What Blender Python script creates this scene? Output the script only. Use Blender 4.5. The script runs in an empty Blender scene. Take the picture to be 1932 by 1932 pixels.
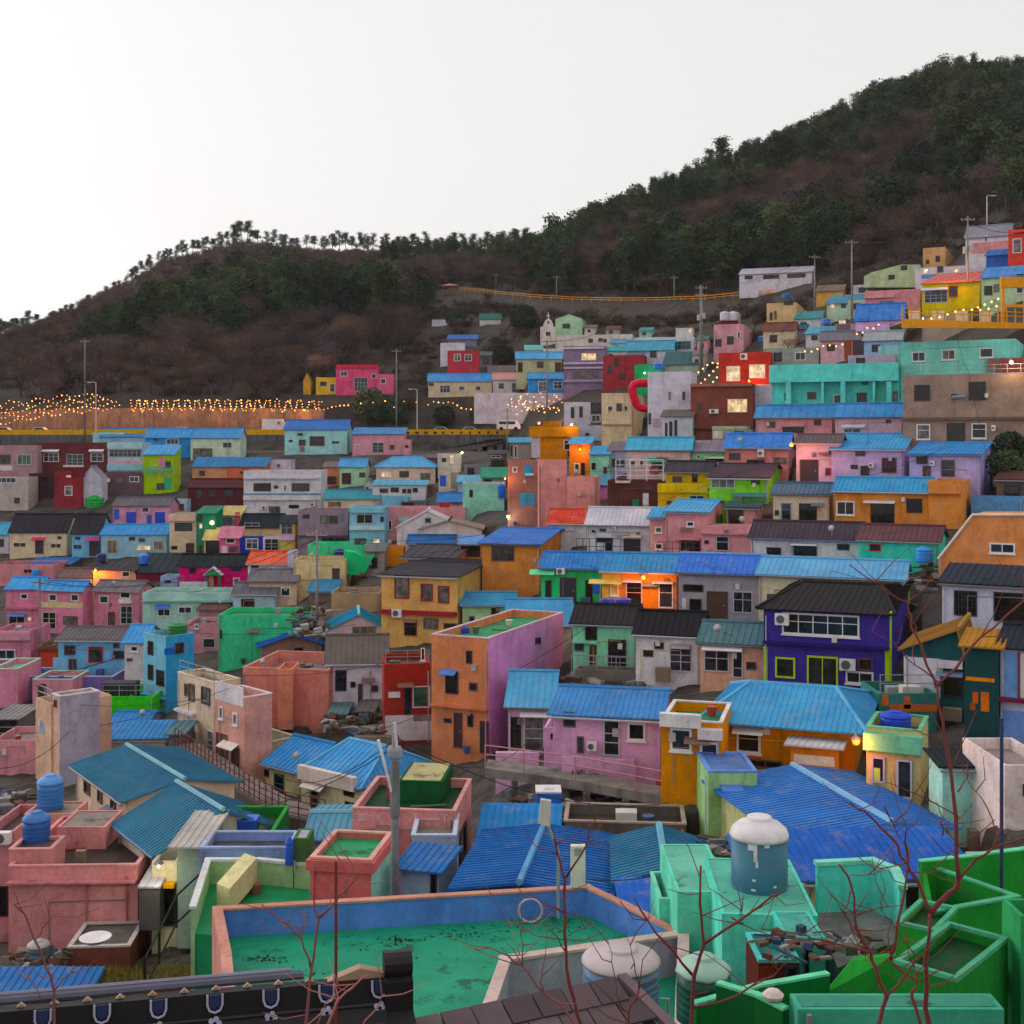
import bpy, math, random
import numpy as np
from mathutils import Vector, Matrix
random.seed(7)
rng = np.random.default_rng(11)
R = math.radians
SC = bpy.context.scene
COL = SC.collection

# ------------------------------------------------------------------ camera, sky, light, exposure
F = 2332.0            # focal length measured in 1932nds of the frame
VH = 830.0            # eye level
cd = bpy.data.cameras.new('camera')
cam = bpy.data.objects.new('camera', cd); COL.objects.link(cam)
cam.location = (0, 0, 0); cam.rotation_euler = (R(90), 0, 0)
cd.sensor_width = 36; cd.lens = 36 * F / 1932.0
cd.shift_y = -(966 - VH) / 1932.0
cd.clip_start = 0.1; cd.clip_end = 6000
SC.camera = cam

SUN_EL, SUN_ROT = 16.0, -58.0       # low veiled light from the left, ahead of the camera
W = bpy.data.worlds.new('World'); SC.world = W; W.use_nodes = True
nt = W.node_tree; nt.nodes.clear()
sky = nt.nodes.new('ShaderNodeTexSky'); sky.sky_type = 'NISHITA'; sky.sun_disc = False
sky.sun_elevation = R(SUN_EL); sky.sun_rotation = R(SUN_ROT)
sky.air_density = 1.0; sky.dust_density = 4.0; sky.ozone_density = 2.0; sky.altitude = 100
hs = nt.nodes.new('ShaderNodeHueSaturation'); hs.inputs['Saturation'].default_value = 0.16
bg = nt.nodes.new('ShaderNodeBackground'); bg.inputs['Strength'].default_value = 0.137
# thin even cloud veil: flattens the clear-sky gradient towards a pale grey
veil = nt.nodes.new('ShaderNodeMix'); veil.data_type = 'RGBA'; veil.inputs[0].default_value = 0.62
veil.inputs[7].default_value = (7.8, 7.45, 7.35, 1)
out = nt.nodes.new('ShaderNodeOutputWorld')
nt.links.new(sky.outputs[0], hs.inputs['Color'])
nt.links.new(hs.outputs[0], veil.inputs[6])
nt.links.new(veil.outputs[2], bg.inputs['Color'])
nt.links.new(bg.outputs[0], out.inputs['Surface'])

sl = bpy.data.lights.new('sun', 'SUN'); sl.energy = 0.6; sl.angle = R(90); sl.color = (1, 0.95, 0.9)
so = bpy.data.objects.new('sun', sl); COL.objects.link(so)
sd = Vector((math.sin(R(SUN_ROT)) * math.cos(R(SUN_EL)), math.cos(R(SUN_ROT)) * math.cos(R(SUN_EL)), math.sin(R(SUN_EL))))
so.rotation_euler = (-sd).to_track_quat('-Z', 'Y').to_euler()
so.location = (0, 0, 80)

SC.view_settings.view_transform = 'Standard'; SC.view_settings.look = 'None'
SC.view_settings.exposure = 0.12; SC.view_settings.gamma = 1.0
SC.render.engine = 'CYCLES'
SC.cycles.use_denoising = True; SC.cycles.use_adaptive_sampling = True; SC.cycles.adaptive_threshold = .025
SC.cycles.max_bounces = 5; SC.cycles.diffuse_bounces = 2; SC.cycles.glossy_bounces = 2
SC.cycles.transmission_bounces = 2; SC.cycles.volume_bounces = 0
SC.cycles.caustics_reflective = False; SC.cycles.caustics_refractive = False
SC.cycles.sample_clamp_indirect = 4.0

# ------------------------------------------------------------------ pixel helpers (1932-unit frame)
def P(u, v, d):
    return Vector(((u - 966) / F * d, d, (VH - v) / F * d))

_crop = (0.0, 0.0, 1.98758)
CROPS = dict(A1=(0, 2800, .53821), A2=(900, 2800, .53821), A3=(1900, 2800, .53821), A4=(2840, 2800, .53821),
             B1=(0, 2000, .5176), B2=(900, 2000, .5176), B3=(1900, 2000, .5176), B4=(2840, 2000, .5176),
             C1=(0, 1500, .36232), C2=(650, 1500, .36232), C3=(1300, 1500, .36232), C4=(1900, 1500, .36232),
             C5=(2500, 1500, .36232), C6=(3140, 1500, .36232), E1=(1600, 1000, .56936), E2=(2700, 700, .59006),
             FU=(0, 0, 1.98758), G1=(0, 700, .67288), G2=(1100, 600, .67288), G3=(2300, 100, .7971), K1=(600, 2600, .46584), K2=(3300, 2300, .36242))
def CROP(k):
    global _crop; _crop = CROPS[k]
def cu(x): return (_crop[0] + x * _crop[2]) * 0.503125
def cv(y): return (_crop[1] + y * _crop[2]) * 0.503125

# ------------------------------------------------------------------ terrain: height over (bearing, distance)
COLS = {
 -1500: [(1932,40),(1780,50),(1600,65),(1400,90),(1250,120),(1180,140),(1060,165),(965,185),(900,200),(850,215),(822,232),(775,252),(730,275),(690,310),(665,380),(655,440)],
 0:    [(1932,40),(1780,50),(1600,65),(1400,90),(1250,120),(1180,140),(1060,165),(965,185),(900,200),(850,215),(848,234.4),(824,237),(819,245),(775,247),(745,258),(700,300),(655,370),(640,450)],
 300:  [(1932,40),(1700,54),(1560,68),(1400,88),(1250,112),(1180,132),(1060,158),(965,182),(900,198),(850,213),(848,233.4),(822,236),(817,245),(770,247),(735,260),(650,310),(580,370),(530,470),(497,540)],
 600:  [(1932,40),(1560,66),(1400,82),(1320,92),(1230,105),(1190,112),(1100,130),(1050,145),(965,176),(900,195),(850,211),(848,231.4),(820,234),(815,243),(765,246),(740,256),(650,300),(560,360),(510,430),(480,580)],
 830:  [(1932,40),(1560,64),(1420,78),(1190,105),(1040,130),(965,160),(900,180),(852,198),(849,228.4),(820,231),(812,241),(790,242),(745,252),(700,262),(640,290),(580,330),(530,420),(480,580)],
 960: [(1932,39.5),(1545,61),(1400,75),(1190,100),(1040,122),(965,146),(900,166),(852,188),(848.5,222.5),(818,226),(808,236),(760,246),(700,258),(640,272),(585,305),(520,420),(473,550)],
 1000: [(1932,39),(1540,60),(1400,74),(1190,98),(1040,120),(965,142),(900,162),(852,180),(846,208),(800,214),(745,228),(690,243),(640,260),(590,290),(560,315),(508,420),(470,540)],
 1100: [(1932,38),(1520,56),(1490,58),(1310,76),(1180,90),(1115,98),(1040,110),(990,120),(900,145),(850,165),(800,188),(745,212),(690,235),(640,255),(600,280),(560,310),(485,370),(434,440)],
 1250: [(1932,35),(1510,53),(1300,73),(1180,86),(1060,100),(990,111),(900,132),(850,150),(800,168),(745,190),(690,212),(640,234),(600,258),(560,285),(465,360),(374,430)],
 1400: [(1932,32),(1500,50),(1470,52),(1280,72),(1180,82),(1060,95),(990,104),(950,110),(895,122),(850,135),(830,142),(780,155),(700,180),(640,205),(600,232),(560,262),(500,300),(405,360),(312,430)],
 1790: [(1932,29),(1500,48),(1300,64.5),(1180,75),(1060,87),(990,95),(930,103),(860,112.5),(740,131),(650,147),(600,161),(560,176),(520,192),(480,212),(430,245),(300,315),(150,405)],
 450: [(1932,40),(1620,60),(1560,67),(1400,85),(1300,98),(1230,110),(1185,121),(1080,144),(965,179),(900,196),(850,212),(848,232.4),(821,235),(816,244),(767,247),(737,258),(650,305),(560,362),(505,440),(458,560)],
 1650: [(1932,30),(1500,50),(1300,67),(1180,78),(1110,85),(1060,90),(990,98),(930,106),(860,117),(775,132),(650,162),(600,185),(560,208),(520,235),(450,280),(305,350),(202,410)],
 1932: [(1932,28),(1500,46),(1300,62),(1180,72),(990,92),(930,100),(860,108),(700,124),(560,146),(500,162),(450,180),(400,212),(305,280),(152,400)],
 3000: [(1932,28),(1500,46),(1300,62),(1180,72),(990,92),(930,100),(860,108),(700,124),(560,146),(500,162),(450,180),(400,212),(300,280),(60,400)],
}
CU = sorted(COLS)
DS = np.concatenate([np.array([0., 3.]), np.geomspace(6, 700, 430), np.array([760., 840.])])
ZT = []
for c in CU:
    dd = [0., 4., 10., 18.]; zz = [-1.7, -3.6, -7.5, -11.5]
    for v, d in COLS[c]:
        dd.append(float(d)); zz.append((VH - v) / F * d)
    top = zz[-1]
    dd += [dd[-1] + 25, dd[-1] + 200, 900.]; zz += [top + 1, top - 45, -40.]
    ZT.append(np.interp(DS, dd, zz))
ZT = np.array(ZT)
def zcol(u):
    u = min(max(u, CU[0]), CU[-1]); i = 0
    while i < len(CU) - 2 and CU[i + 1] < u: i += 1
    t = (u - CU[i]) / (CU[i + 1] - CU[i])
    return ZT[i] * (1 - t) + ZT[i + 1] * t
def gz(u, d):
    return float(np.interp(d, DS, zcol(u)))
def gzxy(x, y):
    return gz(966 + F * x / y, y)
def DT(u, v):
    z = zcol(u); vv = VH - F * z / np.maximum(DS, .1)
    for i in range(len(DS) - 1):
        if DS[i] > 20 and vv[i + 1] <= v:
            a, b = vv[i], vv[i + 1]
            t = 0 if a <= v or a == b else (a - v) / (a - b)
            return float(DS[i] + (DS[i + 1] - DS[i]) * t)
    return 400.0

# ------------------------------------------------------------------ mesh helpers
class MB:
    def __init__(s): s.v = []; s.f = []
    def quad(s, a, b, c, d):
        n = len(s.v); s.v += [tuple(a), tuple(b), tuple(c), tuple(d)]; s.f.append((n, n+1, n+2, n+3)); return s
    def poly(s, pts):
        n = len(s.v); s.v += [tuple(p) for p in pts]; s.f.append(tuple(range(n, n + len(pts)))); return s
    def box(s, x0, y0, z0, x1, y1, z1):
        n = len(s.v)
        s.v += [(x0,y0,z0),(x1,y0,z0),(x1,y1,z0),(x0,y1,z0),(x0,y0,z1),(x1,y0,z1),(x1,y1,z1),(x0,y1,z1)]
        for f in ((0,3,2,1),(4,5,6,7),(0,1,5,4),(1,2,6,5),(2,3,7,6),(3,0,4,7)): s.f.append(tuple(n+i for i in f))
        return s
    def extr(s, pts, off):            # closed prism: polygon pts swept by off
        n = len(s.v); k = len(pts); off = Vector(off)
        s.v += [tuple(p) for p in pts] + [tuple(Vector(p) + off) for p in pts]
        s.f.append(tuple(n + i for i in range(k))[::-1]); s.f.append(tuple(n + k + i for i in range(k)))
        for i in range(k):
            j = (i + 1) % k; s.f.append((n+i, n+j, n+k+j, n+k+i))
        return s
    def tube(s, pts, rad, seg=6, cap=True):
        pts = [Vector(p) for p in pts]; k = len(pts)
        rads = rad if isinstance(rad, (list, tuple)) else [rad] * k
        n = len(s.v); prev = None
        for i, p in enumerate(pts):
            t = (pts[min(i+1, k-1)] - pts[max(i-1, 0)]).normalized()
            if prev is None:
                a = t.orthogonal().normalized()
            else:
                a = (prev - t * prev.dot(t)); a = a.normalized() if a.length > 1e-6 else t.orthogonal().normalized()
            prev = a; b = t.cross(a)
            for j in range(seg):
                q = 2 * math.pi * j / seg
                s.v.append(tuple(p + (a * math.cos(q) + b * math.sin(q)) * rads[i]))
        for i in range(k - 1):
            for j in range(seg):
                j2 = (j + 1) % seg
                s.f.append((n+i*seg+j, n+i*seg+j2, n+(i+1)*seg+j2, n+(i+1)*seg+j))
        if cap:
            s.f.append(tuple(n + j for j in range(seg))[::-1]); s.f.append(tuple(n + (k-1)*seg + j for j in range(seg)))
        return s
    def lathe(s, prof, seg=20, c=(0, 0, 0)):
        n = len(s.v); k = len(prof)
        for r, z in prof:
            for j in range(seg):
                q = 2 * math.pi * j / seg
                s.v.append((c[0] + r * math.cos(q), c[1] + r * math.sin(q), c[2] + z))
        for i in range(k - 1):
            for j in range(seg):
                j2 = (j + 1) % seg
                s.f.append((n+i*seg+j, n+i*seg+j2, n+(i+1)*seg+j2, n+(i+1)*seg+j))
        s.f.append(tuple(n + j for j in range(seg))[::-1]); s.f.append(tuple(n + (k-1)*seg + j for j in range(seg)))
        return s
    def mesh(s, name, mat, smooth=False):
        me = bpy.data.meshes.new(name); me.from_pydata(s.v, [], s.f)
        if mat is not None: me.materials.append(mat)
        if smooth:
            for p in me.polygons: p.use_smooth = True
        return me
    def build(s, name, mat, parent=None, smooth=False, loc=None, rz=0):
        o = bpy.data.objects.new(name, s.mesh(name, mat, smooth)); COL.objects.link(o)
        if parent is not None: o.parent = parent
        if loc is not None: o.location = loc
        if rz: o.rotation_euler = (0, 0, rz)
        return o
def obj_from(me, name, parent=None, loc=None, rz=0, sc=None):
    o = bpy.data.objects.new(name, me); COL.objects.link(o)
    if parent is not None: o.parent = parent
    if loc is not None: o.location = loc
    if rz: o.rotation_euler = (0, 0, rz)
    if sc is not None: o.scale = sc
    return o
def empty(name, loc, rz=0):
    o = bpy.data.objects.new(name, None); COL.objects.link(o); o.location = loc; o.rotation_euler = (0, 0, rz); o.empty_display_size = .2
    return o
def tag(o, label=None, cat=None, group=None, kind=None):
    if label: o['label'] = label
    if cat: o['category'] = cat
    if group: o['group'] = group
    if kind: o['kind'] = kind
    elif cat: o['kind'] = 'thing'
    return o

# ------------------------------------------------------------------ materials
GAIN = 1.75
def lin(c): return c / 12.92 if c <= .04045 else ((c + .055) / 1.055) ** 2.4
def hexlin(h): return [lin(int(h[i:i+2], 16) / 255.) for i in (0, 2, 4)]
def alb(h, gain=None, sat=1.04):
    """seen colour -> paint colour under this evening's light"""
    c = [x * (gain or GAIN) for x in hexlin(h)]
    l = .3 * c[0] + .55 * c[1] + .15 * c[2]; c = [l + (x - l) * sat for x in c]
    m = max(c)
    if m > .82: c = [x * .82 / m for x in c]
    return c
_M = {}
def _mat(key):
    m = bpy.data.materials.new(key); m.use_nodes = True
    return m, m.node_tree, m.node_tree.nodes['Principled BSDF']
def _n(t, k, **kw):
    n = t.nodes.new(k)
    for a, b in kw.items(): setattr(n, a, b)
    return n
def _noise(t, co, scale, detail=4, rough=.6, sc=None):
    if sc is not None:
        mp = _n(t, 'ShaderNodeMapping'); mp.inputs['Scale'].default_value = sc
        t.links.new(co, mp.inputs['Vector']); co = mp.outputs[0]
    n = _n(t, 'ShaderNodeTexNoise'); n.inputs['Scale'].default_value = scale; n.inputs['Detail'].default_value = detail
    n.inputs['Roughness'].default_value = rough
    t.links.new(co, n.inputs['Vector']); return n.outputs['Fac']
def _ramp(t, fac, p0, c0, p1, c1):
    r = _n(t, 'ShaderNodeValToRGB'); e = r.color_ramp.elements
    e[0].position = p0; e[0].color = (*c0, 1) if len(c0) == 3 else c0
    e[1].position = p1; e[1].color = (*c1, 1) if len(c1) == 3 else c1
    t.links.new(fac, r.inputs[0]); return r.outputs[0]
def _mul(t, a, b, f=1.0, mode='MULTIPLY'):
    m = _n(t, 'ShaderNodeMix', data_type='RGBA', blend_type=mode); m.inputs[0].default_value = f
    for s, x in ((6, a), (7, b)):
        if hasattr(x, 'links') or hasattr(x, 'is_linked'): t.links.new(x, m.inputs[s])
        else: m.inputs[s].default_value = (*x, 1)
    return m.outputs[2]
def _mixf(t, fac, a, b):
    m = _n(t, 'ShaderNodeMix', data_type='RGBA'); t.links.new(fac, m.inputs[0])
    for s, x in ((6, a), (7, b)):
        if hasattr(x, 'is_linked'): t.links.new(x, m.inputs[s])
        else: m.inputs[s].default_value = (*x, 1)
    return m.outputs[2]
def _coords(t):
    co = _n(t, 'ShaderNodeTexCoord'); oi = _n(t, 'ShaderNodeObjectInfo')
    ad = _n(t, 'ShaderNodeVectorMath', operation='ADD')
    mu = _n(t, 'ShaderNodeMath', operation='MULTIPLY'); mu.inputs[1].default_value = 57.0
    t.links.new(oi.outputs['Random'], mu.inputs[0])
    t.links.new(co.outputs['Object'], ad.inputs[0]); t.links.new(mu.outputs[0], ad.inputs[1])
    return ad.outputs[0]
def _bump(t, fac, bs, strength=.3, dist=.02):
    b = _n(t, 'ShaderNodeBump'); b.inputs['Strength'].default_value = strength; b.inputs['Distance'].default_value = dist
    t.links.new(fac, b.inputs['Height']); t.links.new(b.outputs[0], bs.inputs['Normal'])

def wall(h, kind='plaster'):
    k = ('wall', h, kind)
    if k in _M: return _M[k]
    m, t, bs = _mat('wall_paint_' + h); c = alb(h)
    co = _coords(t)
    big = _noise(t, co, .7, 6, .7)
    base = _mul(t, c, _ramp(t, big, .32, (.70, .69, .69), .66, (1.08, 1.08, 1.07)))
    streak = _noise(t, co, 1.0, 5, .7, (1.5, 1.5, .3))
    base = _mul(t, base, _ramp(t, streak, .28, (.55, .51, .49), .47, (1, 1, 1)), .65)
    lum = sum(c) / 3
    patch = _ramp(t, _noise(t, co, .9, 3, .5, (1, 1, 1.4)), .60, (0, 0, 0), .63, (.32, .32, .32))
    base = _mixf(t, patch, base, [x * .55 + lum * .35 for x in c])
    fine = _noise(t, co, 6., 6, .75)
    base = _mul(t, base, _ramp(t, fine, .3, (.82, .81, .80), .7, (1.08, 1.08, 1.08)))
    if kind == 'brick':
        bt = _n(t, 'ShaderNodeTexBrick'); bt.inputs['Scale'].default_value = 3.4; bt.inputs['Mortar Size'].default_value = .018
        bt.inputs['Color1'].default_value = (1, 1, 1, 1); bt.inputs['Color2'].default_value = (.68, .66, .66, 1); bt.inputs['Mortar'].default_value = (1.25, 1.2, 1.15, 1)
        sx = _n(t, 'ShaderNodeSeparateXYZ'); cx = _n(t, 'ShaderNodeCombineXYZ'); aa = _n(t, 'ShaderNodeMath', operation='ADD')
        t.links.new(co, sx.inputs[0]); t.links.new(sx.outputs[0], aa.inputs[0]); t.links.new(sx.outputs[1], aa.inputs[1])
        t.links.new(aa.outputs[0], cx.inputs[0]); t.links.new(sx.outputs[2], cx.inputs[1]); t.links.new(cx.outputs[0], bt.inputs['Vector'])
        base = _mul(t, base, bt.outputs[0], .8)
    t.links.new(base, bs.inputs['Base Color'])
    bs.inputs['Roughness'].default_value = .88; bs.inputs['Specular IOR Level'].default_value = .1
    _bump(t, _noise(t, co, 9, 4), bs, .25, .03)
    _M[k] = m; return m
def paint(h, rough=.5, metal=0., gain=None):
    k = ('paint', h, rough, metal, gain)
    if k in _M: return _M[k]
    m, t, bs = _mat('paint_' + h); c = alb(h, gain); co = _coords(t)
    base = _mul(t, c, _ramp(t, _noise(t, co, 1.7, 5, .7), .3, (.78, .77, .76), .7, (1.06, 1.06, 1.06)))
    t.links.new(base, bs.inputs['Base Color']); bs.inputs['Roughness'].default_value = rough; bs.inputs['Metallic'].default_value = metal; bs.inputs['Specular IOR Level'].default_value = .22
    _M[k] = m; return m
def roofmat(h):
    k = ('roof', h)
    if k in _M: return _M[k]
    m, t, bs = _mat('roof_sheet_' + h); c = alb(h, GAIN * .58, 1.0); co = _coords(t)
    if c[2] > 1.25 * c[0] and c[2] >= c[1]: c = [c[0] * .62, min(c[1] * 1.08, c[2]), c[2]]      # the sheets are a greenish cobalt
    base = _mul(t, c, _ramp(t, _noise(t, co, .45, 7, .75), .3, (.62, .66, .72), .7, (1.16, 1.13, 1.08)))
    dirt = _noise(t, co, 1.3, 6, .75)
    lumi = .02 + .5 * max(c)
    base = _mixf(t, _ramp(t, dirt, .52, (0, 0, 0), .72, (.5, .5, .5)), base, (lumi * 1.0, lumi * .95, lumi * .92))
    t.links.new(base, bs.inputs['Base Color'])
    bs.inputs['Roughness'].default_value = .75; bs.inputs['Specular IOR Level'].default_value = .12
    _bump(t, _noise(t, co, 5, 4), bs, .2, .03)
    _M[k] = m; return m
def floormat(h):                     # painted waterproof roof deck, peeling and puddled
    k = ('deck', h)
    if k in _M: return _M[k]
    m, t, bs = _mat('deck_paint_' + h); c = alb(h, GAIN * .56); co = _coords(t)
    base = _mul(t, c, _ramp(t, _noise(t, co, .8, 6, .7), .3, (.62, .68, .68), .7, (1.15, 1.12, 1.12)))
    base = _mixf(t, _ramp(t, _noise(t, co, 1.1, 7, .75),   .56, (0, 0, 0), .62, (.9, .9, .9)), base, [x * .28 + .008 for x in c])
    t.links.new(base, bs.inputs['Base Color']); bs.inputs['Roughness'].default_value = .6; bs.inputs['Specular IOR Level'].default_value = .15
    _M[k] = m; return m
def glass(tint=(.018, .022, .028)):
    k = ('glass', tint)
    if k in _M: return _M[k]
    m, t, bs = _mat('window_glass'); co = _coords(t)
    t.links.new(_mul(t, tint, _ramp(t, _noise(t, co, 1.3, 2), .35, (.5, .5, .5), .65, (2.2, 2.1, 2.0))), bs.inputs['Base Color'])
    bs.inputs['Roughness'].default_value = .12; bs.inputs['Specular IOR Level'].default_value = .5
    _M[k] = m; return m
def glow(h, s):
    k = ('glow', h, s)
    if k in _M: return _M[k]
    m, t, bs = _mat('lit_' + h); c = hexlin(h)
    bs.inputs['Base Color'].default_value = (*c, 1)
    bs.inputs['Emission Color'].default_value = (*c, 1); bs.inputs['Emission Strength'].default_value = s
    _M[k] = m; return m
def litpane(h, s):
    k = ('litpane', h, s)
    if k in _M: return _M[k]
    m, t, bs = _mat('lit_room_' + h); c = hexlin(h); co = _coords(t)
    e = _mul(t, c, _ramp(t, _noise(t, co, 1.6, 3), .35, (.35, .32, .3), .65, (1.2, 1.15, 1.1)))
    t.links.new(e, bs.inputs['Emission Color']); bs.inputs['Emission Strength'].default_value = s
    bs.inputs['Base Color'].default_value = (.1, .1, .1, 1)
    _M[k] = m; return m
def ground_mat():
    m, t, bs = _mat('ground'); g = _n(t, 'ShaderNodeNewGeometry'); co = g.outputs['Position']
    a = _ramp(t, _noise(t, co, .22, 8, .7), .3, (.030, .024, .021), .7, (.085, .072, .062))
    a = _mul(t, a, _ramp(t, _noise(t, co, 2.1, 6, .7), .3, (.6, .6, .6), .7, (1.25, 1.22, 1.2)))
    sx = _n(t, 'ShaderNodeSeparateXYZ'); t.links.new(co, sx.inputs[0])
    mr = _n(t, 'ShaderNodeMapRange'); mr.inputs[1].default_value = 0; mr.inputs[2].default_value = 6; mr.inputs[3].default_value = 1; mr.inputs[4].default_value = 0; t.links.new(sx.outputs[2], mr.inputs[0])
    a = _mul(t, a, (.80, .68, .60))
    pav = _mul(t, _ramp(t, _noise(t, co, .5, 4, .6), .46, (0, 0, 0), .56, (.7, .7, .7)), mr.outputs[0])
    a = _mixf(t, pav, a, _mul(t, (.085, .076, .07), _ramp(t, _noise(t, co, 4, 6, .7), .3, (.6, .6, .6), .7, (1.2, 1.2, 1.2))))
    t.links.new(a, bs.inputs['Base Color']); bs.inputs['Roughness'].default_value = .95
    _bump(t, _noise(t, co, 1.5, 6), bs, .6, .15); return m
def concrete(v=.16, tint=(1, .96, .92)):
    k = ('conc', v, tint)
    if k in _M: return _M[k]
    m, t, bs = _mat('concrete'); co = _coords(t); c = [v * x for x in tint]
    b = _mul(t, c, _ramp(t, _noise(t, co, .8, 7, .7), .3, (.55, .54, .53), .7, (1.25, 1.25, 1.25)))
    b = _mul(t, b, _ramp(t, _noise(t, co, 1.0, 5, .7, (1.6, 1.6, .18)), .32, (.5, .48, .46), .55, (1, 1, 1)))
    t.links.new(b, bs.inputs['Base Color']); bs.inputs['Roughness'].default_value = .9
    _bump(t, _noise(t, co, 6, 5), bs, .3, .03); _M[k] = m; return m
GLASS = glass(); VOID = glass((.010, .009, .009)); CURT = glass((.10, .095, .09)); GREENGL = glass((.02, .07, .05))  # VOID also paints the shade inside open doorways and holes near-black
WHITE = paint('d8d5d8', .5); DARKF = paint('3a3034', .6); BROWNF = paint('5a3a34', .6); SILVER = paint('a5a5aa', .4)
BLACK = paint('1c1a1e', .6); RUST = paint('5a2c24', .8); STEEL = paint('77787c', .5)

# ------------------------------------------------------------------ terrain mesh
def build_terrain():
    us = np.concatenate([np.arange(-1500, -100, 100), np.arange(-100, 2040, 20), np.arange(2040, 3001, 120)])
    rows = []
    nz = np.random.default_rng(3)
    verts = []
    for u in us:
        z = zcol(u)
        for j, d in enumerate(DS):
            jit = nz.normal(0, .07) if d > 20 else 0
            verts.append(((u - 966) / F * d, d, z[j] - .25 + jit))
    # cut a level bench for every house, out to its doorstep
    V = np.array(verts)
    for h in HOUSES:
        dx = V[:, 0] - h.O.x; dy = V[:, 1] - h.O.y
        lx = dx * h.X.x + dy * h.X.y; ly = dx * h.Y.x + dy * h.Y.y
        m = (lx > -.9) & (lx < h.w + .9) & (ly > -2.2) & (ly < h.D * .8)
        V[m, 2] = np.minimum(V[m, 2], h.O.z - .12)
    verts = [tuple(v) for v in V]
    n = len(DS); faces = []
    for i in range(len(us) - 1):
        for j in range(n - 1):
            a = i * n + j
            faces.append((a, a + n, a + n + 1, a + 1))
    me = bpy.data.meshes.new('terrain'); me.from_pydata(verts, [], faces); me.materials.append(ground_mat())
    o = bpy.data.objects.new('terrain', me); COL.objects.link(o); tag(o, kind='structure')
    b = MB().quad((-600, -40, -41), (900, -40, -41), (900, 880, -41), (-600, 880, -41)).build('ground', ground_mat()); tag(b, kind='structure')
# ------------------------------------------------------------------ houses
HOUSES = []
class House: pass

def slope(mb, A, B, C, Dp, th=.07, rib=0., rw=.045, rh=.035, il=0., ir=0.):
    """roof sheet: eave A-B, top Dp-C; raised ribs run from eave to top (il, ir: how far the hips cut in)"""
    A, B, C, Dp = map(Vector, (A, B, C, Dp))
    n = (B - A).cross(Dp - A).normalized()
    if n.z < 0: n = -n
    mb.extr([A - n*th, B - n*th, C - n*th, Dp - n*th], n * th)
    if rib > 0:
        e = B - A; L = e.length; ex = e.normalized()
        up = ((C + Dp) / 2 - (A + B) / 2); up = up - ex * up.dot(ex); T = up.length; up = up.normalized()
        k = max(2, int(L / rib))
        for i in range(k + 1):
            s = min(max(L * i / k, rw), L - rw)
            fr = 1.0
            if il > .01: fr = min(fr, s / il)
            if ir > .01: fr = min(fr, (L - s) / ir)
            sk = (Dp - A).dot(ex)
            t = T * fr
            if t < .15: continue
            p = A + ex * s; 
            if il < .01 and abs(sk) > .01: q = p + up * t + ex * sk * fr
            else: q = p + up * t
            a, b = p - ex * rw / 2, p + ex * rw / 2
            c, d = q + ex * rw / 2, q - ex * rw / 2
            mb.extr([a, b, c, d], n * rh)
    return n

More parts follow.
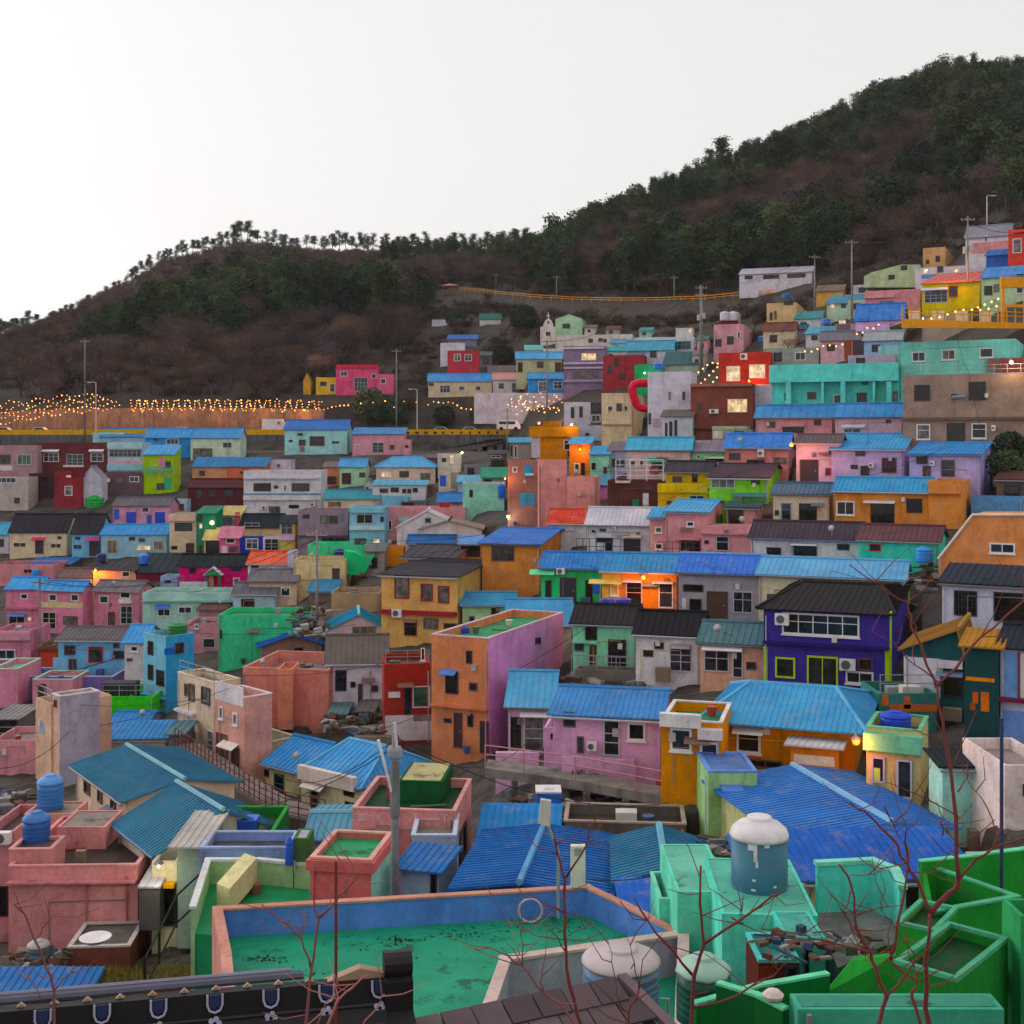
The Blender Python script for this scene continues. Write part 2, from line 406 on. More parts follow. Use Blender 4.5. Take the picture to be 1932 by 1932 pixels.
def H(label, x0, x1, yt, yb, col, roof=('f',), W='', yaw=0, D=5.0, d=None, r=None, l=None, found=3.0, oh=.3, brick=False,
      side=None, name='house', cat='house', ridge=None, ph=.45, group=None, ds=1.0, cornice=None, base=None):
    u0, u1, vt, vb = cu(x0), cu(x1), cv(yt), cv(yb)
    uc_ = (u0 + u1) / 2; va_ = math.degrees(math.atan((uc_ - 966) / F))
    if d is None and uc_ > 1050 and yaw <= 0 and yaw > -(va_ + 7): yaw = -(va_ + 7)      # the rows on the right-hand slope face down the valley
    ya = R(yaw); X = Vector((math.cos(ya), math.sin(ya), 0)); Y = Vector((-math.sin(ya), math.cos(ya), 0))
    ur = u1 if yaw <= -12 else u0 if yaw >= 12 else (u0 + u1) / 2
    if d is None: d = DT(ur, vb) * ds
    Pr = P(ur, vb, d)
    def sol(o, dr, u):
        k = (u - 966) / F
        return (k * o.y - o.x) / (dr.x - k * dr.y)
    s0, s1 = sol(Pr, X, u0), sol(Pr, X, u1)
    O = Pr + X * s0; w = s1 - s0; h = (vb - vt) * d / F
    if r is not None: D = min(max(sol(O + X * w, Y, cu(r)), 2.0), 16.0)
    if l is not None: D = min(max(sol(O, Y, cu(l)), 2.0), 16.0)
    if roof[0] in 'gs' and d < 75 and r is None and l is None:
        kk = 1. if roof[0] == 's' else .5
        while D > 1.6:
            pc = O + X * w / 2 + Y * D * kk
            if (VH - cv(roof[1])) / F * pc.y - O.z >= h + .14 * D * kk: break
            D -= .1
    hs = House(); hs.O, hs.X, hs.Y, hs.w, hs.D, hs.h, hs.d = O, X, Y, w, D, h, d
    e = empty(name, O, ya); tag(e, label, cat, group); hs.e = e; hs.col = col; hs.rt = roof[0]; hs.ph = min(ph, h * .5)
    z0 = -found
    rt = roof[0]
    wm = wall(col, 'brick' if brick else 'plaster')
    near = d < 118
    zc = O.z
    def zat(v, x, y):
        p = O + X * x + Y * y
        return (VH - v) / F * p.y - zc
    mb = MB(); rb = MB(); rm = None; rib = (.26 if d < 60 else .36) if near else .9
    if rt in 'gs':
        rm = roofmat(roof[2])
        if rt == 'g':
            zr = min(max(zat(cv(roof[1]), w/2, D/2), h + .35), h + 3.2); yr = D / 2; zb = h
        else:
            zr = min(max(zat(cv(roof[1]), w/2, D), h + .15), h + 3.2); yr = D; zb = None
        sidepts = [(0, z0), (0, h), (yr, zr)] + ([(D, h), (D, z0)] if rt == 'g' else [(D, z0)])
        sl = (zr - h) / yr
        mb.quad((0, 0, z0), (w, 0, z0), (w, 0, h), (0, 0, h))
        mb.quad((w, D, z0), (0, D, z0), (0, D, h if rt == 'g' else zr), (w, D, h if rt == 'g' else zr))
        mb.poly([(0, y, z) for y, z in sidepts]); mb.poly([(w, y, z) for y, z in sidepts[::-1]])
        lift = .07
        A = (-oh*.8, -oh, h - oh*sl + lift); B = (w + oh*.8, -oh, h - oh*sl + lift); C = (w + oh*.8, yr, zr + lift); Dp = (-oh*.8, yr, zr + lift)
        slope(rb, A, B, C, Dp, rib=rib)
        if rt == 'g':
            slope(rb, (w + oh*.8, D + oh, h - oh*sl + lift), (-oh*.8, D + oh, h - oh*sl + lift), Dp, C, rib=rib)
            rc = MB().tube([(-oh*.85, yr, zr + lift + .03), (w + oh*.85, yr, zr + lift + .03)], .11 if near else .13, 5)
    elif rt == 'e':
        rm = roofmat(roof[2]); fx = roof[3] if len(roof) > 3 else .5
        xa = w * fx; za = min(max(zat(cv(roof[1]), xa, 0), h + .3), h + 4.5)
        fp = [(0, z0), (w, z0), (w, h), (xa, za), (0, h)]
        mb.extr([(x, D, z) for x, z in fp], (0, -D, 0))
        sl1, sl2 = (za - h) / xa, (za - h) / (w - xa); lift = .07
        slope(rb, (-oh, D, h - oh*sl1 + lift), (-oh, -oh, h - oh*sl1 + lift), (xa, -oh, za + lift), (xa, D, za + lift), rib=rib)
        slope(rb, (w + oh, -oh, h - oh*sl2 + lift), (w + oh, D, h - oh*sl2 + lift), (xa, D, za + lift), (xa, -oh, za + lift), rib=rib)
        rc = MB().tube([(xa, -oh*1.05, za + lift + .03), (xa, D, za + lift + .03)], .13, 5)
    elif rt == 'h':
        rm = roofmat(roof[2]); ins = roof[3] if len(roof) > 3 else min(D/2, w*.3)
        zr = min(max(zat(cv(roof[1]), w/2, D/2), h + .35), h + 3.4)
        mb.box(0, 0, z0, w, D, h)
        sl = (zr - h) / (D/2); z1 = h - oh*sl*.6 + .06; q = .06
        a, b, c, dd = (-oh, -oh, z1), (w+oh, -oh, z1), (w+oh, D+oh, z1), (-oh, D+oh, z1)
        p, s_ = (ins, D/2, zr + q), (w - ins, D/2, zr + q)
        slope(rb, a, b, s_, p, rib=rib, il=ins + oh, ir=ins + oh); slope(rb, c, dd, p, s_, rib=rib, il=ins + oh, ir=ins + oh)
        slope(rb, b, c, s_, s_, rib=rib, il=D/2 + oh, ir=D/2 + oh); slope(rb, dd, a, p, p, rib=rib, il=D/2 + oh, ir=D/2 + oh)
        rc = MB().tube([p, s_], .12, 5)
        for g, k in ((a, p), (dd, p), (b, s_), (c, s_)): rc.tube([Vector(g) + Vector((0, 0, .05)), Vector(k) + Vector((0, 0, .02))], .09, 5)
    elif rt == 'p':      # front wall of free outline, crop coords
        pts = [hs_local(hs, cu(x), cv(y)) for x, y in roof[2]]
        mb.extr([(x, D, z) for x, z in pts], (0, -D, 0))
        rm = roofmat(roof[1])
    else:
        fl = roof[1] if len(roof) > 1 else '6f6c70'
        rm = floormat(fl); t = .12 if d > 34 else .075
        ph = min(ph, h * .5)
        mb.box(0, 0, z0, w, D, h - ph)
        mb.box(0, 0, h - ph, w, t, h).box(0, D - t, h - ph, w, D, h).box(0, t, h - ph, t, D - t, h).box(w - t, t, h - ph, w, D - t, h)
        rb.box(t, t, h - ph, w - t, D - t, h - ph + .04)
        rm2 = wall(roof[2]) if len(roof) > 2 else None
        if rm2 is not None:
            cp = MB(); q = .025 if d > 34 else .012
            cp.box(-q, -q, h, w + q, t + q, h + .07).box(-q, D - t - q, h, w + q, D + q, h + .07).box(-q, t + q, h, t + q, D - t - q, h + .07).box(w - t - q, t + q, h, w + q, D - t - q, h + .07)
            cp.build('parapet_cap', rm2, e)
    wo = mb.build('wall', wm, e); hs.wall = wo
    if side:
        wo.data.materials.append(wall(side)); 
        for pl in wo.data.polygons:
            c = pl.center; nn = pl.normal
            if abs(nn.x) > .9 and c.x > w * .9: pl.material_index = 1
    if rb.v:
        ro = rb.build('roof', rm, e); hs.roof = ro
        if rt in 'geh' and ridge != 0:
            rc.build('ridge_cap', roofmat(ridge) if ridge else rm, ro)
    if cornice:
        z = h - (cornice[1] if len(cornice) > 1 else .5)
        MB().box(-.12, -.12, z, w + .12, 0, h - .02).box(-.12, 0, z, 0, D, h - .02).box(w, 0, z, w + .12, D, h - .02).build('cornice', wall(cornice[0]), e)
    if base:
        MB().box(-.03, -.03, z0, w + .03, 0, base[1]).box(w, 0, z0, w + .03, D, base[1]).box(-.03, 0, z0, 0, D, base[1]).build('plinth', wall(base[0]), e)
    if W: WIN(hs, W)
    HOUSES.append(hs)
    return hs

def hs_local(hs, u, v, face='F'):
    """pixel -> (along, up) on a face of the house: front, right or left side, or top deck"""
    r = Vector(((u - 966) / F, 1, (VH - v) / F))
    if face == 'F': q = hs.O; n = hs.Y; ax = hs.X
    elif face == 'R': q = hs.O + hs.X * hs.w; n = hs.X; ax = hs.Y
    else: q = hs.O; n = hs.X; ax = hs.Y
    t = q.dot(n) / r.dot(n)
    p = r * t
    return (p - q).dot(ax), p.z - hs.O.z

def _put(hs, face, mb, name, mat, parent=None):
    """mb is built in (along, out, up); turn it onto the face"""
    w = hs.w; vs = []
    for a, o, z in mb.v:
        if face == 'F': vs.append((a, -o, z))
        elif face == 'R': vs.append((w + o, a, z))
        else: vs.append((-o, a, z))
    mb.v = vs
    return mb.build(name, mat, parent or hs.e)

FRAMES = {'w': ('d8d5d8', GLASS), 'b': ('54403e', GLASS), 's': ('98989e', GLASS), 'g': ('2e2a2e', VOID), 'k': ('2a2428', VOID), 'd': ('4a3028', None),
          'l': ('c0b4a8', None), 'r': ('74202c', CURT), 'y': ('8fae22', GLASS), 't': ('b08a5c', CURT), 'v': ('c8c4cc', GREENGL), 'o': ('a02a20', GLASS)}  # k: shade of an open hole, painted as a dark pane
def WIN(hs, s):
    for it in s.split(','):
        it = it.strip()
        if not it: continue
        q = it.split(); k = q[0]; face = 'F'
        if k[0] in 'RL': face = k[0]; k = k[1:]
        x0, y0, x1, y1 = map(float, q[1:5]); colr = q[5] if len(q) > 5 else None
        a0, z1 = hs_local(hs, cu(x0), cv(y0), face); a1, _ = hs_local(hs, cu(x1), cv(y0), face)
        _, z0 = hs_local(hs, cu((x0 + x1) / 2), cv(y1), face); _, z1 = hs_local(hs, cu((x0 + x1) / 2), cv(y0), face)
        if a0 > a1: a0, a1 = a1, a0
        wd, ht = a1 - a0, z1 - z0
        if wd < .05 or ht < .05 or wd > 30: continue
        if k in ('a',):
            ac_unit(hs, face, a0, a1, z0, z1); continue
        if k == 'c':                      # awning
            mb = MB(); dp = .55
            mb.extr([(a0, 0, z1), (a0, 0, z1 - .05), (a0, dp, z0), (a0, dp, z0 + .05)], (a1 - a0, 0, 0))
            _put(hs, face, mb, 'awning', paint(colr or 'c8c4c8')); continue
        if k == 'p':                      # painted panel or band
            _put(hs, face, MB().box(a0, 0, z0, a1, .03, z1), 'panel', wall(colr or 'c8c4c8')); continue
        if k == 'q':                      # projecting slab band
            _put(hs, face, MB().box(a0, 0, z0, a1, .35, z1), 'ledge', wall(colr or 'c8c4c8')); continue
        if k == 'Q':                      # deep gallery slab or column
            _put(hs, face, MB().box(a0, 0, z0, a1, 1.3, z1), 'gallery', wall(colr or hs.col)); continue
        if k == 'B':                      # balcony with parapet
            mb = MB().box(a0, 0, z0, a1, .9, z0 + .12).box(a0, .82, z0 + .12, a1, .9, z1).box(a0, 0, z0 + .12, a0 + .08, .82, z1).box(a1 - .08, 0, z0 + .12, a1, .82, z1)
            _put(hs, face, mb, 'balcony', wall(colr or hs.col)); continue
        if k == 'D':                      # flush painted door
            dr = _put(hs, face, MB().box(a0, 0, z0, a1, .05, z1), 'door', paint(colr or '3a4a8a'))
            _put(hs, face, MB().box(a0 + wd*.82, .05, z0 + ht*.45, a0 + wd*.9, .09, z0 + ht*.5), 'handle', STEEL, dr); continue
        if k == 'P':                      # drain pipe
            _put(hs, face, MB().tube([((a0+a1)/2, .08, z1), ((a0+a1)/2, .08, z0)], .045, 6), 'drain_pipe', paint(colr or '8a8688')); continue
        fc, gl = FRAMES[k]
        if colr: fc = colr
        fw = min(.07 if k not in 'rwy' else .1, wd * .2, ht * .2); out = .07
        door = k in 'd' or (k in 'skg' and ht > 1.7)
        mb = MB()
        mb.box(a0, -.02, z0, a0 + fw, out, z1).box(a1 - fw, -.02, z0, a1, out, z1).box(a0 + fw, -.02, z1 - fw, a1 - fw, out, z1).box(a0 + fw, -.02, z0, a1 - fw, out, z0 + fw)
        ia, ib, ja, jb = a0 + fw, a1 - fw, z0 + fw, z1 - fw
        nm = max(1, int(round((ib - ia) / .75))) if k in 'wsblvty' else 1
        for i in range(1, nm):
            x = ia + (ib - ia) * i / nm; mb.box(x - .025, -.02, ja, x + .025, .055, jb)
        if k in 's' and jb - ja > 1.4:
            z = ja + (jb - ja) * .35; mb.box(ia, -.02, z - .02, ib, .05, z + .02)
        if k in 'sbw' and jb - ja > 1.0 and (ib-ia) > .5:
            z = ja + (jb - ja) * .62; mb.box(ia, -.02, z - .02, ib, .05, z + .02)
        if k == 'g':
            n = max(3, int((ib - ia) / .16))
            for i in range(1, n): 
                x = ia + (ib - ia) * i / n; mb.box(x - .012, .05, ja, x + .012, .075, jb)
            for f_ in (.33, .66): mb.box(ia, .05, ja + (jb-ja)*f_ - .012, ib, .075, ja + (jb-ja)*f_ + .012)
        wo = _put(hs, face, mb, 'door' if door else 'window', paint(fc))
        if k == 'd':
            pm = paint(colr or random.choice(('3a2624', '2e2a30', '44302a')))
            pn = MB().box(ia, 0, ja, ib, .03, jb); _put(hs, face, pn, 'door_panel', pm, wo)
            _put(hs, face, MB().box(ia + (ib-ia)*.82, .03, ja + (jb-ja)*.45, ia + (ib-ia)*.92, .08, ja + (jb-ja)*.5), 'handle', STEEL, wo)
        else:
            if k == 'l': pm = litpane(random.choice(('ffd79a', 'ffe3b8', 'f6d8b0')), .95)
            elif k in 'wbs': pm = random.choice((GLASS, GLASS, GLASS, VOID, CURT))
            else: pm = gl
            for i in range(nm):
                xa = ia + (ib - ia) * i / nm; xb = ia + (ib - ia) * (i + 1) / nm
                _put(hs, face, MB().box(xa, 0, ja, xb, .012 + .006 * (i % 2), jb), 'pane', pm, wo)
        if k in 'w' and ht < 1.7 and hs.d < 125:
            _put(hs, face, MB().box(a0 - .06, 0, z0 - .07, a1 + .06, .14, z0 - .004), 'sill', paint(fc), wo)

def ac_unit(hs, face, a0, a1, z0, z1):
    w, h = a1 - a0, z1 - z0; dp = .34
    body = _put(hs, face, MB().box(a0, .1, z0, a1, .1 + dp, z1), 'air_conditioner', paint('c8c4c4'))
    rr = min(w * .3, h * .42); cx = a0 + w * .4; cz = (z0 + z1) / 2
    mb = MB(); mb.extr([(cx + rr*math.cos(i*math.pi/8), .1 + dp, cz + rr*math.sin(i*math.pi/8)) for i in range(16)], (0, .02, 0))
    _put(hs, face, mb, 'fan_grille', paint('4a4a50'), body)
    _put(hs, face, MB().box(a0 + .08, 0, z0 - .06, a0 + .14, .1 + dp, z0 - .003).box(a1 - .14, 0, z0 - .06, a1 - .08, .1 + dp, z0 - .003), 'bracket', STEEL, body)

def auto_detail():
    r = random.Random(21)
    for h in HOUSES:
        if h.d > 135: continue
        ro = getattr(h, 'roof', None)
        if h.e['category'] != 'house' or h.w < 2.2: continue
        if ro and h.rt in 'gs' and h.d > 34:
            mb = MB().tube([(-.2, -.36, h.h - .12), (h.w + .2, -.36, h.h - .15)], .06, 6); mb.build('gutter', paint(r.choice(('6a6a70', '8a8c94', '4a5a78', '55504e'))), h.e)
            if r.random() < .7:
                x = r.choice((.12, h.w - .12)); MB().tube([(x, -.34, h.h - .14), (x, -.08, h.h - .4), (x, -.08, -.2)], .04, 6).build('drain_pipe', paint(r.choice(('8a8688', '6a6668', '9a94a0'))), h.e)
        elif r.random() < .6:
            x = r.choice((.15, h.w - .15)); MB().tube([(x, -.07, h.h * .9), (x, -.07, -.2)], .04, 6).build('drain_pipe', paint(r.choice(('8a8688', '6a6668', '9a7a74'))), h.e)
        if r.random() < .6 and h.h > 1.8:
            x = r.uniform(.1, .9) * h.w; z = r.uniform(.5, .75) * h.h; MB().box(x, -.16, z, x + .28, -.004, z + .36).build('meter_box', paint(r.choice(('8a8a88', 'a8a49c', '5a5a60'))), h.e)
        if r.random() < .5 and h.h > 1.8:
            z = h.h * r.uniform(.55, .8); x0 = r.uniform(.05, .4) * h.w; x1 = r.uniform(.6, .95) * h.w
            MB().tube([(x0, -.05, -.1), (x0, -.05, z), (x1, -.05, z + .05), (x1, -.05, z - .4)], .022, 5).build('gas_pipe', paint(r.choice(('b09a4a', '77747a', '5a5458'))), h.e)
        if r.random() < .12 and h.d > 62:
            yy = 0.15 if h.rt == 'f' else .3; zz = h.h + (.02 if h.rt == 'f' else .25); x = r.uniform(.1, .9) * h.w
            di = MB().lathe([(.02, 0), (.14, .02), (.23, .07), (.25, .1)], 12); m_ = Matrix.Rotation(R(r.uniform(50, 75)), 3, 'X') @ Matrix.Rotation(r.uniform(-.6, .6), 3, 'Y')
            di.v = [tuple(m_ @ Vector(v) + Vector((x, yy - .12, zz + .5))) for v in di.v]; do = di.build('satellite_dish', paint('8a888c'), h.e, smooth=True)
            MB().tube([(x, yy, zz - .1), (x, yy, zz + .5)], .025, 5).build('dish_mast', STEEL, do)
        if h.d > 34 and h.h > 1.8 and r.random() < .45:      # doorstep clutter
            x = r.uniform(.1, .85) * h.w; c = r.choice(('6a5a4c', '5a5c60', '3a4a6a', '7a3a34', '8a8680', '3a4a34'))
            if r.random() < .5: MB().box(x, -.75, -.1, x + r.uniform(.4, 1.0), -.3, r.uniform(.25, .8)).build('bin', paint(c), h.e)
            else: MB().lathe([(.16, -.05), (.23, .35), (.25, .35), (.25, .4), (.2, .4)], 9, (x, -.5, 0)).build('planter', paint(c), h.e)
        if h.d > 34 and h.h > 2.2 and h.w > 2.5 and r.random() < .35:      # window hood
            x = r.uniform(.15, .7) * h.w; z = h.h * r.uniform(.62, .8); ln = r.uniform(.8, 1.4)
            MB().extr([(x, -.02, z), (x, -.45, z - .18), (x, -.45, z - .14), (x, -.02, z + .05)], (min(ln, h.w - x - .05), 0, 0)).build('hood', paint(r.choice(('8a8688', 'a8a4a4', '5a6a80', '6a5048'))), h.e)
        if h.rt == 'f' and h.d < 130 and h.d > 38 and h.w > 2.5 and r.random() < .35:      # roof rail and washing line
            for zz in (.45, .85): MB().tube([(.1, .1, h.h + zz), (h.w - .1, .1, h.h + zz)], .025, 5).build('roof_rail', STEEL, h.e)
            n = max(2, int(h.w / 1.1))
            for i in range(n + 1): MB().box(.08 + (h.w - .2) * i / n, .08, h.h, .12 + (h.w - .2) * i / n, .12, h.h + .88).build('rail_post', STEEL, h.e)
        if h.rt == 'f' and h.d < 120 and h.w > 2.5 and h.D > 2.2:
            for _ in range(r.randrange(1, 4)):
                x = r.uniform(.2, .8) * h.w; y = r.uniform(.25, .8) * h.D; z = h.h - h.ph + .04; k = r.randrange(3); c = r.choice(('6a5a4c', '7a7c80', '3a4a6a', '8a3a34', 'a8a49c', '4a5a44'))
                if k == 0: a = r.uniform(.2, .45); MB().box(x - a, y - a * .7, z, x + a, y + a * .7, z + r.uniform(.2, .6)).build('crate', paint(c), h.e)
                elif k == 1: MB().lathe([(.16, 0), (.24, .4), (.26, .4), (.26, .44), (.2, .44)], 10, (x, y, z)).build('planter', paint(c), h.e)
                else: MB().tube([(x - .7, y, z + .05), (x + .7, y + .3, z + .06)], .05, 5).build('pipe_length', paint(c), h.e)
# ------------------------------------------------------------------ the village, far left rows
NAVY='2f62b0'; SKYB='4a90d9'; CHAR='302d36'
CROP('C1')
H('mauve tiled flat-roofed house with a green-curtained window at the left edge', -60, 385, 470, 800, '8f7079', W='b -40 565 110 660,v 180 565 325 670,p -60 680 130 730 c9bec4')
H('pale grey stucco house with one small black square window, below the mauve tiled house', -60, 290, 800, 1120, '9b918c', W='w -40 800 170 860,k 150 1010 205 1070', D=4)
H('dark maroon brick house with white-hooded windows and a white balcony rail', 390, 1115, 440, 745, '5a2c31', W='w 450 545 610 640,s 690 560 860 690,w 940 545 1070 640,c 430 512 615 535,c 925 510 1080 533,q 660 672 870 694 b8a8ac', brick=True)
H('low dark brick storey under the maroon house with white-hooded windows', 300, 600, 760, 1000, '3f2629', W='k 380 790 520 850', D=3, brick=True)
H('narrow red brick wing with one pale window, beside the white painted wall', 565, 850, 740, 1095, '7a2a30', W='w 670 890 750 990,p 740 700 880 800 5e1c28,l 685 780 735 800', brick=True, D=3)
H('lilac-white windowless wall rising to a blunt peak above the green dome', 850, 1058, 800, 1070, 'a5a2b2', ('e', 690, '8a8796', .45), D=2.5, oh=.05)
H('white house with a long glazed front between two pale blue bands', 1115, 1475, 440, 735, '9fb2bf', W='s 1130 515 1465 590,q 1115 450 1475 505 a8cdd6,q 1115 665 1475 730 8fbcc8,p 1115 625 1475 660 c79aa2')
H('dim brown ground storey below the long glazed pale blue front', 1065, 1480, 750, 965, '57424a', W='b 1180 800 1280 860,w 1340 790 1440 850,l 1105 810 1140 850', D=3)
H('pale turquoise box with no windows on the rooftops under the hillside road', 960, 1290, 335, 450, 'a6d2d8', ('f', '9ac4cc'), D=4)
H('low house with a long faded blue roof just below the orange lit wall', 1040, 1540, 375, 470, '7fa3b8', ('g', 298, '5088c4'))
H('deep blue house with a white window under a long blue roof', 1500, 2010, 385, 580, '2f78b4', ('g', 300, '4f90d6'), W='w 1720 400 1850 460,b 1590 385 1640 425')
H('lime green house with a pink and black poster panel and a teal railing', 1478, 1800, 562, 945, '8aa812', ('s', 468, '5d9bd8'), W='p 1640 590 1705 690 d2809c,k 1712 635 1768 700,b 1620 860 1710 930,D 1700 800 1780 930 2f8a58', D=4)
H('cream house with a crimson awning under a long charcoal roof', 100, 690, 1360, 1600, 'cbbb9e', ('g', 1185, CHAR), W='k 145 1480 200 1515,k 212 1480 262 1515,k 530 1490 575 1525,k 585 1490 625 1525,k 595 1410 635 1440,d 365 1450 450 1590,c 335 1420 470 1448 b8325a')
H('small house with a cyan roof end at the left edge, beside the crimson awning', -60, 92, 1385, 1570, 'b8b5c8', ('g', 1275, '4f9cc8'), W='k -30 1440 40 1520')
H('blue house with a magenta awning sharing the long charcoal roof', 745, 1030, 1372, 1615, '6b9fc2', ('g', 1185, CHAR), W='k 765 1500 800 1540,k 808 1500 842 1540,k 780 1415 830 1445,d 925 1462 1028 1612,c 893 1420 1037 1450 b83a78')
H('light blue row house with a sky blue roof and a glowing shop window', 1045, 1725, 1388, 1598, '8fbcd4', ('g', 1292, SKYB), W='t 1110 1450 1215 1588,b 1335 1415 1400 1455,b 1435 1430 1500 1470,t 1590 1460 1690 1550,l 1420 1505 1560 1555')
H('pink house with two royal blue doors under a grey roof', 1168, 1750, 1092, 1288, 'cc90a8', ('g', 1010, '68626a'), W='D 1308 1160 1410 1284 2440a0,D 1605 1160 1708 1284 2440a0,w 1465 1105 1545 1165,D 1520 1190 1570 1284 3048a0,D 1180 1130 1235 1235 2a4ab0')
H('salmon flat block with two tiny windows at the left edge', -60, 560, 1700, 1880, 'a87076', ('f', '8f5f62'), W='k 250 1755 285 1785,k 295 1755 330 1785')
H('low shed under a bright blue tarpaulin roof, behind the salmon block', 290, 730, 1700, 1760, '5a4a4a', ('s', 1632, '3264b4'), D=4)
H('cream cottage with a brown roof beside the orange street lamp', 605, 955, 1832, 1920, 'b5a890', ('g', 1745, '6f5a58'), W='b 650 1855 700 1890', D=4)
H('peach cottage with a small white window lit by the street lamp', 965, 1405, 1762, 1900, 'c9a078', ('s', 1680, '3f3a44'), W='w 1262 1772 1345 1832', D=4)
H('dark roofed shed with a maroon wall behind the blue drum tank', 1415, 1840, 1780, 1850, '5f1d2c', ('s', 1585, '3a3742'), W='', D=5)
H('tiny pale blue house with a slit window beside the magenta house', 1660, 1835, 1825, 1945, '8fb5d0', ('f', '7f95a5'), W='k 1705 1865 1770 1890', D=3)
H('white washed hut at the pink house, with a bare grey wall', 1755, 1930, 1030, 1165, 'a3bcca', ('f',), D=3, W='t 1845 1070 1910 1150')

CROP('C2')
H('pale sage house with wide brown windows beside the grey road embankment', 180, 690, 388, 600, 'a3b2a4', ('g', 300, '5a8fd0'), W='b 205 500 405 620,b 515 440 600 490,P 560 400 570 600')
H('beige house with one wide black window above a dark door', -40, 240, 1182, 1600, 'aca18a', W='k 15 1270 195 1355,k -20 1510 40 1545,d 130 1480 215 1600,q -40 1182 240 1250 c9ada0')
H('peach stucco house with a rough blue roof and small black window', 195, 560, 690, 820, 'c58c68', ('s', 592, '3f7ab8'), W='k 270 730 325 785', D=4)
H('orange house end beneath the rough blue roof', 562, 955, 688, 810, 'd06f50', ('s', 596, '3a72ae'), W='k 690 740 720 760', D=4)
H('lilac-white cube on the roof line behind the white two-storey building', 965, 1215, 622, 735, 'b3abba', ('f', '5f7f9a', '8a86a0'), W='b 1075 665 1105 695', D=4)
H('maroon roofed low house left of the white two-storey building', 150, 722, 902, 1080, '4a2428', ('g', 822, '58262a'), W='k 230 930 300 1020,k 360 930 440 1000,k 530 930 620 1000')
H('white two-storey building with a steel blue stripe and two wide brown windows', 728, 1528, 732, 1182, 'c6c2cb', ('f', 'b5b0b8'), W='g 830 860 1010 945,b 1225 860 1410 945,k 1040 885 1085 915,w 1140 880 1175 945,p 728 965 1528 985 557a92,q 728 988 1528 1036 c4c2c8,b 990 1100 1105 1175,k 1195 1085 1300 1120,a 920 1095 970 1130,a 1420 1060 1470 1100,q 728 800 1528 818 a8a4ac', D=6)
H('pale cyan house with a picture window under a violet-blue roof by the yellow barrier', 1152, 1800, 302, 545, '96cacb', ('g', 212, '4a6fc2'), W='w 1410 375 1565 475 5a3040,b 1298 410 1370 475,k 1195 412 1235 435,k 1285 342 1340 370,k 1640 427 1715 450,t 1305 478 1362 542', D=6)
H('orange cottage with a dark doorway right of the white two-storey building', 1552, 1715, 692, 875, 'cf7f60', ('s', 640, '7a6a70'), W='d 1590 790 1690 872', D=3)
H('pale green cottage with a bright blue roof and brown door', 1718, 1990, 690, 875, '97c09c', ('g', 612, '5b94d0'), W='d 1745 755 1840 870,k 1925 750 1985 800')
H('cream house under a teal-blue roof below the pale green cottage', 1560, 2130, 1022, 1150, 'bfae98', ('g', 935, '4b8ea6'), W='t 1600 1050 1740 1110')
H('mauve cement house with brown windows and a dark floor band', 1290, 1810, 1142, 1570, '7d6b79', ('f', '4f6f70'), W='b 1520 1195 1605 1278,b 1615 1195 1700 1278,k 1340 1185 1410 1225,q 1290 1400 1810 1416 4a3f48,b 1530 1425 1800 1492')
H('dark green gabled house with a glowing porch lamp', 250, 440, 1172, 1580, '1f7258', ('s', 1098, '2a8a6a'), W='k 260 1190 300 1260,l 270 1280 300 1330,d 265 1500 300 1580', D=4)
H('yellow and pink house with a curved blue-tinted window', 432, 690, 1192, 1445, 'cdb974', ('s', 1098, 'c9b272'), W='s 470 1215 650 1295 34508a,p 640 1160 690 1420 c8506e,q 430 1310 480 1400 c9b272', D=4)
H('hot pink ground floor with white panels under the curved blue window', 480, 690, 1420, 1600, 'cc5c88', ('s', 1312, 'd8809a'), W='w 545 1430 640 1485,p 500 1510 560 1590 b8a8b8,b 575 1510 665 1572', D=2)
H('yellow porch with a dark entrance left of the hot pink ground floor', 320, 478, 1440, 1600, 'c0ac6a', ('s', 1322, 'c9b878'), W='k 335 1455 475 1590', D=2)
H('cream house with a black roof above a royal blue ground floor', 692, 1105, 1312, 1420, 'c8b290', ('g', 1186, '2b2a33'), W='s 735 1270 890 1308')
H('royal blue ground floor with a large white-framed window', 692, 926, 1422, 1575, '1f3088', ('f',), W='w 750 1432 880 1545', D=2)
H('white shopfront with grey glazed doors beside the royal blue ground floor', 928, 1098, 1422, 1575, 'c4bfc8', ('f',), W='s 945 1435 1090 1568', D=2)
H('narrow yellow house with a lilac band and upstairs glazing', 1102, 1262, 1275, 1580, 'cfb25c', ('s', 1192, '2e2c36'), W='s 1115 1280 1235 1390,q 1102 1405 1262 1450 b890b8,p 1115 1475 1180 1560 d8c860', D=3)
mag = H('magenta house with a long black roof and a green gabled porch', 62, 765, 1716, 1935, 'bd1468', ('g', 1602, '26262c'), W='k 165 1735 235 1795,k 600 1720 700 1770,w 620 1840 690 1920')
H('white house with a vermilion roof beside the magenta house', 772, 1170, 1690, 1960, 'cac6ca', ('g', 1572, 'e0603c'), W='k 805 1712 885 1757,k 812 1835 960 1932,k 1000 1800 1130 1900,c 800 1815 970 1835 8a8688')
H('slim lilac wall with a maroon stripe right of the vermilion roof', 1182, 1240, 1570, 1950, 'b0aac4', ('f',), W='p 1182 1735 1240 1755 70304a', D=3)
H('weathered cream house with a flat top and a single dark door', 1245, 1778, 1655, 1960, 'bba87c', ('f', '9a9488'), W='d 1645 1742 1722 1870,p 1245 1860 1640 1868 8f8264', D=5)
H('emerald green flat block behind a navy water tank', 1392, 1985, 1500, 1670, '3cb47a', ('f', '2fa068'), W='w 1480 1530 1500 1560', D=5)

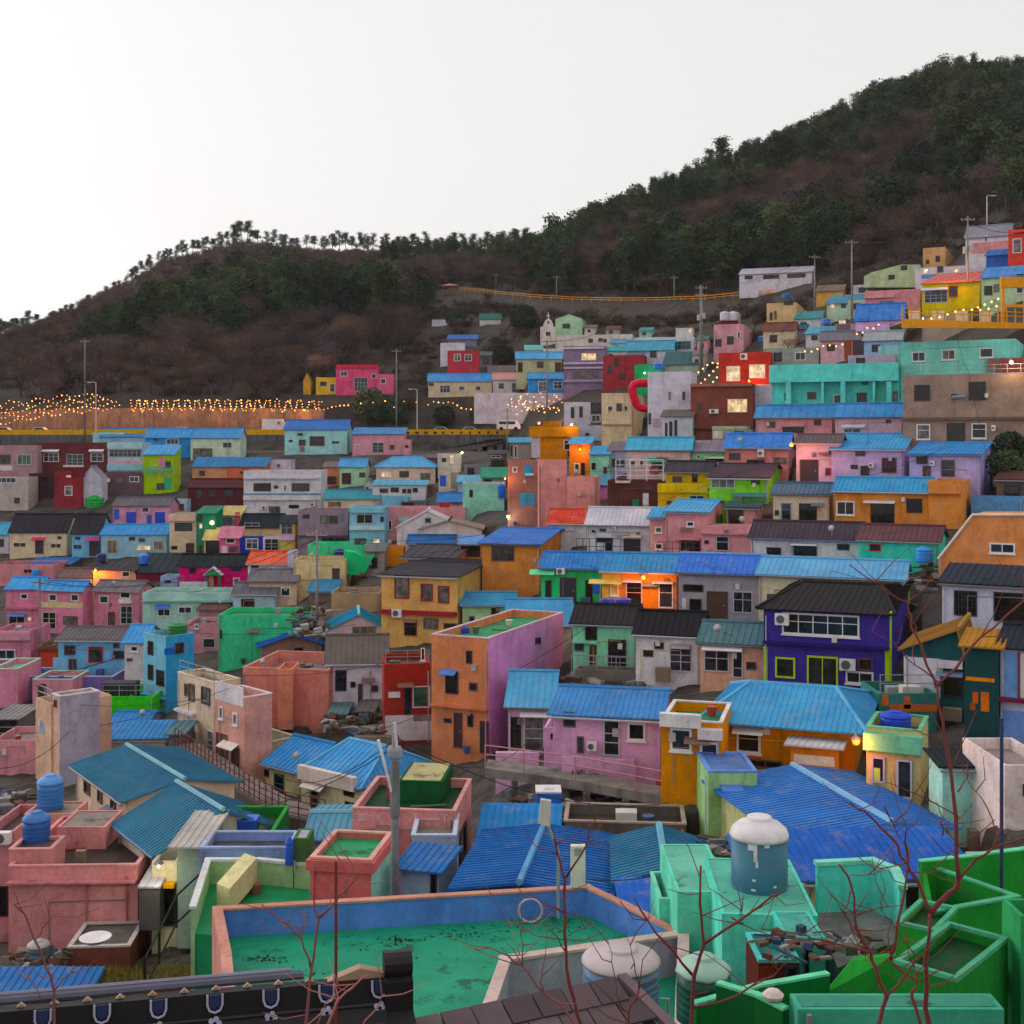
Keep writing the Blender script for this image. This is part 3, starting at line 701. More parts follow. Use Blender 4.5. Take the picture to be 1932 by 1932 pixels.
CROP('C3')
H('emerald green sloping wall below the navy water tank', -30, 285, 1640, 1820, '22a468', ('p', '22a468', [(-30, 1560), (85, 1580), (190, 1640), (290, 1590), (180, 1820), (-30, 1800)]), D=2)
H('pink house with a grey double window and blue roof edge by the yellow barrier', 58, 592, 352, 555, 'cf94a2', ('s', 288, '5a86c4'), W='s 265 438 385 545,b 445 465 495 512,w 90 465 130 495', D=5)
H('pink side wing with one small window, right of the pink house by the barrier', 594, 660, 408, 560, 'cf94a2', ('f',), W='k 605 465 640 495', D=3)
H('cream house with a broad light blue hipped roof and one lit window', 305, 915, 692, 860, 'cdb8a8', ('h', 592, '6fa3dc', 2.2), W='l 360 745 465 800,b 545 735 645 800,b 765 755 865 830')
H('long white house with a thin blue roof and three small dark windows', 270, 820, 882, 1030, 'bdbbc0', ('s', 832, '6f9fc4'), W='k 455 905 540 955,k 575 920 615 965,k 628 920 668 965,k 685 910 735 955,b 340 915 430 960,o 830 880 900 990', D=4)
H('white gable end beside the long white house with thin blue roof', 182, 270, 880, 950, 'c4c4d0', ('e', 830, '9a9cb0'), W='k 200 900 225 940', D=4, oh=.1)
H('tall ivory stair tower with a glowing upper opening', 942, 1178, 556, 742, 'c4bcb0', ('f', '8f8a88'), W='k 985 600 1030 640,l 1065 570 1112 662', D=4, found=1)
H('ivory storey with a royal blue door under the stair tower', 952, 1140, 745, 925, 'b5a898', ('f',), W='D 965 780 1030 892 2a4aa4,p 1075 750 1140 920 8a7a6a', D=4)
H('mint green flat house with a white roof edge and one tall slit window', 1200, 1630, 868, 1135, '88c8b4', ('f', 'b8c4c8', 'd0cdd8'), W='k 1270 930 1305 1005', D=5)
H('salmon pink terrace house with a white tall window below the aqua house', 412, 1225, 1112, 1320, 'cf9096', ('f', 'b5868c'), W='w 430 1240 470 1345,p 540 1210 640 1260 7fb0b0,p 960 1060 1070 1110 a02838', D=4)
H('blue gabled shed roof on the salmon pink terrace', 945, 1200, 1050, 1110, '9a6a70', ('g', 968, '3f78c4'), D=4)
H('sky blue house with a balcony and a pale lit window downstairs', 30, 392, 1112, 1520, '78acc6', ('f', '8fc0d4'), W='s 100 1180 270 1280,k 350 1205 382 1262,q 30 1300 392 1345 a8bcc8,q 30 1112 392 1165 86c4dc,b 80 1430 205 1505,l 275 1440 345 1515', D=5)
H('cornflower blue shed between the sky blue and the long white house', 370, 640, 1000, 1110, '6fa8c4', ('f', '7fb4d0'), D=3)
H('white house with a tall gable and one grey upper window', 520, 1195, 1320, 1500, 'cbc9d0', ('e', 1152, 'd6d4da', .46), W='w 805 1215 880 1280 8a8a90', D=5, oh=.2)
H('pale sandy house with a dark-edged low gable, right of the white gable', 765, 1395, 1335, 1460, 'c2b6ac', ('e', 1250, 'a8988c', .47), D=6, ridge='4a3a38')
H('small navy-roofed lean-to in front of the white gable', 640, 1110, 1480, 1540, '6a7890', ('g', 1405, '3464b0'), D=4)
H('mint wall house with a rust-stained blue roof below the aqua rooftops', 560, 820, 1050, 1110, '5a5a6a', ('f', '4a4a58'), W='k 575 1060 700 1105', D=3)
HO = H('bright orange house with a wide periwinkle roof and dark upstairs window', 1400, 1996, 1492, 1960, 'cc7f40', ('g', 1335, '5278d0'), W='b 1500 1512 1735 1668', r=2376, yaw=-14, oh=.45)
H('open porch with white posts under the periwinkle roof', 1170, 1395, 1494, 1640, 'b07a48', ('s', 1400, '7a90d8'), D=4, W='k 1180 1510 1380 1620')
CROP('C4')
H('brown brick house with blue-shuttered windows joined to the bare pink wall', 10, 325, 622, 1290, '8f675e', ('f', '6a5a58'), W='p 185 672 260 800 2f86ac,w 60 690 110 750,p 140 965 215 1090 3a8aac,p 222 965 290 1090 3a8aac,p 10 1180 40 1240 e8e0b0', brick=True, D=5)
H('bare salmon pink windowless wall, tallest part, beside the brown brick house', 332, 622, 622, 1290, 'cf8e88', ('f', 'b58480'), D=5, W='a 455 1110 548 1190')
H('lower bare salmon pink block with a blue corner, right of the tall pink wall', 624, 910, 798, 1250, 'cf8e88', ('f', 'b58480'), D=5)
H('mustard box house with a jutting cornice and a grey shuttered side window', 348, 628, 272, 600, 'ad6c12', ('f', '8a5a18'), W='q 232 275 745 380 b27010,p 255 395 344 598 b0a2ae,w 590 412 680 520,q 380 220 560 272 a86a14', D=5)
H('concrete grey house with slit openings behind the brown brick house', 30, 250, 440, 630, '7f7a78', ('s', 390, '5a94c4'), W='k 40 470 60 580,w 75 470 110 600', D=4)
H('orange house with a street lamp on its corner beside the mustard box', 650, 862, 452, 800, 'cf8430', ('s', 386, '5fa0d5'), W='w 700 655 755 760,k 770 650 810 780', D=4)
H('mint house with dark window holes below the orange lamp corner', 864, 1060, 562, 810, '86c2a8', ('s', 480, '4f93cf'), W='k 880 650 920 720,k 1050 670 1058 710,b 1000 690 1040 760', D=4)
H('lilac-grey house with dark openings under a brown roof', 1062, 1238, 522, 745, 'b0a8c4', ('s', 432, '7a6e74'), W='k 1090 610 1160 690,k 1180 610 1220 690', D=4)
H('pale pink house with arched white windows, a green awning and a white railing', 1242, 1900, 512, 745, 'c8b0b2', ('g', 396, '58a4ce'), W='w 1270 620 1340 692,w 1370 620 1425 692,c 1465 598 1665 640 2c9276,b 1500 650 1620 742')
H('dark brown retaining house wall with a white door under the white railing', 1045, 1580, 832, 1115, '4c2c2b', ('f', '5a4a48'), W='D 1410 965 1470 1095 a8a8b0,D 1300 1030 1370 1100 1f5a4a,q 1130 835 1280 858 b0a090', D=3, brick=True)
H('low white house with a vermilion red shed roof below the pink wall', 432, 820, 1272, 1500, 'c0bec4', ('g', 1136, 'd8442c'), W='', D=5)
H('white house with a pale stained roof and dark doorways', 832, 1478, 1285, 1600, 'ccccd2', ('g', 1122, 'cfcad6'), W='k 880 1345 915 1370,b 960 1330 1030 1360,k 930 1425 1100 1472,k 1020 1476 1095 1565,d 1210 1440 1385 1590,c 1200 1385 1400 1420 b0a090,a 1100 1310 1135 1340')
H('dusty pink house with a small sky blue shed roof', 1482, 1790, 1218, 1600, 'c2868c', ('s', 1112, '5f9fd8'), W='w 1535 1310 1610 1378,w 1535 1480 1615 1548', D=4)
H('pink shed with a torn blue roof corner above the dark brown wall', 930, 1040, 880, 1000, 'b06a9a', ('s', 780, '5f86b0'), D=3)
CROP('C5')
H('lemon yellow upper storey under a grey tiled roof with upturned end', -10, 460, 742, 880, 'd0aa18', ('g', 642, '413a46'), W='k 262 755 320 850,b 60 790 160 850', D=5)
H('lemon yellow lower storey with a long plain balcony', -90, 425, 962, 1115, 'd0aa18', ('f', 'c0a020'), W='q -90 865 425 955 d8b41c,s 235 985 390 1040,k 70 1050 130 1080,b 0 1040 55 1080', D=3)
H('apple green house with a dark tiled roof and wide veranda windows', 442, 1050, 806, 1045, '70b82e', ('g', 668, '4a3644'), W='s 460 812 705 912,k 875 830 965 872,p 445 922 720 1030 7cc83a,c 690 960 1020 1000 3a6a78', r=1410, yaw=-10)
H('seafoam green cottage with a grey lean-to roof behind the apple green house', 252, 595, 528, 660, '78c48a', ('s', 422, '857a86'), W='k 405 605 590 638,w 310 565 350 610,c 390 585 600 605 b8b8b0', D=4)
H('coral pink house with a royal blue roof right next to the street lamp', 602, 1260, 492, 700, 'c8827e', ('g', 356, '4a7fd8'), W='b 645 545 765 622,k 830 615 1015 655,b 1105 595 1240 662,a 945 512 1012 590', D=5)
H('lilac house with a dark wooden gate, washed orange by the street lamp', 1342, 1790, 442, 860, 'bfa8cc', ('g', 366, '685a60'), W='d 1380 615 1570 842,b 1675 500 1755 562,o 1640 700 1705 782,k 1720 690 1760 720', D=5)
H('cream cottage with a slate roof and a wide black doorway', 1102, 1680, 972, 1275, 'c4b49c', ('g', 866, '566684'), W='s 1185 1065 1290 1245 5a7a9a,k 1370 1070 1555 1262,k 1120 1140 1160 1190')
H('dusty pink two-storey house with a sky blue roof and balcony wing', -10, 430, 1162, 1600, 'c2868c', ('g', 1042, '5f9fd8'), W='w 205 1255 285 1312,k 145 1440 345 1572,c 95 1425 350 1445 a86a70,Rk 520 1190 570 1290', r=640, yaw=-12)
H('dusty pink veranda wing with a dark tin canopy', 620, 940, 1115, 1310, '9a7476', ('s', 1052, '34505a'), W='k 640 1130 790 1295,p 800 1130 930 1290 b07a78', D=4)
H('dusty pink balcony block with a grey glazed door', 360, 870, 1305, 1600, 'c2868c', ('f', 'a87074'), W='s 510 1408 645 1562,b 390 1450 440 1490,q 360 1380 870 1392 a06a70', D=2.2)
H('long white house with a dark brown roof and three black windows', 872, 2000, 1445, 1690, 'c6c6ce', ('g', 1268, '4a3c46'), W='k 1035 1525 1185 1622,k 1315 1510 1555 1652,k 1765 1490 1890 1552,k 1770 1630 1860 1685,c 1290 1478 1560 1502 c8c8cc,P 1290 1450 1300 1650')
H('pale pink long house with a blue roof under the teal building', 922, 1710, 170, 360, 'c88a8e', ('g', 60, '5088cc'), W='b 1045 220 1125 285,k 1200 265 1420 340,b 1525 205 1600 262,c 1195 255 1430 275 a87078', D=5)
H('pale green hut with a grey roof below the brick house', 470, 830, 270, 400, '8fa58a', ('f',), W='l 610 335 640 360,k 720 330 760 360', D=3)
CROP('C6')
H('blush pink house with a round white awning under the teal building', -20, 665, 165, 360, 'cda4ac', ('g', 45, '4a86cc'), W='k 505 205 530 240,k 535 205 555 240,c 50 255 290 285 b8b0b8,w 60 290 250 345', D=5)
H('lavender house with a sky blue roof and one brown barred window', -60, 690, 505, 830, 'b3a2d2', ('g', 358, '4f9ad8'), W='b 185 515 290 580,g 460 597 612 752 5a2a2a,k 140 670 210 712,d 240 680 330 800,a 330 650 380 700', r=930, yaw=-8)
H('lavender corner house with a blue roof and an open periwinkle gable wall', 745, 1480, 562, 1020, 'b3a2d2', ('g', 452, '3f86cf'), W='g 820 585 935 662,b 1075 620 1215 792,d 885 680 965 802,a 965 630 1010 680', r=1655, yaw=-14, side='9f92d4')
H('amber house with a teal-blue roof and a white-hooded dark garage door', -30, 940, 948, 1295, 'cf843e', ('g', 812, '4394cc'), W='w -10 1045 180 1192,k 345 1068 592 1288,g 715 1020 880 1168,c 275 1040 600 1066', D=5)
H('amber flat annex with a raised parapet beside the amber house', 942, 1280, 838, 1295, 'd48a46', ('f', 'b0784a'), W='q 942 960 1280 972 a06a3a', D=5, r=1375, yaw=-12)
H('turquoise house with a maroon-brown roof behind a sky blue water tank', 225, 1050, 1462, 1730, '3cc0aa', ('g', 1306, '664248'), W='o 330 1487 452 1567,k 240 1660 490 1692,P 1010 1460 1025 1720')
H('tan stone-faced building, two storeys, with dark-framed upstairs windows', 680, 2050, -280, 432, '7f6c60', ('f', '6a6668', '7a7888'), W='w 820 250 962 410,k 1135 240 1320 440,w 1390 240 1545 400,q 660 178 2050 205 5a4a44,a 1600 260 1640 320', D=9, ds=.98)
tan = HOUSES[-1]
H('orange gabled wall with a cut slope and one long white-framed window', 1045, 2300, 1640, 1830, 'c98350', ('p', 'c98350', [(1045, 1830), (1045, 1650), (1400, 1195), (2300, 1195), (2300, 1830)]), W='w 1575 1480 1840 1590', D=5, ds=.97)
og = HOUSES[-1]; _q = [hs_local(og, cu(x), cv(y)) for x, y in ((1045, 1650), (1400, 1195), (2300, 1195))]
MB().tube([(x, -.05, z + .04) for x, z in _q], .11, 6).build('coping', paint('b0a49c'), og.e)
H('white house with wide black windows under a ribbed dark roof by the orange gable', 1085, 2300, 1945, 2500, 'b5b8cc', ('s', 1720, '332f40'), W='', D=4, ds=.95)
bw = HOUSES[-1]
CROP('B4'); WIN(bw, 'g 1425 415 1592 598,k 1712 430 1990 642'); 
CROP('E2'); WIN(tan, 'g 1235 1260 1335 1362,g 1580 1240 1690 1357,w 1462 1310 1520 1342 7a6a5a')
# ------------------------------------------------------------------ middle rows
CROP('B3')
H('emerald green house with a mint canopy under a long blue roof', 250, 690, 247, 512, '30a65e', ('g', 142, '3f7fcf'), W='d 385 320 505 500,k 280 340 325 462,k 570 340 622 510,a 365 250 425 292,c 170 262 350 296 5cb888,p 625 360 680 440 2a5aa8', D=5)
H('yellow and orange house glowing under a street lamp, with white-framed doors', 692, 1236, 278, 600, 'cb8628', ('g', 152, '4f8cca'), W='w 862 350 985 552 d8b0a8,w 1100 357 1208 542,w 750 370 812 452,c 600 335 840 362 c8b060,p 692 285 820 500 b59a3a,c 845 335 980 350,c 1060 345 1210 360', D=5)
H('grey cement house with a cobalt blue roof and open dark doorways', 1246, 1836, 292, 640, '88838c', ('g', 157, '4a72d8'), W='k 1280 370 1425 422,k 1325 475 1412 582,d 1450 420 1602 612,s 1640 420 1782 577,p 1270 470 1300 560 a8a4a8', D=5, ridge='9a9ae0')
CROP('B4')
H('pale cream house with a long light blue roof behind the purple house', 10, 1060, 330, 600, 'c6be9e', ('g', 192, '7fa8dc'), W='b 70 440 202 562', D=5)
pur = H('deep purple house with lime green trim and a row of white upstairs windows', 45, 955, 590, 1095, '382c80', ('h', 372, '201d22', 1.0), W='w 180 583 740 742,y 130 898 275 1048,y 360 890 585 1125,w 640 1000 842 1092,b 730 905 835 992,a 600 905 715 985,a 135 575 235 657,q 45 800 955 818 241a58,p 45 820 75 1090 8fae22,p 925 840 962 1090 8fae22', r=1160, yaw=-14, oh=.35)
CROP('B3')
H('mint green house with a black roof and an ornate dark doorway grille', 480, 930, 652, 1022, '78bf9a', ('g', 522, '2e272c'), W='k 570 665 655 772,d 600 810 652 1000,g 735 770 866 1008,b 490 790 562 852,q 480 775 660 792 8fcfae', D=5)
H('white cottage with a black roof and a grey sliding door', 936, 1400, 738, 1062, 'c6c2c8', ('g', 572, '1f1d21'), W='s 1180 805 1342 1002,k 990 845 1062 892,k 1070 790 1138 837', D=5)
H('peach cottage with a slate roof and glazed grey sliding doors', 1402, 1870, 802, 1072, 'c69880', ('g', 652, '667480'), W='s 1430 842 1612 1002,s 1635 852 1712 1047,b 1735 930 1808 987,c 1420 810 1712 842', D=5)
H('beige house end with a plain sky blue roof behind the pink tower', 10, 470, 655, 830, 'b0a090', ('g', 482, '5f9fdc'), D=5)
H('pink cottage with barred windows under a pale sky blue roof', 10, 330, 1245, 1590, 'c9a0be', ('g', 1005, '6aa5d8'), W='g 20 1330 105 1562,s 125 1310 272 1582,c 100 1285 330 1320 c0b4bc', D=5.5, yaw=-6)
lil = H('lilac pink house with a mottled blue roof and a tall glazed door', 335, 1112, 1320, 1850, 'cc9cc2', ('g', 1130, '5585cc'), W='s 700 1345 822 1612,w 875 1370 1006 1502,b 410 1290 500 1402,b 510 1470 560 1590,a 590 1500 660 1560', D=6, yaw=-8)
H('small lilac box annex with a dark door on the lilac pink house', 270, 492, 1410, 1660, 'cc9cc2', ('f', '9a9098'), W='k 318 1450 370 1492,d 415 1452 470 1582', D=2.5, ds=.97)
H('lilac garden wall with red pots in front of the lilac pink house', 400, 925, 1632, 1852, 'cc9cc2', ('f', 'a88aa4'), D=.35, ds=.985, ph=.05)
H('pale pink yard wall with a low parapet left of the lilac garden wall', -80, 232, 1590, 1760, 'c6a4bc', ('f', '9a8a98'), D=.35, ds=.985, ph=.05)
mus = H('mustard house with two white-framed windows and a white parapet terrace', 1118, 1560, 1380, 1832, 'bd7716', ('f', '2f8a62', 'c8c4c4'), W='w 1185 1410 1342 1577,w 1400 1510 1537 1627,q 1115 1300 1410 1395 c8c4c4,q 1390 1410 1565 1485 c4c0c0', D=4, ds=.985)
CROP('B4')
H('mustard house with a broad ribbed blue hipped roof', -330, 700, 1420, 1740, 'b97418', ('h', 1105, '5a9ed8', 1.1), W='w -150 1430 25 1592,c -170 1400 50 1440 c8c8c8,b -60 1640 180 1700', yaw=-20, D=7.5, oh=.6, ridge='74b0e4')
H('white canopy lean-to with an orange side wall at the mustard house', 240, 590, 1560, 1800, 'bd7420', ('s', 1445, 'ccc8cc'), W='p 265 1610 560 1680 c8c4bc,p 290 1690 450 1790 7a7a6a,l 480 1700 520 1740', r=760, yaw=-20, D=3)
H('small olive house with a green parapet and two painted doors', 790, 1185, 1440, 1920, 'a89c6c', ('f', '3a5a4a', '5a9a7a'), W='q 775 1450 1200 1575 5aa284,s 828 1618 925 1805 8a86a4,s 1010 1640 1122 1920 8a9ab0,D 845 1700 890 1790 8fb04a', D=2.8, yaw=-24)
H('dark teal shack with rust-orange murals and a white panel wall', 1060, 1500, 865, 1330, '1d4648', ('e', 700, 'a87a34', .9), W='p 1062 900 1325 1185 b8b4c0,k 1340 980 1485 1185,q 1320 920 1490 972 b8b0b4', D=5, oh=.25)
H('dark teal clapboard shack side with an orange painted mural', 1502, 1750, 830, 1560, '1b3a3e', ('s', 700, 'b07a1c'), W='p 1510 1045 1720 1072 b06a1c,p 1560 1150 1600 1230 a8501c,p 1620 1150 1680 1290 a8561c,p 1540 1230 1580 1280 8a4418,k 1560 1480 1700 1560', D=4, ds=.99)
H('blue-panelled white house at the right edge under a dark peaked roof', 1762, 2150, 850, 1590, 'a8acc4', ('g', 680, '2e2a38'), W='p 1790 870 1890 1195 5f86b8,p 1905 870 2050 1195 b8b8b4,q 1760 1200 2150 1225 5a1c30,p 1780 1290 2050 1560 5a78b0,P 1890 860 1902 1210 6a2a34', D=5)
H('balcony house with a rust-orange painted rail beside the blue hipped roof', 880, 1300, 1160, 1300, '2f6a64', ('f', '4a4038'), W='p 900 1170 950 1250 a8602c,p 1060 1180 1110 1270 b0642c,p 960 1240 1300 1290 a85a24', D=3, found=5, d=58)
# ------------------------------------------------------------------ left middle
CROP('B1')
H('pink two-storey house with a bright blue roof and a shop awning, at the left', 42, 275, 402, 690, 'c87a96', ('g', 322, '4f93dc'), W='w 150 435 202 477,s 65 595 180 662,c 60 578 190 600 4a70a8,q 42 535 275 548 a86478,l 200 605 230 635', D=5)
H('pink two-storey house with a cream band and two square upstairs windows', 287, 600, 412, 700, 'c87a96', ('g', 347, '4f93dc'), W='w 355 440 412 492,w 515 440 572 492,s 310 570 407 692,b 460 600 562 662,p 287 500 600 540 c0ac84', r=672, yaw=-12)
H('pink tiled house with a grey roof and a grey shuttered entrance', 682, 1005, 417, 668, 'c87c92', ('g', 347, '787076'), W='w 720 450 787 507,w 870 420 946 472,s 875 525 962 657,d 785 570 832 662,q 870 475 960 505 c4bcc0', r=1112, yaw=-12, brick=True)
H('sage green long house with blue window hoods and a flat roof', 1032, 1735, 432, 672, '8ab0a8', ('f', '8a9a94'), W='w 1140 545 1237 602,w 1290 530 1392 582,w 1510 535 1602 597,c 1128 515 1232 540 3a66b8,w 1655 545 1700 585,q 1032 485 1735 496 6f9890', D=5)
H('grey cement cube standing on the sage green long house', 1300, 1500, 352, 450, 'a0aeb2', ('f', '9aa0a4'), D=4)
H('dusky rose house with a pink parapet at the left edge', -60, 222, 705, 975, 'a86a80', ('f', '8a6a74'), W='w -20 840 112 912,q -60 712 222 772 cf90a6', D=5)
H('rusty orange shed under leafy pots, left of the blue house', 292, 405, 845, 960, 'b04028', ('s', 800, '6a3a34'), D=3)
H('azure house with red-framed window under a mossy grey roof', 422, 898, 767, 1070, '6aacd6', ('g', 682, '6c666c'), W='b 465 810 547 882,o 640 820 747 937,b 820 795 866 832,b 820 850 902 912,d 500 910 555 1040,D 385 900 490 990 7fb8dc', D=5)
H('white narrow house with a cornflower roof between the azure houses', 902, 1042, 787, 1140, 'cac0c4', ('g', 667, '5a9be0'), W='w 945 815 1002 857,b 920 905 960 925', D=5)
blt = H('tall azure tower house with a green drum on its flat roof', 1040, 1200, 748, 1260, '74b4cf', ('f', 'b09a94'), W='g 1075 780 1112 882,g 1075 950 1112 1062,g 1135 990 1192 1107,Rp 1190 830 1270 876 2058c0,Rb 1265 790 1332 872,q 1040 1170 1200 1182 4a90b0', r=1405, yaw=-42, side='2f8cbc')  # side: the shaded face, its darker tone put into the paint
H('emerald plain wall building behind the brown gabled house', 1582, 2190, 592, 935, '38ac7a', ('f', '2a8a50'), D=5, W='k 1590 700 1610 760')
H('mauve-pink cottage with a moss green flat roof beside the azure tower', 1345, 1575, 650, 840, 'b87c88', ('f', '2a6a38'), W='s 1470 760 1560 830,w 1410 660 1440 690', D=4)
H('candy pink house with a mint parapet at the left edge above the dark garage', -60, 130, 985, 1240, 'd88aa4', ('f', '9ac0a0', 'a0ccb0'), D=5)
H('dark garage front with a grey lean-to roof at the left edge', -60, 135, 1345, 1500, '6a5a5e', ('s', 1285, '8a8486'), W='k -40 1355 125 1490', D=4)
H('dusky pink blank wall at the left edge below the dark garage', -60, 272, 1500, 1720, 'b8808a', ('f', '9a7a7e'), D=4)
H('candy pink hut with a mint roof edge and a brown door', 236, 525, 1062, 1210, 'd68ea0', ('f', '9acaa8', 'a4d0b4'), W='d 270 1090 332 1195', D=4)
H('violet parapet terrace behind the candy pink hut', 140, 820, 1040, 1150, '655894', ('f', '8a86b0', 'b0a4c0'), D=4)
H('peach house with a tall lilac-grey stair block and white cap', 372, 432, 1187, 1820, 'd2ae98', ('f', 'c8c4cc', 'cac6ce'), W='b 395 1205 412 1260', r=722, yaw=-48, side='938da0')
H('peach side house with one pale blue shuttered window', 258, 370, 1235, 1800, 'd2ac96', ('f', '6a7f94'), W='p 285 1370 320 1450 7f98b0', yaw=-48, D=4)
grn = H('grass green rooftop block carrying a black crate', 732, 1112, 1182, 1330, '32a424', ('f', '3a9a2a'), D=5, ph=.7)
H('cream house with a small tilted blue roof behind the long blue gable', 585, 1200, 1490, 1690, 'bda48c', ('s', 1365, '3f84cc'), W='k 480 1700 510 1740', D=4.5, yaw=6)
H('blue roof ridge poking up behind the small tilted blue roof', 800, 1060, 1375, 1420, '6a7a90', ('g', 1300, '3f80cc'), D=4)
CROP('A1')
lb1 = H('long cream hall with a ribbed steel blue gable roof, far half', 540, 890, 370, 976, 'c8b49c', ('g', 110, '48789c'), W='b 590 240 630 330,b 685 300 715 390,b 775 365 808 450', yaw=-54, d=56.7, D=5.2, ridge='a8b4c8', oh=.35)
lb2 = H('long cream hall with a ribbed steel blue gable roof, near half', 840, 1110, 730, 1422, 'b8b4a0', ('g', 350, '48789c'), yaw=-54, d=49.6, D=5.2, ridge='a8b4c8', oh=.35)
CROP('B1')
H('cream alley house with tall brown windows and a cluttered balcony roof', 1288, 1548, 1085, 1635, 'd4bfa8', ('f', '8a7468', 'c4b4a4'), W='b 1340 1090 1372 1180,t 1372 1090 1412 1215 4a3a30,t 1462 1115 1525 1240 3a3030,s 1505 1430 1550 1600,k 1380 1430 1415 1480,q 1290 1280 1420 1300 c8c4cc,b 1300 1400 1335 1490', r=1700, yaw=-48)
H('rose alley house with white cap and two white windows', 1560, 1770, 1195, 1770, 'cf9a90', ('f', 'c08a80', 'c8c2c8'), W='w 1590 1255 1618 1345,w 1690 1300 1722 1390,b 1570 1450 1650 1660 74342e,d 1680 1550 1735 1740,p 1560 1090 1765 1230 c8c4cc,c 1620 1510 1730 1550 b8b0a8', r=1815, yaw=-46)
CROP('B2')
sal = H('big salmon rooftop block with a navy cube on its terrace', 20, 640, 985, 1380, 'c97c72', ('f', '8f8a86', 'cf8a80'), D=7, yaw=-10, ph=.9)
H('salmon terrace parapet with a raised square corner', 270, 380, 985, 1110, 'd2846e', ('f', 'c07a6a'), D=3, d=86)
H('white house with a weathered brown-grey roof beside the salmon block', 632, 1060, 935, 1285, 'bebcc6', ('g', 742, '6c625c'), W='g 690 990 772 1142,d 855 1090 888 1232,b 950 1100 1002 1147,k 800 1075 837 1117,P 940 990 950 1240', D=6, yaw=6)
H('pale pink gabled house with a cyan roof and a grey shutter', 640, 1045, 690, 790, 'c8b4bc', ('e', 590, '3296c4', .55), W='t 810 672 985 765 8a7464', D=5, yaw=8, ridge='a8c8d8')
brn = H('brown gabled house with a bright cobalt roof', 165, 590, 815, 970, '80645a', ('e', 738, '2f66c4', .47), W='k 390 828 457 880', D=7, yaw=18, ridge='a0b0d8', oh=.4)
H('rough stone house with a flat top and cracked wall', 660, 1010, 432, 560, '927c62', ('f', '7a6a60'), D=5)
H('teal-blue tin roof shed left of the rough stone house', 500, 690, 420, 480, '6a5a54', ('s', 335, '3a7aac'), D=4)
yel = H('butter yellow house with a dark roof, red-framed windows and a red band', 1025, 1575, 315, 745, 'd6a864', ('g', 225, '423f48'), W='r 1120 300 1227 472,r 1310 365 1397 492,r 1435 380 1517 507,a 1112 545 1182 605,b 1190 628 1282 742,b 1330 615 1437 692,b 1475 650 1572 692,c 1190 622 1285 640 7a5a4a', r=1925, yaw=-16, oh=.35)
CROP('B2')
WIN(yel, 'q 1030 560 1572 590 84202c')
H('orange house behind the butter yellow house, with a dark tiled roof', 1180, 1560, 178, 300, 'cf8632', ('g', 88, '45424c'), W='D 1395 180 1440 215 3a8a4a,D 1450 180 1490 215 2a7a3a', r=1760, yaw=-12)
H('amber parapet box on the left of the dark tiled roof', 1020, 1180, 100, 200, 'd0882a', ('f', 'b0742a'), D=3)
H('pale green cottage with a blue tin roof right of the butter yellow house', 1612, 1990, 515, 680, '94b488', ('g', 432, '4f93c8'), W='k 1820 540 1880 600,p 1700 600 1900 640 b0c49c,b 1660 600 1700 650', D=4)
red = H('brick red narrow house with a white base and a white-framed green window', 1045, 1380, 945, 1500, '87291f', ('f', '6a4a44'), W='v 1250 1105 1377 1262,k 1185 1100 1245 1312 641c1c,p 1075 1148 1160 1190 c8c4c8,p 1255 1265 1400 1360 7a2420,w 1310 830 1340 920', yaw=8, D=4)
WIN(red, 'p 1050 1315 1420 1500 bcbac0')
pnk = H('tall orange house with an orchid pink side wall and green roof deck', 1388, 1800, 765, 1592, 'bb744e', ('f', '2f9a62', 'c8a8b8'), W='g 1490 1000 1582 1162,k 1640 850 1682 942,b 1660 1080 1722 1142,d 1550 1300 1612 1552,d 1740 1360 1802 1592,k 1480 1340 1532 1370,c 1465 985 1577 1018 4468ac,k 1650 1310 1690 1400,q 1390 1250 1800 1262 a86444,P 1660 1260 1668 1320', r=2342, yaw=-24, side='cc88c0', ph=.5)
CROP('B3'); WIN(pnk, 'Rk 207 755 220 802,Rk 228 755 242 802'); CROP('B2')
H('blue and white corrugated lean-to roof behind the orchid pink house', 1300, 1680, 755, 800, 'b8b4cc', ('s', 680, 'a8b4d8'), D=4, ds=1.1)
# alley houses with blue roofs
H('cream alley house with a blue roof and dark green door', 185, 450, 1720, 1905, 'c2b48c', ('g', 1500, '4a8cd4'), W='s 250 1740 322 1930 2a5a54,k 180 1710 210 1760', yaw=-38, D=5, d=74, found=4)
a2 = H('cream alley house with a broad blue roof, white eave wall and grey door', 445, 872, 1840, 2060, 'b8b090', ('h', 1520, '5a98dc', .9), W='', yaw=-38, D=6, d=68.5, found=4, ridge='84b4e8')
H('low concrete terrace with a mossy deck above a yellow door, in the alley', -180, 150, 1530, 1790, 'a09684', ('f', '5a6a5c', 'a8a090'), W='t -150 1600 -90 1760,d 40 1620 115 1850,p 40 1540 160 1640 c89a48,D -180 1590 -150 1700 7a3028', yaw=-46, r=420, d=80, found=5, ph=.7)
CROP('A2')
WIN(a2, 's 490 265 555 465 8a7470,k 725 290 795 345,k 735 385 795 440,q 430 165 820 260 c8bcb4,c 460 245 605 285 b8aca4')
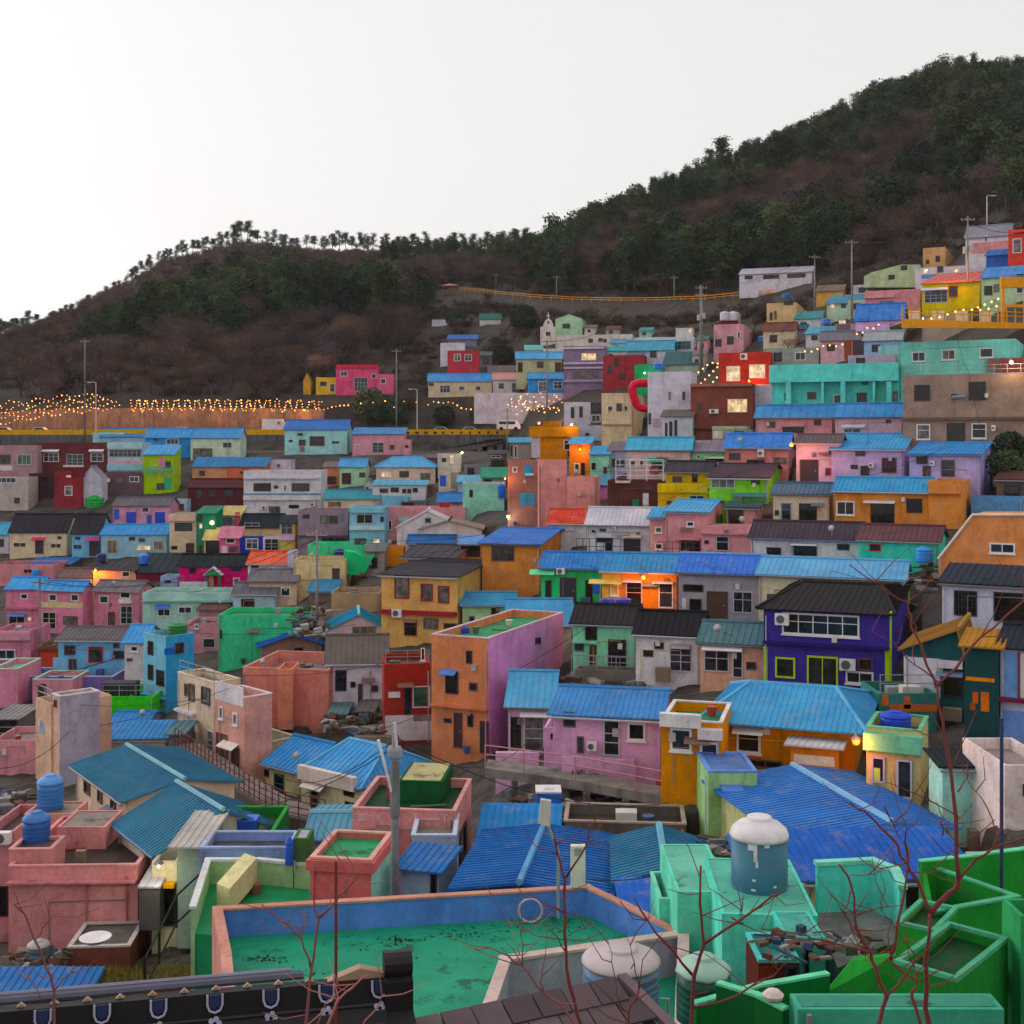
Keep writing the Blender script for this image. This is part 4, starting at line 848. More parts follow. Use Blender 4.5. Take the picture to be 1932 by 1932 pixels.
# ------------------------------------------------------------------ upper rows under the hill
CROP('E1')
ch = H('cream church front tower narrowing to a small belfry with a cross', 752, 848, 395, 505, 'c8beb6', ('f',), D=4, W='k 785 430 815 455')
H('pale green gabled hall next to the church tower', 848, 1025, 345, 455, '98bc98', ('e', 315, '8fb08f'), W='b 895 375 945 407', D=6, oh=.1)
H('long cream church hall with a row of small dark windows', 850, 1355, 448, 535, 'c6bcb4', ('f', '9a9490'), W='k 1065 475 1095 500,b 1130 470 1160 495,k 1165 475 1185 500,b 1230 475 1275 520,k 1290 475 1310 500', D=6)
H('white house with a faded blue lower roof beside the church hall', 1312, 1620, 545, 640, 'b8c0cc', ('g', 492, '5c9cbe'), W='b 1470 550 1515 600,p 1320 550 1450 580 6a86a0', D=5)
H('white upper storey with a flat roof behind the faded blue roof', 1362, 1760, 460, 545, 'c4c4cc', ('f',), W='s 1620 490 1740 545 4a8a8a', D=4)
H('small white roof hut with a lamp on the white upper storey', 1640, 1752, 402, 462, 'c0beba', ('f',), W='l 1725 410 1745 435', D=3)
H('white house behind the red cottage on the hill', 90, 250, 502, 640, 'c4c0c8', ('f',), D=4)
H('red cottage with white windows and a round bush in front, on the hill', 137, 345, 552, 670, '9c323c', ('f', '7a4a4a'), W='w 180 575 225 622,w 250 578 297 622', D=3, ds=.97)
H('olive two-door house with a blue roof below the church', 590, 890, 606, 705, 'a09c7c', ('g', 565, '6a9fd8'), W='b 725 625 770 667,d 600 630 632 695,d 845 630 887 695')
stp = H('mauve house with lilac stripes and a glowing upstairs window', 902, 1170, 522, 805, '75667f', ('f', '6a6a74'), W='l 1020 570 1117 617,q 902 530 1170 542 b0a4b8,q 902 630 1170 642 a89cb4,q 902 662 1170 672 a89cb4,q 902 745 1170 760 8a80a0,b 960 690 1130 735', D=6)
H('brick red cube house above the green wall', 1162, 1430, 580, 745, '8c3038', ('f', '7a4a48'), W='k 1235 600 1267 657,b 1190 650 1230 700,k 1270 705 1310 740', D=5, brick=True)
H('bottle green wall house beside the brick red cube', 1370, 1562, 642, 750, '1f8854', ('f', '4a6a5a'), D=4, ds=.97)
H('grey-green gabled shed above the white tall house', 1560, 1790, 640, 700, '8a9a90', ('s', 560, '55626a'), D=5)
H('cream row house with a long blue roof near the string lights', 10, 430, 752, 840, 'd4bea0', ('g', 707, '5b92dc'), W='w 85 780 157 832,w 210 785 252 817,w 320 785 357 817,k 15 765 45 785')
H('white row house with a salmon pink roof between two blue roofs', 436, 665, 742, 835, 'c8bfc2', ('g', 702, 'd09494'), W='w 470 765 512 807,s 560 765 637 827')
H('cerulean row house with a blue roof and white shutters', 670, 912, 737, 832, '3f8ac6', ('g', 702, '5a92d0'), W='w 735 755 797 827,w 835 755 892 807')
H('long white retaining wall strung with festoon lights', 312, 1050, 832, 925, 'b4a8b0', ('f',), D=2, name='retaining_wall', cat='wall')
H('white slit-windowed house with a dark side veranda below the festoon lights', 905, 1078, 892, 1040, 'bcb4c0', ('f', '3a3a3e'), W='k 950 925 972 997,k 1005 920 1027 992', D=5)
H('dark glazed veranda bay beside the slit-windowed house', 1080, 1150, 890, 1040, '4a4854', ('f',), W='k 1085 900 1145 960,w 1085 975 1145 1025', D=4)
H('powder blue lower wall with one round hole, under the slit-windowed house', 980, 1150, 1045, 1140, 'a2aec8', ('f',), W='k 1045 1095 1070 1115', D=3)
H('tall ivory house with an orange-stained window and bright red pipe frame', 1152, 1350, 832, 1140, 'd8c4a0', ('f', 'a89a88'), W='w 1190 915 1227 967,b 1250 900 1287 952,k 1305 920 1320 945,q 1152 1035 1350 1042 a08a70,p 1195 945 1222 968 d08a48', r=1452, yaw=-12)
H('tall white smooth-walled house with slim pale windows', 1456, 1742, 690, 1140, 'cac4d2', ('f', 'a8a4b0'), W='s 1590 820 1612 882,s 1680 820 1707 882,s 1457 960 1482 1042,p 1490 1000 1545 1060 a08a8c', D=7)
H('white front porch with four slim columns at the tall white house', 1552, 1750, 985, 1145, 'b8bac8', ('s', 945, '70685f'), W='k 1570 1030 1588 1140,k 1600 1020 1618 1140,k 1632 1010 1650 1140,q 1590 1010 1598 1140 d0ccd4', D=3, ds=.97)
CROP('FU')
H('magenta-pink house with a red cornice at the foot of the wooded hill', 634, 712, 690, 742, 'bd4a72', ('f', '9a3a4a'), W='w 642 700 656 710,s 668 712 694 738,w 700 705 710 714,q 634 688 712 694 a83040', D=5)
H('small pink wing right of the magenta-pink house', 712, 742, 706, 742, 'c05a80', ('f',), W='w 718 714 728 724', D=4)
H('little yellow house left of the magenta-pink house', 596, 634, 712, 742, 'b89838', ('f', '8a7a4a'), W='k 604 720 616 728,w 622 724 632 740', D=4)
H('yellow gable stub on the slope left of the little yellow house', 572, 586, 718, 740, 'b08a34', ('e', 704, '9a7a34'), D=3, oh=.05)
H('long white greenhouse-like building among the trees on the hill', 1395, 1532, 512, 530, 'c8c2cc', ('s', 505, 'b8b0c0'), W='k 1405 520 1420 527,b 1440 518 1470 526,b 1485 516 1520 524', D=5, yaw=-4)
CROP('C5')
H('red-brown brick house with a white barred window and a lamp at its corner', 248, 890, -172, 300, '774038', ('f', '6a5a58'), W='l 630 -10 835 128,a 445 95 540 140,b 315 40 355 110,q 248 -172 890 -140 8a5a4c,q 260 290 890 306 5a3028', brick=True, D=6)
H('white pharmacy-like front strip beneath the red-brown brick house', 470, 880, 300, 410, '8a7a70', ('f',), W='p 480 320 580 400 c4bca8,l 610 330 645 362,b 700 320 800 380', D=3)
CROP('E2')
H('rust red house with two glowing square windows beside the teal building', -8, 322, 1050, 1265, '9a3129', ('f', '7a4a44'), W='l 40 1140 128 1237,l 185 1130 288 1217,a 130 1060 175 1100,q -8 1258 322 1290 a09080', D=5)
H('lilac-grey plain sloping wall between the brick house and the teal building', 210, 425, 1330, 1430, 'a8a2b2', ('p', 'a8a2b2', [(210, 1440), (210, 1262), (330, 1262), (425, 1350), (425, 1440)]), D=3)
tea = H('teal building with an open columned gallery and a plain parapet', 325, 1140, 1125, 1425, '58bcb0', ('f', '6a9a94'), W='b 555 1305 612 1352,w 720 1320 772 1382,k 870 1310 932 1387,k 410 1310 432 1360,b 1100 1300 1130 1370,k 905 1235 940 1258,w 600 1370 660 1400,Q 325 1130 1140 1242 5cc4b8,Q 430 1242 462 1420 62c4b8,Q 655 1242 668 1420 62c4b8,Q 775 1242 805 1420 62c4b8,Q 978 1242 992 1420 62c4b8,Q 1065 1242 1095 1420 62c4b8,p 325 1135 440 1142 4a8a88', D=7)
H('teal stair drum block at the right end of the teal building', 1005, 1142, 1010, 1130, '74a8a4', ('f', '8a8478'), D=4)
H('mint building with three white-framed windows below the ochre viewing deck', 1147, 1880, 965, 1185, '76c4b4', ('f', '7a8a88'), W='w 1220 1050 1307 1112,w 1410 1035 1497 1102,w 1650 1025 1737 1087,P 1510 1100 1516 1180', r=2000, yaw=-8)
H('ruby wall box with a bright lamp on the tan building roof', 1770, 1930, 1085, 1180, '8a4a48', ('f',), W='p 1700 1090 1765 1170 7f6058', D=4)
H('dark maroon rooftop box with a wooden end on the terrace of lights', 842, 1005, 972, 1100, '463a44', ('f',), W='p 790 975 838 1100 7a4028', D=3)
H('pale plastered terrace wall with flower boxes left of the maroon rooftop box', 320, 610, 1055, 1135, 'b8a4aa', ('f', '8a6a5a'), D=4)
H('lemon house with a coral red roof and big blue-tinted windows', 1285, 1650, 600, 745, 'cebc1c', ('s', 545, 'd4685c'), W='s 1300 660 1447 737 8a98a8,o 1455 630 1512 702,c 1280 640 1450 660 9aa8b4,p 1650 590 1652 700 b8b020', r=1730, yaw=-12)
H('sage green house under blue tarpaulins at the right edge', 1662, 2000, 562, 705, '96a888', ('s', 508, '5a84c8'), W='k 1680 630 1730 690,b 1740 620 1775 670,k 1885 555 1930 590,w 1880 620 1930 680', D=5)
H('scarlet house with a white window at the right edge', 1832, 2050, 285, 490, 'a83a2c', ('f', '8a3a34'), W='w 1860 330 1917 422,q 1832 270 2050 290 b8402c', D=6)
H('white house with a grey pitched roof and pink lower wall near the summit', 1560, 1840, 305, 420, 'b8b4be', ('g', 250, '8a8a96'), W='p 1600 350 1840 420 c88a90,w 1680 310 1700 350', D=6)
H('apricot cube house below the grey pitched roof', 1290, 1432, 382, 505, 'd2a070', ('f', '8a7a70'), W='k 1370 440 1397 477,k 1310 465 1330 490', r=1575, yaw=-14)
H('white terrace strip with lamps between the apricot cube and the lemon house', 1240, 1560, 500, 590, 'b0a8b4', ('f',), W='b 1380 505 1420 545,l 1290 515 1325 555,p 1280 555 1480 580 4f78b8', D=4)
H('orange hut with a blue tarp beside the summit pole', 1600, 1690, 420, 500, 'c0502c', ('f',), D=3)
H('blue tarp covered roof store near the scarlet house', 1692, 1840, 430, 510, '2a58a4', ('s', 400, '2f64b4'), D=4)
H('sage flat house with an open loggia above the rose house', 915, 1270, 530, 640, '9aa882', ('p', '9aa882', [(915, 640), (915, 570), (960, 545), (1150, 495), (1270, 495), (1270, 640)]), W='k 1070 560 1110 590,k 1150 500 1190 530', D=5)
H('rose house with blue glazing above a cobalt tin roof', 920, 1270, 648, 785, 'd48e9c', ('f', '9a8a94'), W='s 940 740 1010 780 4a78b8,s 1015 725 1105 765 4a78b8,q 920 690 1110 708 d8a0a8', D=6)
H('orchid cottage with a cobalt tin roof under the rose house', 862, 1160, 836, 960, 'bd9ac4', ('g', 748, '4a78d0'), W='b 880 840 950 860,k 870 920 920 950', D=5)
H('violet shop front with a dark green doorway and small lamps', 1020, 1160, 872, 985, 'a894bc', ('f',), W='D 1078 872 1158 970 1f3a34,l 1062 910 1075 935', D=4)
H('pale rose house with dark square windows above the rust red house', -40, 150, 872, 1035, 'cc969e', ('f', 'a88a90'), W='k 45 950 87 1002,k -30 970 10 1015,w 110 920 130 965', r=300, yaw=-16)
H('sand cube house with a stained front on the slope', 297, 488, 735, 870, 'd2b286', ('f', 'a08a70'), W='b 315 800 335 850,b 345 790 360 845,k 405 725 465 752', r=615, yaw=-12)
H('row of pale green huts with blue roofs climbing the slope', 690, 920, 735, 800, '9ab4a0', ('s', 688, '5a86a8'), W='l 700 745 730 775,k 770 740 800 770', D=5)
H('white low house with a torn blue roof below the sand cube', 545, 740, 930, 985, 'b8b4c0', ('s', 890, '6a9ac0'), W='k 580 945 620 975', D=5)
H('lilac block with a lit porch below the concrete pole', 735, 870, 870, 985, 'a08a94', ('f',), W='p 740 875 830 940 6a5660,l 755 848 800 872', D=5)
H('grey-blue sagging roof shed left of the torn blue roof', 300, 540, 905, 960, '7a7a84', ('s', 865, '4a6070'), D=5)
H('white hut with twin drums and a red base above the pale rose house', 10, 115, 795, 880, 'a8a4ac', ('f',), W='p 0 850 115 880 8a2a34', D=4)
H('grey-blue small roof terraces with bulbs beside the orchid cottage', 860, 1020, 960, 1010, 'b4a4b4', ('f',), D=4)
CROP('FU')
H('small whitewashed hut in the scrub below the pavilion', 815, 848, 603, 612, 'b8b4bc', ('f',), D=4)
H('blue tarp roofed hut in the scrub above the red cottage', 845, 900, 640, 652, '6a6a78', ('s', 632, '4a68b4'), D=4)
H('pale hut with a green tarp in the scrub left of the church', 905, 945, 602, 610, 'a8a8a8', ('s', 592, '2a6a5a'), D=4)
# ------------------------------------------------------------------ small houses filling the lanes
CROP('C3')
H('low shed with a green canopy below the hillside ramp', 1400, 1650, 800, 900, '8a7a70', ('s', 700, '2f9478'), W='k 1420 820 1500 890', D=4)
H('small blue-white shed left of the green canopy shed', 1150, 1395, 850, 930, '7a98b0', ('s', 780, '7fa4c8'), W='k 1200 865 1250 920', D=4)
H('dim storehouse in the shade under the hillside ramp', 1480, 1655, 560, 700, '5a4a4c', ('s', 520, '4a4a52'), W='w 1490 570 1600 600,k 1500 620 1640 690', D=3)
H('grey hut with a flat lid right of the ivory stair tower', 1215, 1460, 670, 790, '6f6c70', ('f', '8a8478'), W='k 1250 700 1320 780', D=4)
H('brown lean-to under the embankment behind the hipped roof', 670, 930, 600, 690, '5a5050', ('s', 560, '6a5a58'), W='k 700 620 760 680', D=3)
H('dusky stone house end under the pink side wing', 60, 300, 585, 640, '6a6468', ('f', '5a5658'), D=3)
CROP('FU')
H('grey cement cottage tucked under the tan stone-faced building', 1760, 1850, 868, 905, '6a6260', ('s', 858, '5a5a60'), W='k 1780 878 1800 900', D=4)
H('dark cottage with a rusty roof on the bank at the right edge', 1880, 1960, 905, 945, '5a4a44', ('s', 890, '5a3a34'), W='k 1895 915 1925 940', D=4)
H('blue sheet fence house above the orange gabled wall', 1832, 1930, 938, 962, '4f7ea8', ('f', '5a86b0'), D=2)
H('small peach cottage with a grey roof in the lane above the salmon block', 470, 560, 1095, 1140, 'b89a88', ('g', 1075, '77727a'), W='k 485 1110 505 1125,w 530 1108 548 1125', D=4)
H('pale blue cottage left of the weathered cream house', 440, 520, 1120, 1155, '9ab4c4', ('g', 1100, '6a6a74'), W='k 455 1130 480 1150', D=4)
H('rust-roofed shed between the azure house and the emerald wall', 375, 425, 1150, 1180, '9a6a70', ('s', 1135, '6a4a44'), D=3)
H('grey lean-to beside the rough stone house', 690, 725, 1040, 1075, '7a7476', ('s', 1025, '6a6a70'), W='k 698 1052 712 1072', D=3)
H('concrete hut with a rusty door in the scrap lane', 612, 668, 1325, 1385, '6a5f58', ('f', '7a7470'), W='d 622 1340 640 1380,k 648 1340 660 1352', D=3, d=88)
H('low stone yard wall right of the scrap lane', 668, 752, 1390, 1425, '6f655e', ('f', '5a544e'), D=.5, d=78)
H('tin shed beside the long blue hall near the alley', 318, 345, 1385, 1440, '5a5a62', ('s', 1375, '77808a'), D=3, d=80)
H('mossy concrete house in the lane behind the lilac pink house roof', 1085, 1240, 1265, 1300, '5f5a52', ('f', '4a5a44'), W='', D=1.2)
H('pale cream hut with a blue lid on the slope above the sand cube', 1560, 1610, 572, 592, 'b8a888', ('s', 562, '5a88b8'), W='k 1570 578 1580 588', D=4)
H('white cottage with a teal roof right of the sand cube', 1500, 1548, 600, 622, 'a8b0b4', ('s', 588, '4a8a90'), W='k 1510 608 1522 618', D=4)
H('pink cottage with a grey roof below the white low house', 1548, 1620, 640, 668, 'c098a4', ('g', 626, '77747e'), W='k 1560 650 1575 662,w 1590 648 1606 660', D=4)
H('cream cottage with a rust roof among the terrace lights', 1440, 1500, 622, 650, 'b8a890', ('g', 610, '7a4a40'), W='k 1452 632 1466 646', D=4)
H('blue cottage with a pale roof below the orchid cottage', 1630, 1700, 640, 668, '7f98b8', ('g', 626, '9aa0a8'), W='k 1645 650 1660 664', D=4)
H('ochre shed on the slope beside the concrete pole', 1540, 1590, 548, 565, 'b0884a', ('s', 538, '7a6a58'), D=4)
H('white shed with a grey lid on the slope left of the sage loggia', 1610, 1650, 536, 556, 'a8a4a8', ('f',), W='k 1620 542 1634 552', D=4)
H('pale green flat left of the rose house on the slope', 1600, 1640, 565, 590, '98a890', ('f',), W='k 1610 572 1622 584', D=4)
H('stone lower wall under the lemon house', 1740, 1830, 590, 612, '8a7a70', ('f',), D=3)
H('lilac flat terrace under the orchid cottage', 1600, 1690, 668, 694, '9a8ca0', ('f',), W='k 1615 675 1632 690', D=3)
H('grey-green terrace under the grey sagging roof shed', 1440, 1545, 655, 690, '7f8a84', ('f',), W='k 1460 665 1475 682,w 1500 664 1520 680', D=3)
CROP('E1')
H('white cottage with a pale teal roof left of the church tower', 650, 762, 548, 600, 'bcc0c4', ('s', 518, '86b4bc'), W='k 680 560 700 580', D=4)
H('cream annex with two slits below the church hall', 768, 895, 540, 606, 'bcb0a4', ('f',), W='k 800 560 815 580,k 840 560 855 580', D=4)
H('hut with a turquoise lid right of the striped mauve house', 1172, 1305, 556, 625, 'a0acb0', ('s', 526, '3f98ac'), W='k 1200 575 1225 605', D=4)
H('dim shed beside the red cottage with a dark opening', 350, 430, 585, 645, '6a6464', ('s', 560, '5a5a62'), W='k 370 600 410 640', D=4)
H('low stone terrace wall right of the red cottage', 400, 590, 650, 705, '7a7270', ('f',), D=1)
H('pale grey cottage at the foot of the thick transformer pole', 1750, 1830, 580, 680, 'a8a09c', ('s', 550, '77747c'), W='k 1765 610 1790 640', D=4)
H('ochre cottage between the green wall and the white tall house', 1440, 1560, 700, 770, 'a8906a', ('s', 672, '6a6a70'), W='k 1470 720 1500 750', D=3)
H('white hut with a blue lid above the brick red cube', 1210, 1330, 505, 560, 'b0b4bc', ('s', 480, '5c90c0'), W='k 1240 520 1265 545', D=4)
H('pink cottage with a slate roof left of the pale rose house', 1780, 1850, 480, 560, 'c09098', ('g', 455, '6a6a76'), W='k 1800 505 1825 535', D=4)
H('cream hut on the scrub slope right of the pale green hall', 1040, 1110, 402, 440, 'b4a898', ('s', 385, '7a7a80'), W='k 1060 415 1080 432', D=4)
H('grey hut with a rusty lid on the scrub slope above the church hall', 1180, 1270, 410, 448, '8f8a88', ('s', 392, '7a4a3c'), W='k 1200 422 1225 440', D=4)
H('mint hut on the scrub slope below the white path pole', 1400, 1480, 420, 458, '8ab0a0', ('s', 402, '5a8a9a'), W='k 1420 432 1445 450', D=4)
CROP('B2')
H('tin-roofed shed filling the lane beside the salmon block', 650, 760, 1310, 1400, '7a706a', ('s', 1270, '77808a'), W='d 670 1330 700 1395', D=3)
H('pale plaster hut at the bend of the scrap lane', 860, 960, 1290, 1370, 'a09a98', ('s', 1255, '6a6460'), W='k 885 1310 915 1350', D=3)
H('grey-pink cottage with a mossy lid left of the pale pink gabled house', 450, 570, 590, 700, 'a88a8a', ('s', 555, '5f6a58'), W='k 480 620 510 660,d 530 620 555 695', D=3)
# ------------------------------------------------------------------ near rooftops and yards
def G(x, y, z):
    """crop point -> world point on the level z"""
    u, v = cu(x), cv(y); d = z * F / (VH - v); return P(u, v, d)
def flatpoly(mb, pts, z, th):
    mb.extr([(p[0], p[1], z - th) for p in pts], (0, 0, th)); return mb
def wallrun(mb, pts, z0, z1, t, closed=False):
    n = len(pts); k = n if closed else n - 1
    for i in range(k):
        a = Vector((pts[i][0], pts[i][1], 0)); b = Vector((pts[(i+1) % n][0], pts[(i+1) % n][1], 0))
        e = (b - a).normalized(); q = Vector((-e.y, e.x, 0)) * t / 2
        a2 = a - e * t / 2 * (0.98 + .01 * i); b2 = b + e * t / 2 * .97
        mb.extr([(p.x, p.y, z0) for p in (a2 - q, b2 - q, b2 + q, a2 + q)], (0, 0, z1 - z0 + .002 * (i % 3)))
    return mb
TANKS = []
def tank(label, x, yb, wpx, hpx, d, col, lid=None, kind='dome', group='rooftop water tanks', seg=22, name='water_tank', smooth_drum=False):
    """plastic water drum; x, yb = centre and bottom in the crop"""
    s = _crop[2] * .503125
    p = P(cu(x), cv(yb), d); r = wpx * s * d / F / 2; h = hpx * s * d / F
    e = empty(name, p + Vector((0, r, 0))); tag(e, label, 'water tank', group)
    prof = [(r*.96, 0), (r, h*.04)]
    for i in range(1, 1 if smooth_drum else 6):
        z = h * (.04 + .66 * i / 6); prof += [(r, z - h*.012), (r*1.015, z), (r, z + h*.012)]
    prof += [(r, h * .74)]
    MB().lathe(prof, seg).build('drum', paint(col, .4), e, smooth=True)
    lc = lid or col
    MB().lathe([(r*1.04, h*.74), (r*1.04, h*.78), (r*.97, h*.84), (r*.75, h*.91), (r*.45, h*.95), (r*.44, h*.955), (r*.44, h*.99), (r*.36, h)], seg).build('lid', paint(lc, .5), e, smooth=True)
    MB().tube([(r*.98, 0, h*.12), (r*1.25, 0, h*.12), (r*1.25, 0, -.3)], .03, 6).build('outlet_pipe', paint('8a8c90'), e)
    return e

CROP('A1')
pk = H('pink building with drum tanks and a cluttered open roof at the lower left', 60, 960, 835, 1380, 'b97a7b', ('f', '4a3a38', 'bf8280'), D=6.5, ph=.55, yaw=2, found=3, W='P 600 940 612 1250 8a5a5a,P 880 900 892 1260 8a5a5a,q 62 925 958 938 a86c6e')
H('pink raised corner block under the nearer blue drum tank', 62, 362, 722, 1375, 'bb7c7c', ('f', '6a5050', 'c08884'), D=1.6, ds=.996, ph=.12, yaw=2)
H('pink chimney-like tower with a round hatch on the cluttered roof', 395, 735, 560, 810, 'bf7f7c', ('f', '8f8078'), d=52.5, D=2.4, ph=.08, found=.6)
H('pink platform under the farther blue drum tank', 165, 505, 470, 560, 'c0847e', ('f', '9a8278'), d=55.5, D=2.0, ph=.1, found=4)
H('pink neighbour wall with an air conditioner at the lower left edge', -120, 95, 590, 1340, 'a86e72', ('f', '5a4a48'), d=53, D=4, W='a -20 580 92 660,k -60 970 60 1180')
tank('blue ribbed drum tank behind, on the pink platform', 318, 455, 176, 240, 56, '2f5f96', '4f7cae')
tank('blue drum tank in front, on the raised pink corner block', 218, 725, 186, 250, 50.3, '24477e', '3a5f96')
tank('grey drum tank with a pale lid in the yard below the pink building', 238, 1540, 150, 165, 45.5, '4a4a50', '8a8688')
H('brown brick cistern box with a round white basin on top', 470, 905, 1400, 1560, '6a3a32', ('f', '6f6a68', 'a89c98'), d=46.5, D=2.4, ph=.1, yaw=4)
p = G(665, 1325, -17.25); e = empty('wash_basin', (p.x, p.y, -17.42)); tag(e, 'round white basin lying on the brown brick cistern box', 'basin')
MB().lathe([(.34, 0), (.38, .1), (.53, .15), (.55, .17), (.5, .17), (.33, .12), (.05, .11)], 24).build('bowl', paint('c8c2c2'), e, smooth=True)
H('shed under a rumpled blue tarpaulin in the lower left corner', -160, 600, 1745, 1860, '4a4440', ('s', 1545, '4874be'), d=41, D=2.6, oh=.15)
H('cream shed with a lit top and a yellow lintel over a dark lane', 1058, 1232, 800, 1262, 'b8ae8a', ('f', '9a9080'), W='q 1100 938 1228 966 b8861c,k 1112 972 1226 1245,l 1085 806 1150 850,p 1100 1150 1140 1220 c8c060', d=48.5, D=2)  # glowing pane stands for lamplight on the wall, dark sheet for the lane's shade
H('long white tin awning beside the pink building', 968, 1112, 985, 1100, '4a4644', ('s', 650, 'c4bec4'), d=47.8, D=9, oh=.05, found=1)
H('grey-green box house with a wide white lid roof', 1235, 1395, 690, 862, '7f8f82', ('s', 600, 'c6c0ba'), d=47.5, D=3.2, oh=.35, r=1555)
H('bottle green terrace with a blue square tank behind the lilac wall', 1480, 1905, 600, 760, '1f6428', ('f', '5a5a4a', '2a7a34'), d=50.5, D=3.5, ph=.5)
H('lilac-blue rooftop wall between the white lid and the coral box', 1390, 2020, 712, 840, '7286b4', ('f', '5a5a62', '8f9cc0'), d=47, D=2.0)
def cube_tank(label, x0, x1, yt, yb, d, col, lid):
    s = _crop[2] * .503125; p = P(cu((x0+x1)/2), cv(yb), d); w = (x1-x0)*s*d/F; h = (yb-yt)*s*d/F
    e = empty('water_tank', p + Vector((0, w/2, 0))); tag(e, label, 'water tank', 'rooftop water tanks'); a = w/2
    MB().extr([(-a*.9, -a, 0), (a*.9, -a, 0), (a, -a*.9, 0), (a, a*.9, 0), (a*.9, a, 0), (-a*.9, a, 0), (-a, a*.9, 0), (-a, -a*.9, 0)], (0, 0, h*.82)).build('body', paint(col, .45), e)
    MB().box(-a*1.03, -a*1.03, h*.82, a*1.03, a*1.03, h*.92).box(-a*.4, -a*.4, h*.92, a*.4, a*.4, h).build('lid', paint(lid, .5), e)
    return e
cube_tank('cobalt square tank with chamfered corners on the bottle green terrace', 1650, 1782, 505, 600, 51.5, '24449c', '3a5ab4')
CROP('A2')
H('small olive box with a white lid and blue jug beside the lilac-blue wall', 370, 480, 640, 830, '3a5a34', ('f', 'b8b8bc'), d=45.8, D=1.2, ph=.06)
tank('royal blue narrow barrel beside the small olive box', 338, 830, 60, 190, 45.5, '2448a0')
# pale green terrace
CROP('A1')
zt = -16.6
pts = [G(1345, 1300, zt), G(1450, 955, zt), G(1815, 955, zt), G(2160, 990, zt), G(2200, 1220, zt), G(1700, 1330, zt)]
te = empty('roof_terrace', pts[0]); te.location = (0, 0, 0); tag(te, 'pale green roof terrace with white-capped walls and a cream stair hood', 'terrace')
flatpoly(MB(), pts, zt, 3.0).build('deck', floormat('2a9a62'), te)
wallrun(MB(), pts[:4], zt - 3, zt + .85, .14).build('parapet', wall('8cac7c'), te)
wallrun(MB(), pts[:4], zt + .852, zt + .95, .24).build('parapet_cap', wall('c4c8c8'), te)
q = [G(1510, 1130, zt), G(1600, 1170, zt), G(1790, 1010, zt), G(1740, 985, zt)]
MB().extr([(q[0].x, q[0].y, zt), (q[1].x, q[1].y, zt), (q[1].x, q[1].y, zt + .9), (q[0].x, q[0].y, zt + .9)], (q[2].x - q[1].x, q[2].y - q[1].y, .35)).build('stair_hood', wall('b8b084'), te)
c = G(1780, 1020, zt); MB().lathe([(.2, 0), (.24, .35), (.2, .36)], 10, (c.x, c.y, zt)).build('planter', paint('6a4a3a'), te)
CROP('A2')
cor = H('coral box with a bright green roof deck and a mint side wall', 490, 915, 790, 1090, 'cc6862', ('f', '2f9c66', 'd8a498'), yaw=-8, d=42, D=4.2, side='80b4a4', found=3, cornice=('cc6862', .38), W='P 510 830 520 1080 a8524c,P 805 830 815 880 a8524c', r=1060, ph=.25)
pgd = H('pink house with a dark green roof deck and pale flaking paint', 785, 1500, 445, 980, 'bf7e7e', ('f', '0f4526', 'c08a84'), d=48, yaw=-6, r=1612, found=4, W='Rk 1525 560 1566 770,p 820 470 870 520 c8a0a4,p 900 480 915 530 c8a0a4,p 950 470 985 515 c8a0a4,p 1190 460 1230 470 c8a0a4,p 1215 470 1225 520 c8a0a4,p 1400 470 1450 480 c8a0a4,p 1420 480 1430 530 c8a0a4,p 1250 500 1390 510 c8a0a4', ph=.35)
H('dark green cistern box with a cream lid on the pink house roof', 1105, 1412, 240, 440, '144826', ('f', 'bcb07c'), r=1488, d=50.2, yaw=-6, ph=.03, found=.6, name='roof_cistern', cat='cistern')
H('light blue gabled roof wedge left of the pink house', 470, 770, 640, 840, '7a8a98', ('g', 475, '7299ba'), d=51, D=5, ridge='a8bcd0')
H('grey-blue roof yard with white planks beside the concrete pole', 1195, 1505, 625, 790, '8490a4', ('f', '8a8478', '9aa4b4'), d=46, D=2.6, ph=.3, W='')
H('small grey house with a cobalt lean-to roof next to the concrete pole', 1120, 1385, 865, 1060, '8490a0', ('s', 690, '3f70ba'), d=43.3, D=3, r=1500, yaw=-16, W='k 1330 890 1372 1030')
CROP('A3')
H('ribbed azure lean-to roof behind the cobalt gable', -170, 340, 642, 820, '5a6470', ('s', 405, '2f7ec8'), d=48.5, D=5, yaw=-3)
H('cobalt gable roof with a pale ridge behind the blue parapet', -340, 690, 1010, 1150, '3a4a60', ('e', 985, '2c66b4', .43), d=40.5, D=6, yaw=-9, ridge='7a9cd0')
H('steel blue small gable with a cream front behind the mint building', 800, 1395, 935, 1060, 'b0ac98', ('e', 850, '4478a2', .52), d=40.5, D=4.4, yaw=-4, ridge='84a4c4', oh=.35)
H('low royal blue roof in front of the steel blue gable', 840, 1180, 1160, 1240, '4a5a8a', ('s', 925, '3a6ad0'), d=37.5, D=3)
H('dark concrete yard wall behind the steel blue gable', 400, 1250, 535, 780, '57504c', ('f', '4a4440', '8a7a70'), d=49, D=2.5, yaw=-5)
cube_tank('blue chest with a white lid under the alley railing', 205, 380, 305, 425, 53, '2456a8', 'c8c4c8')
H('pea green stair tower with a blue lid roof beside the alley', 1405, 1745, 180, 720, '83a870', ('f', '5a7cb8', '5a7ab8'), d=48.5, D=3, ph=.02, W='c 1488 264 1640 292 4468b0,k 1515 292 1640 372,d 1520 440 1592 592,P 1380 200 1390 700 86a0a0')
CROP('A4')
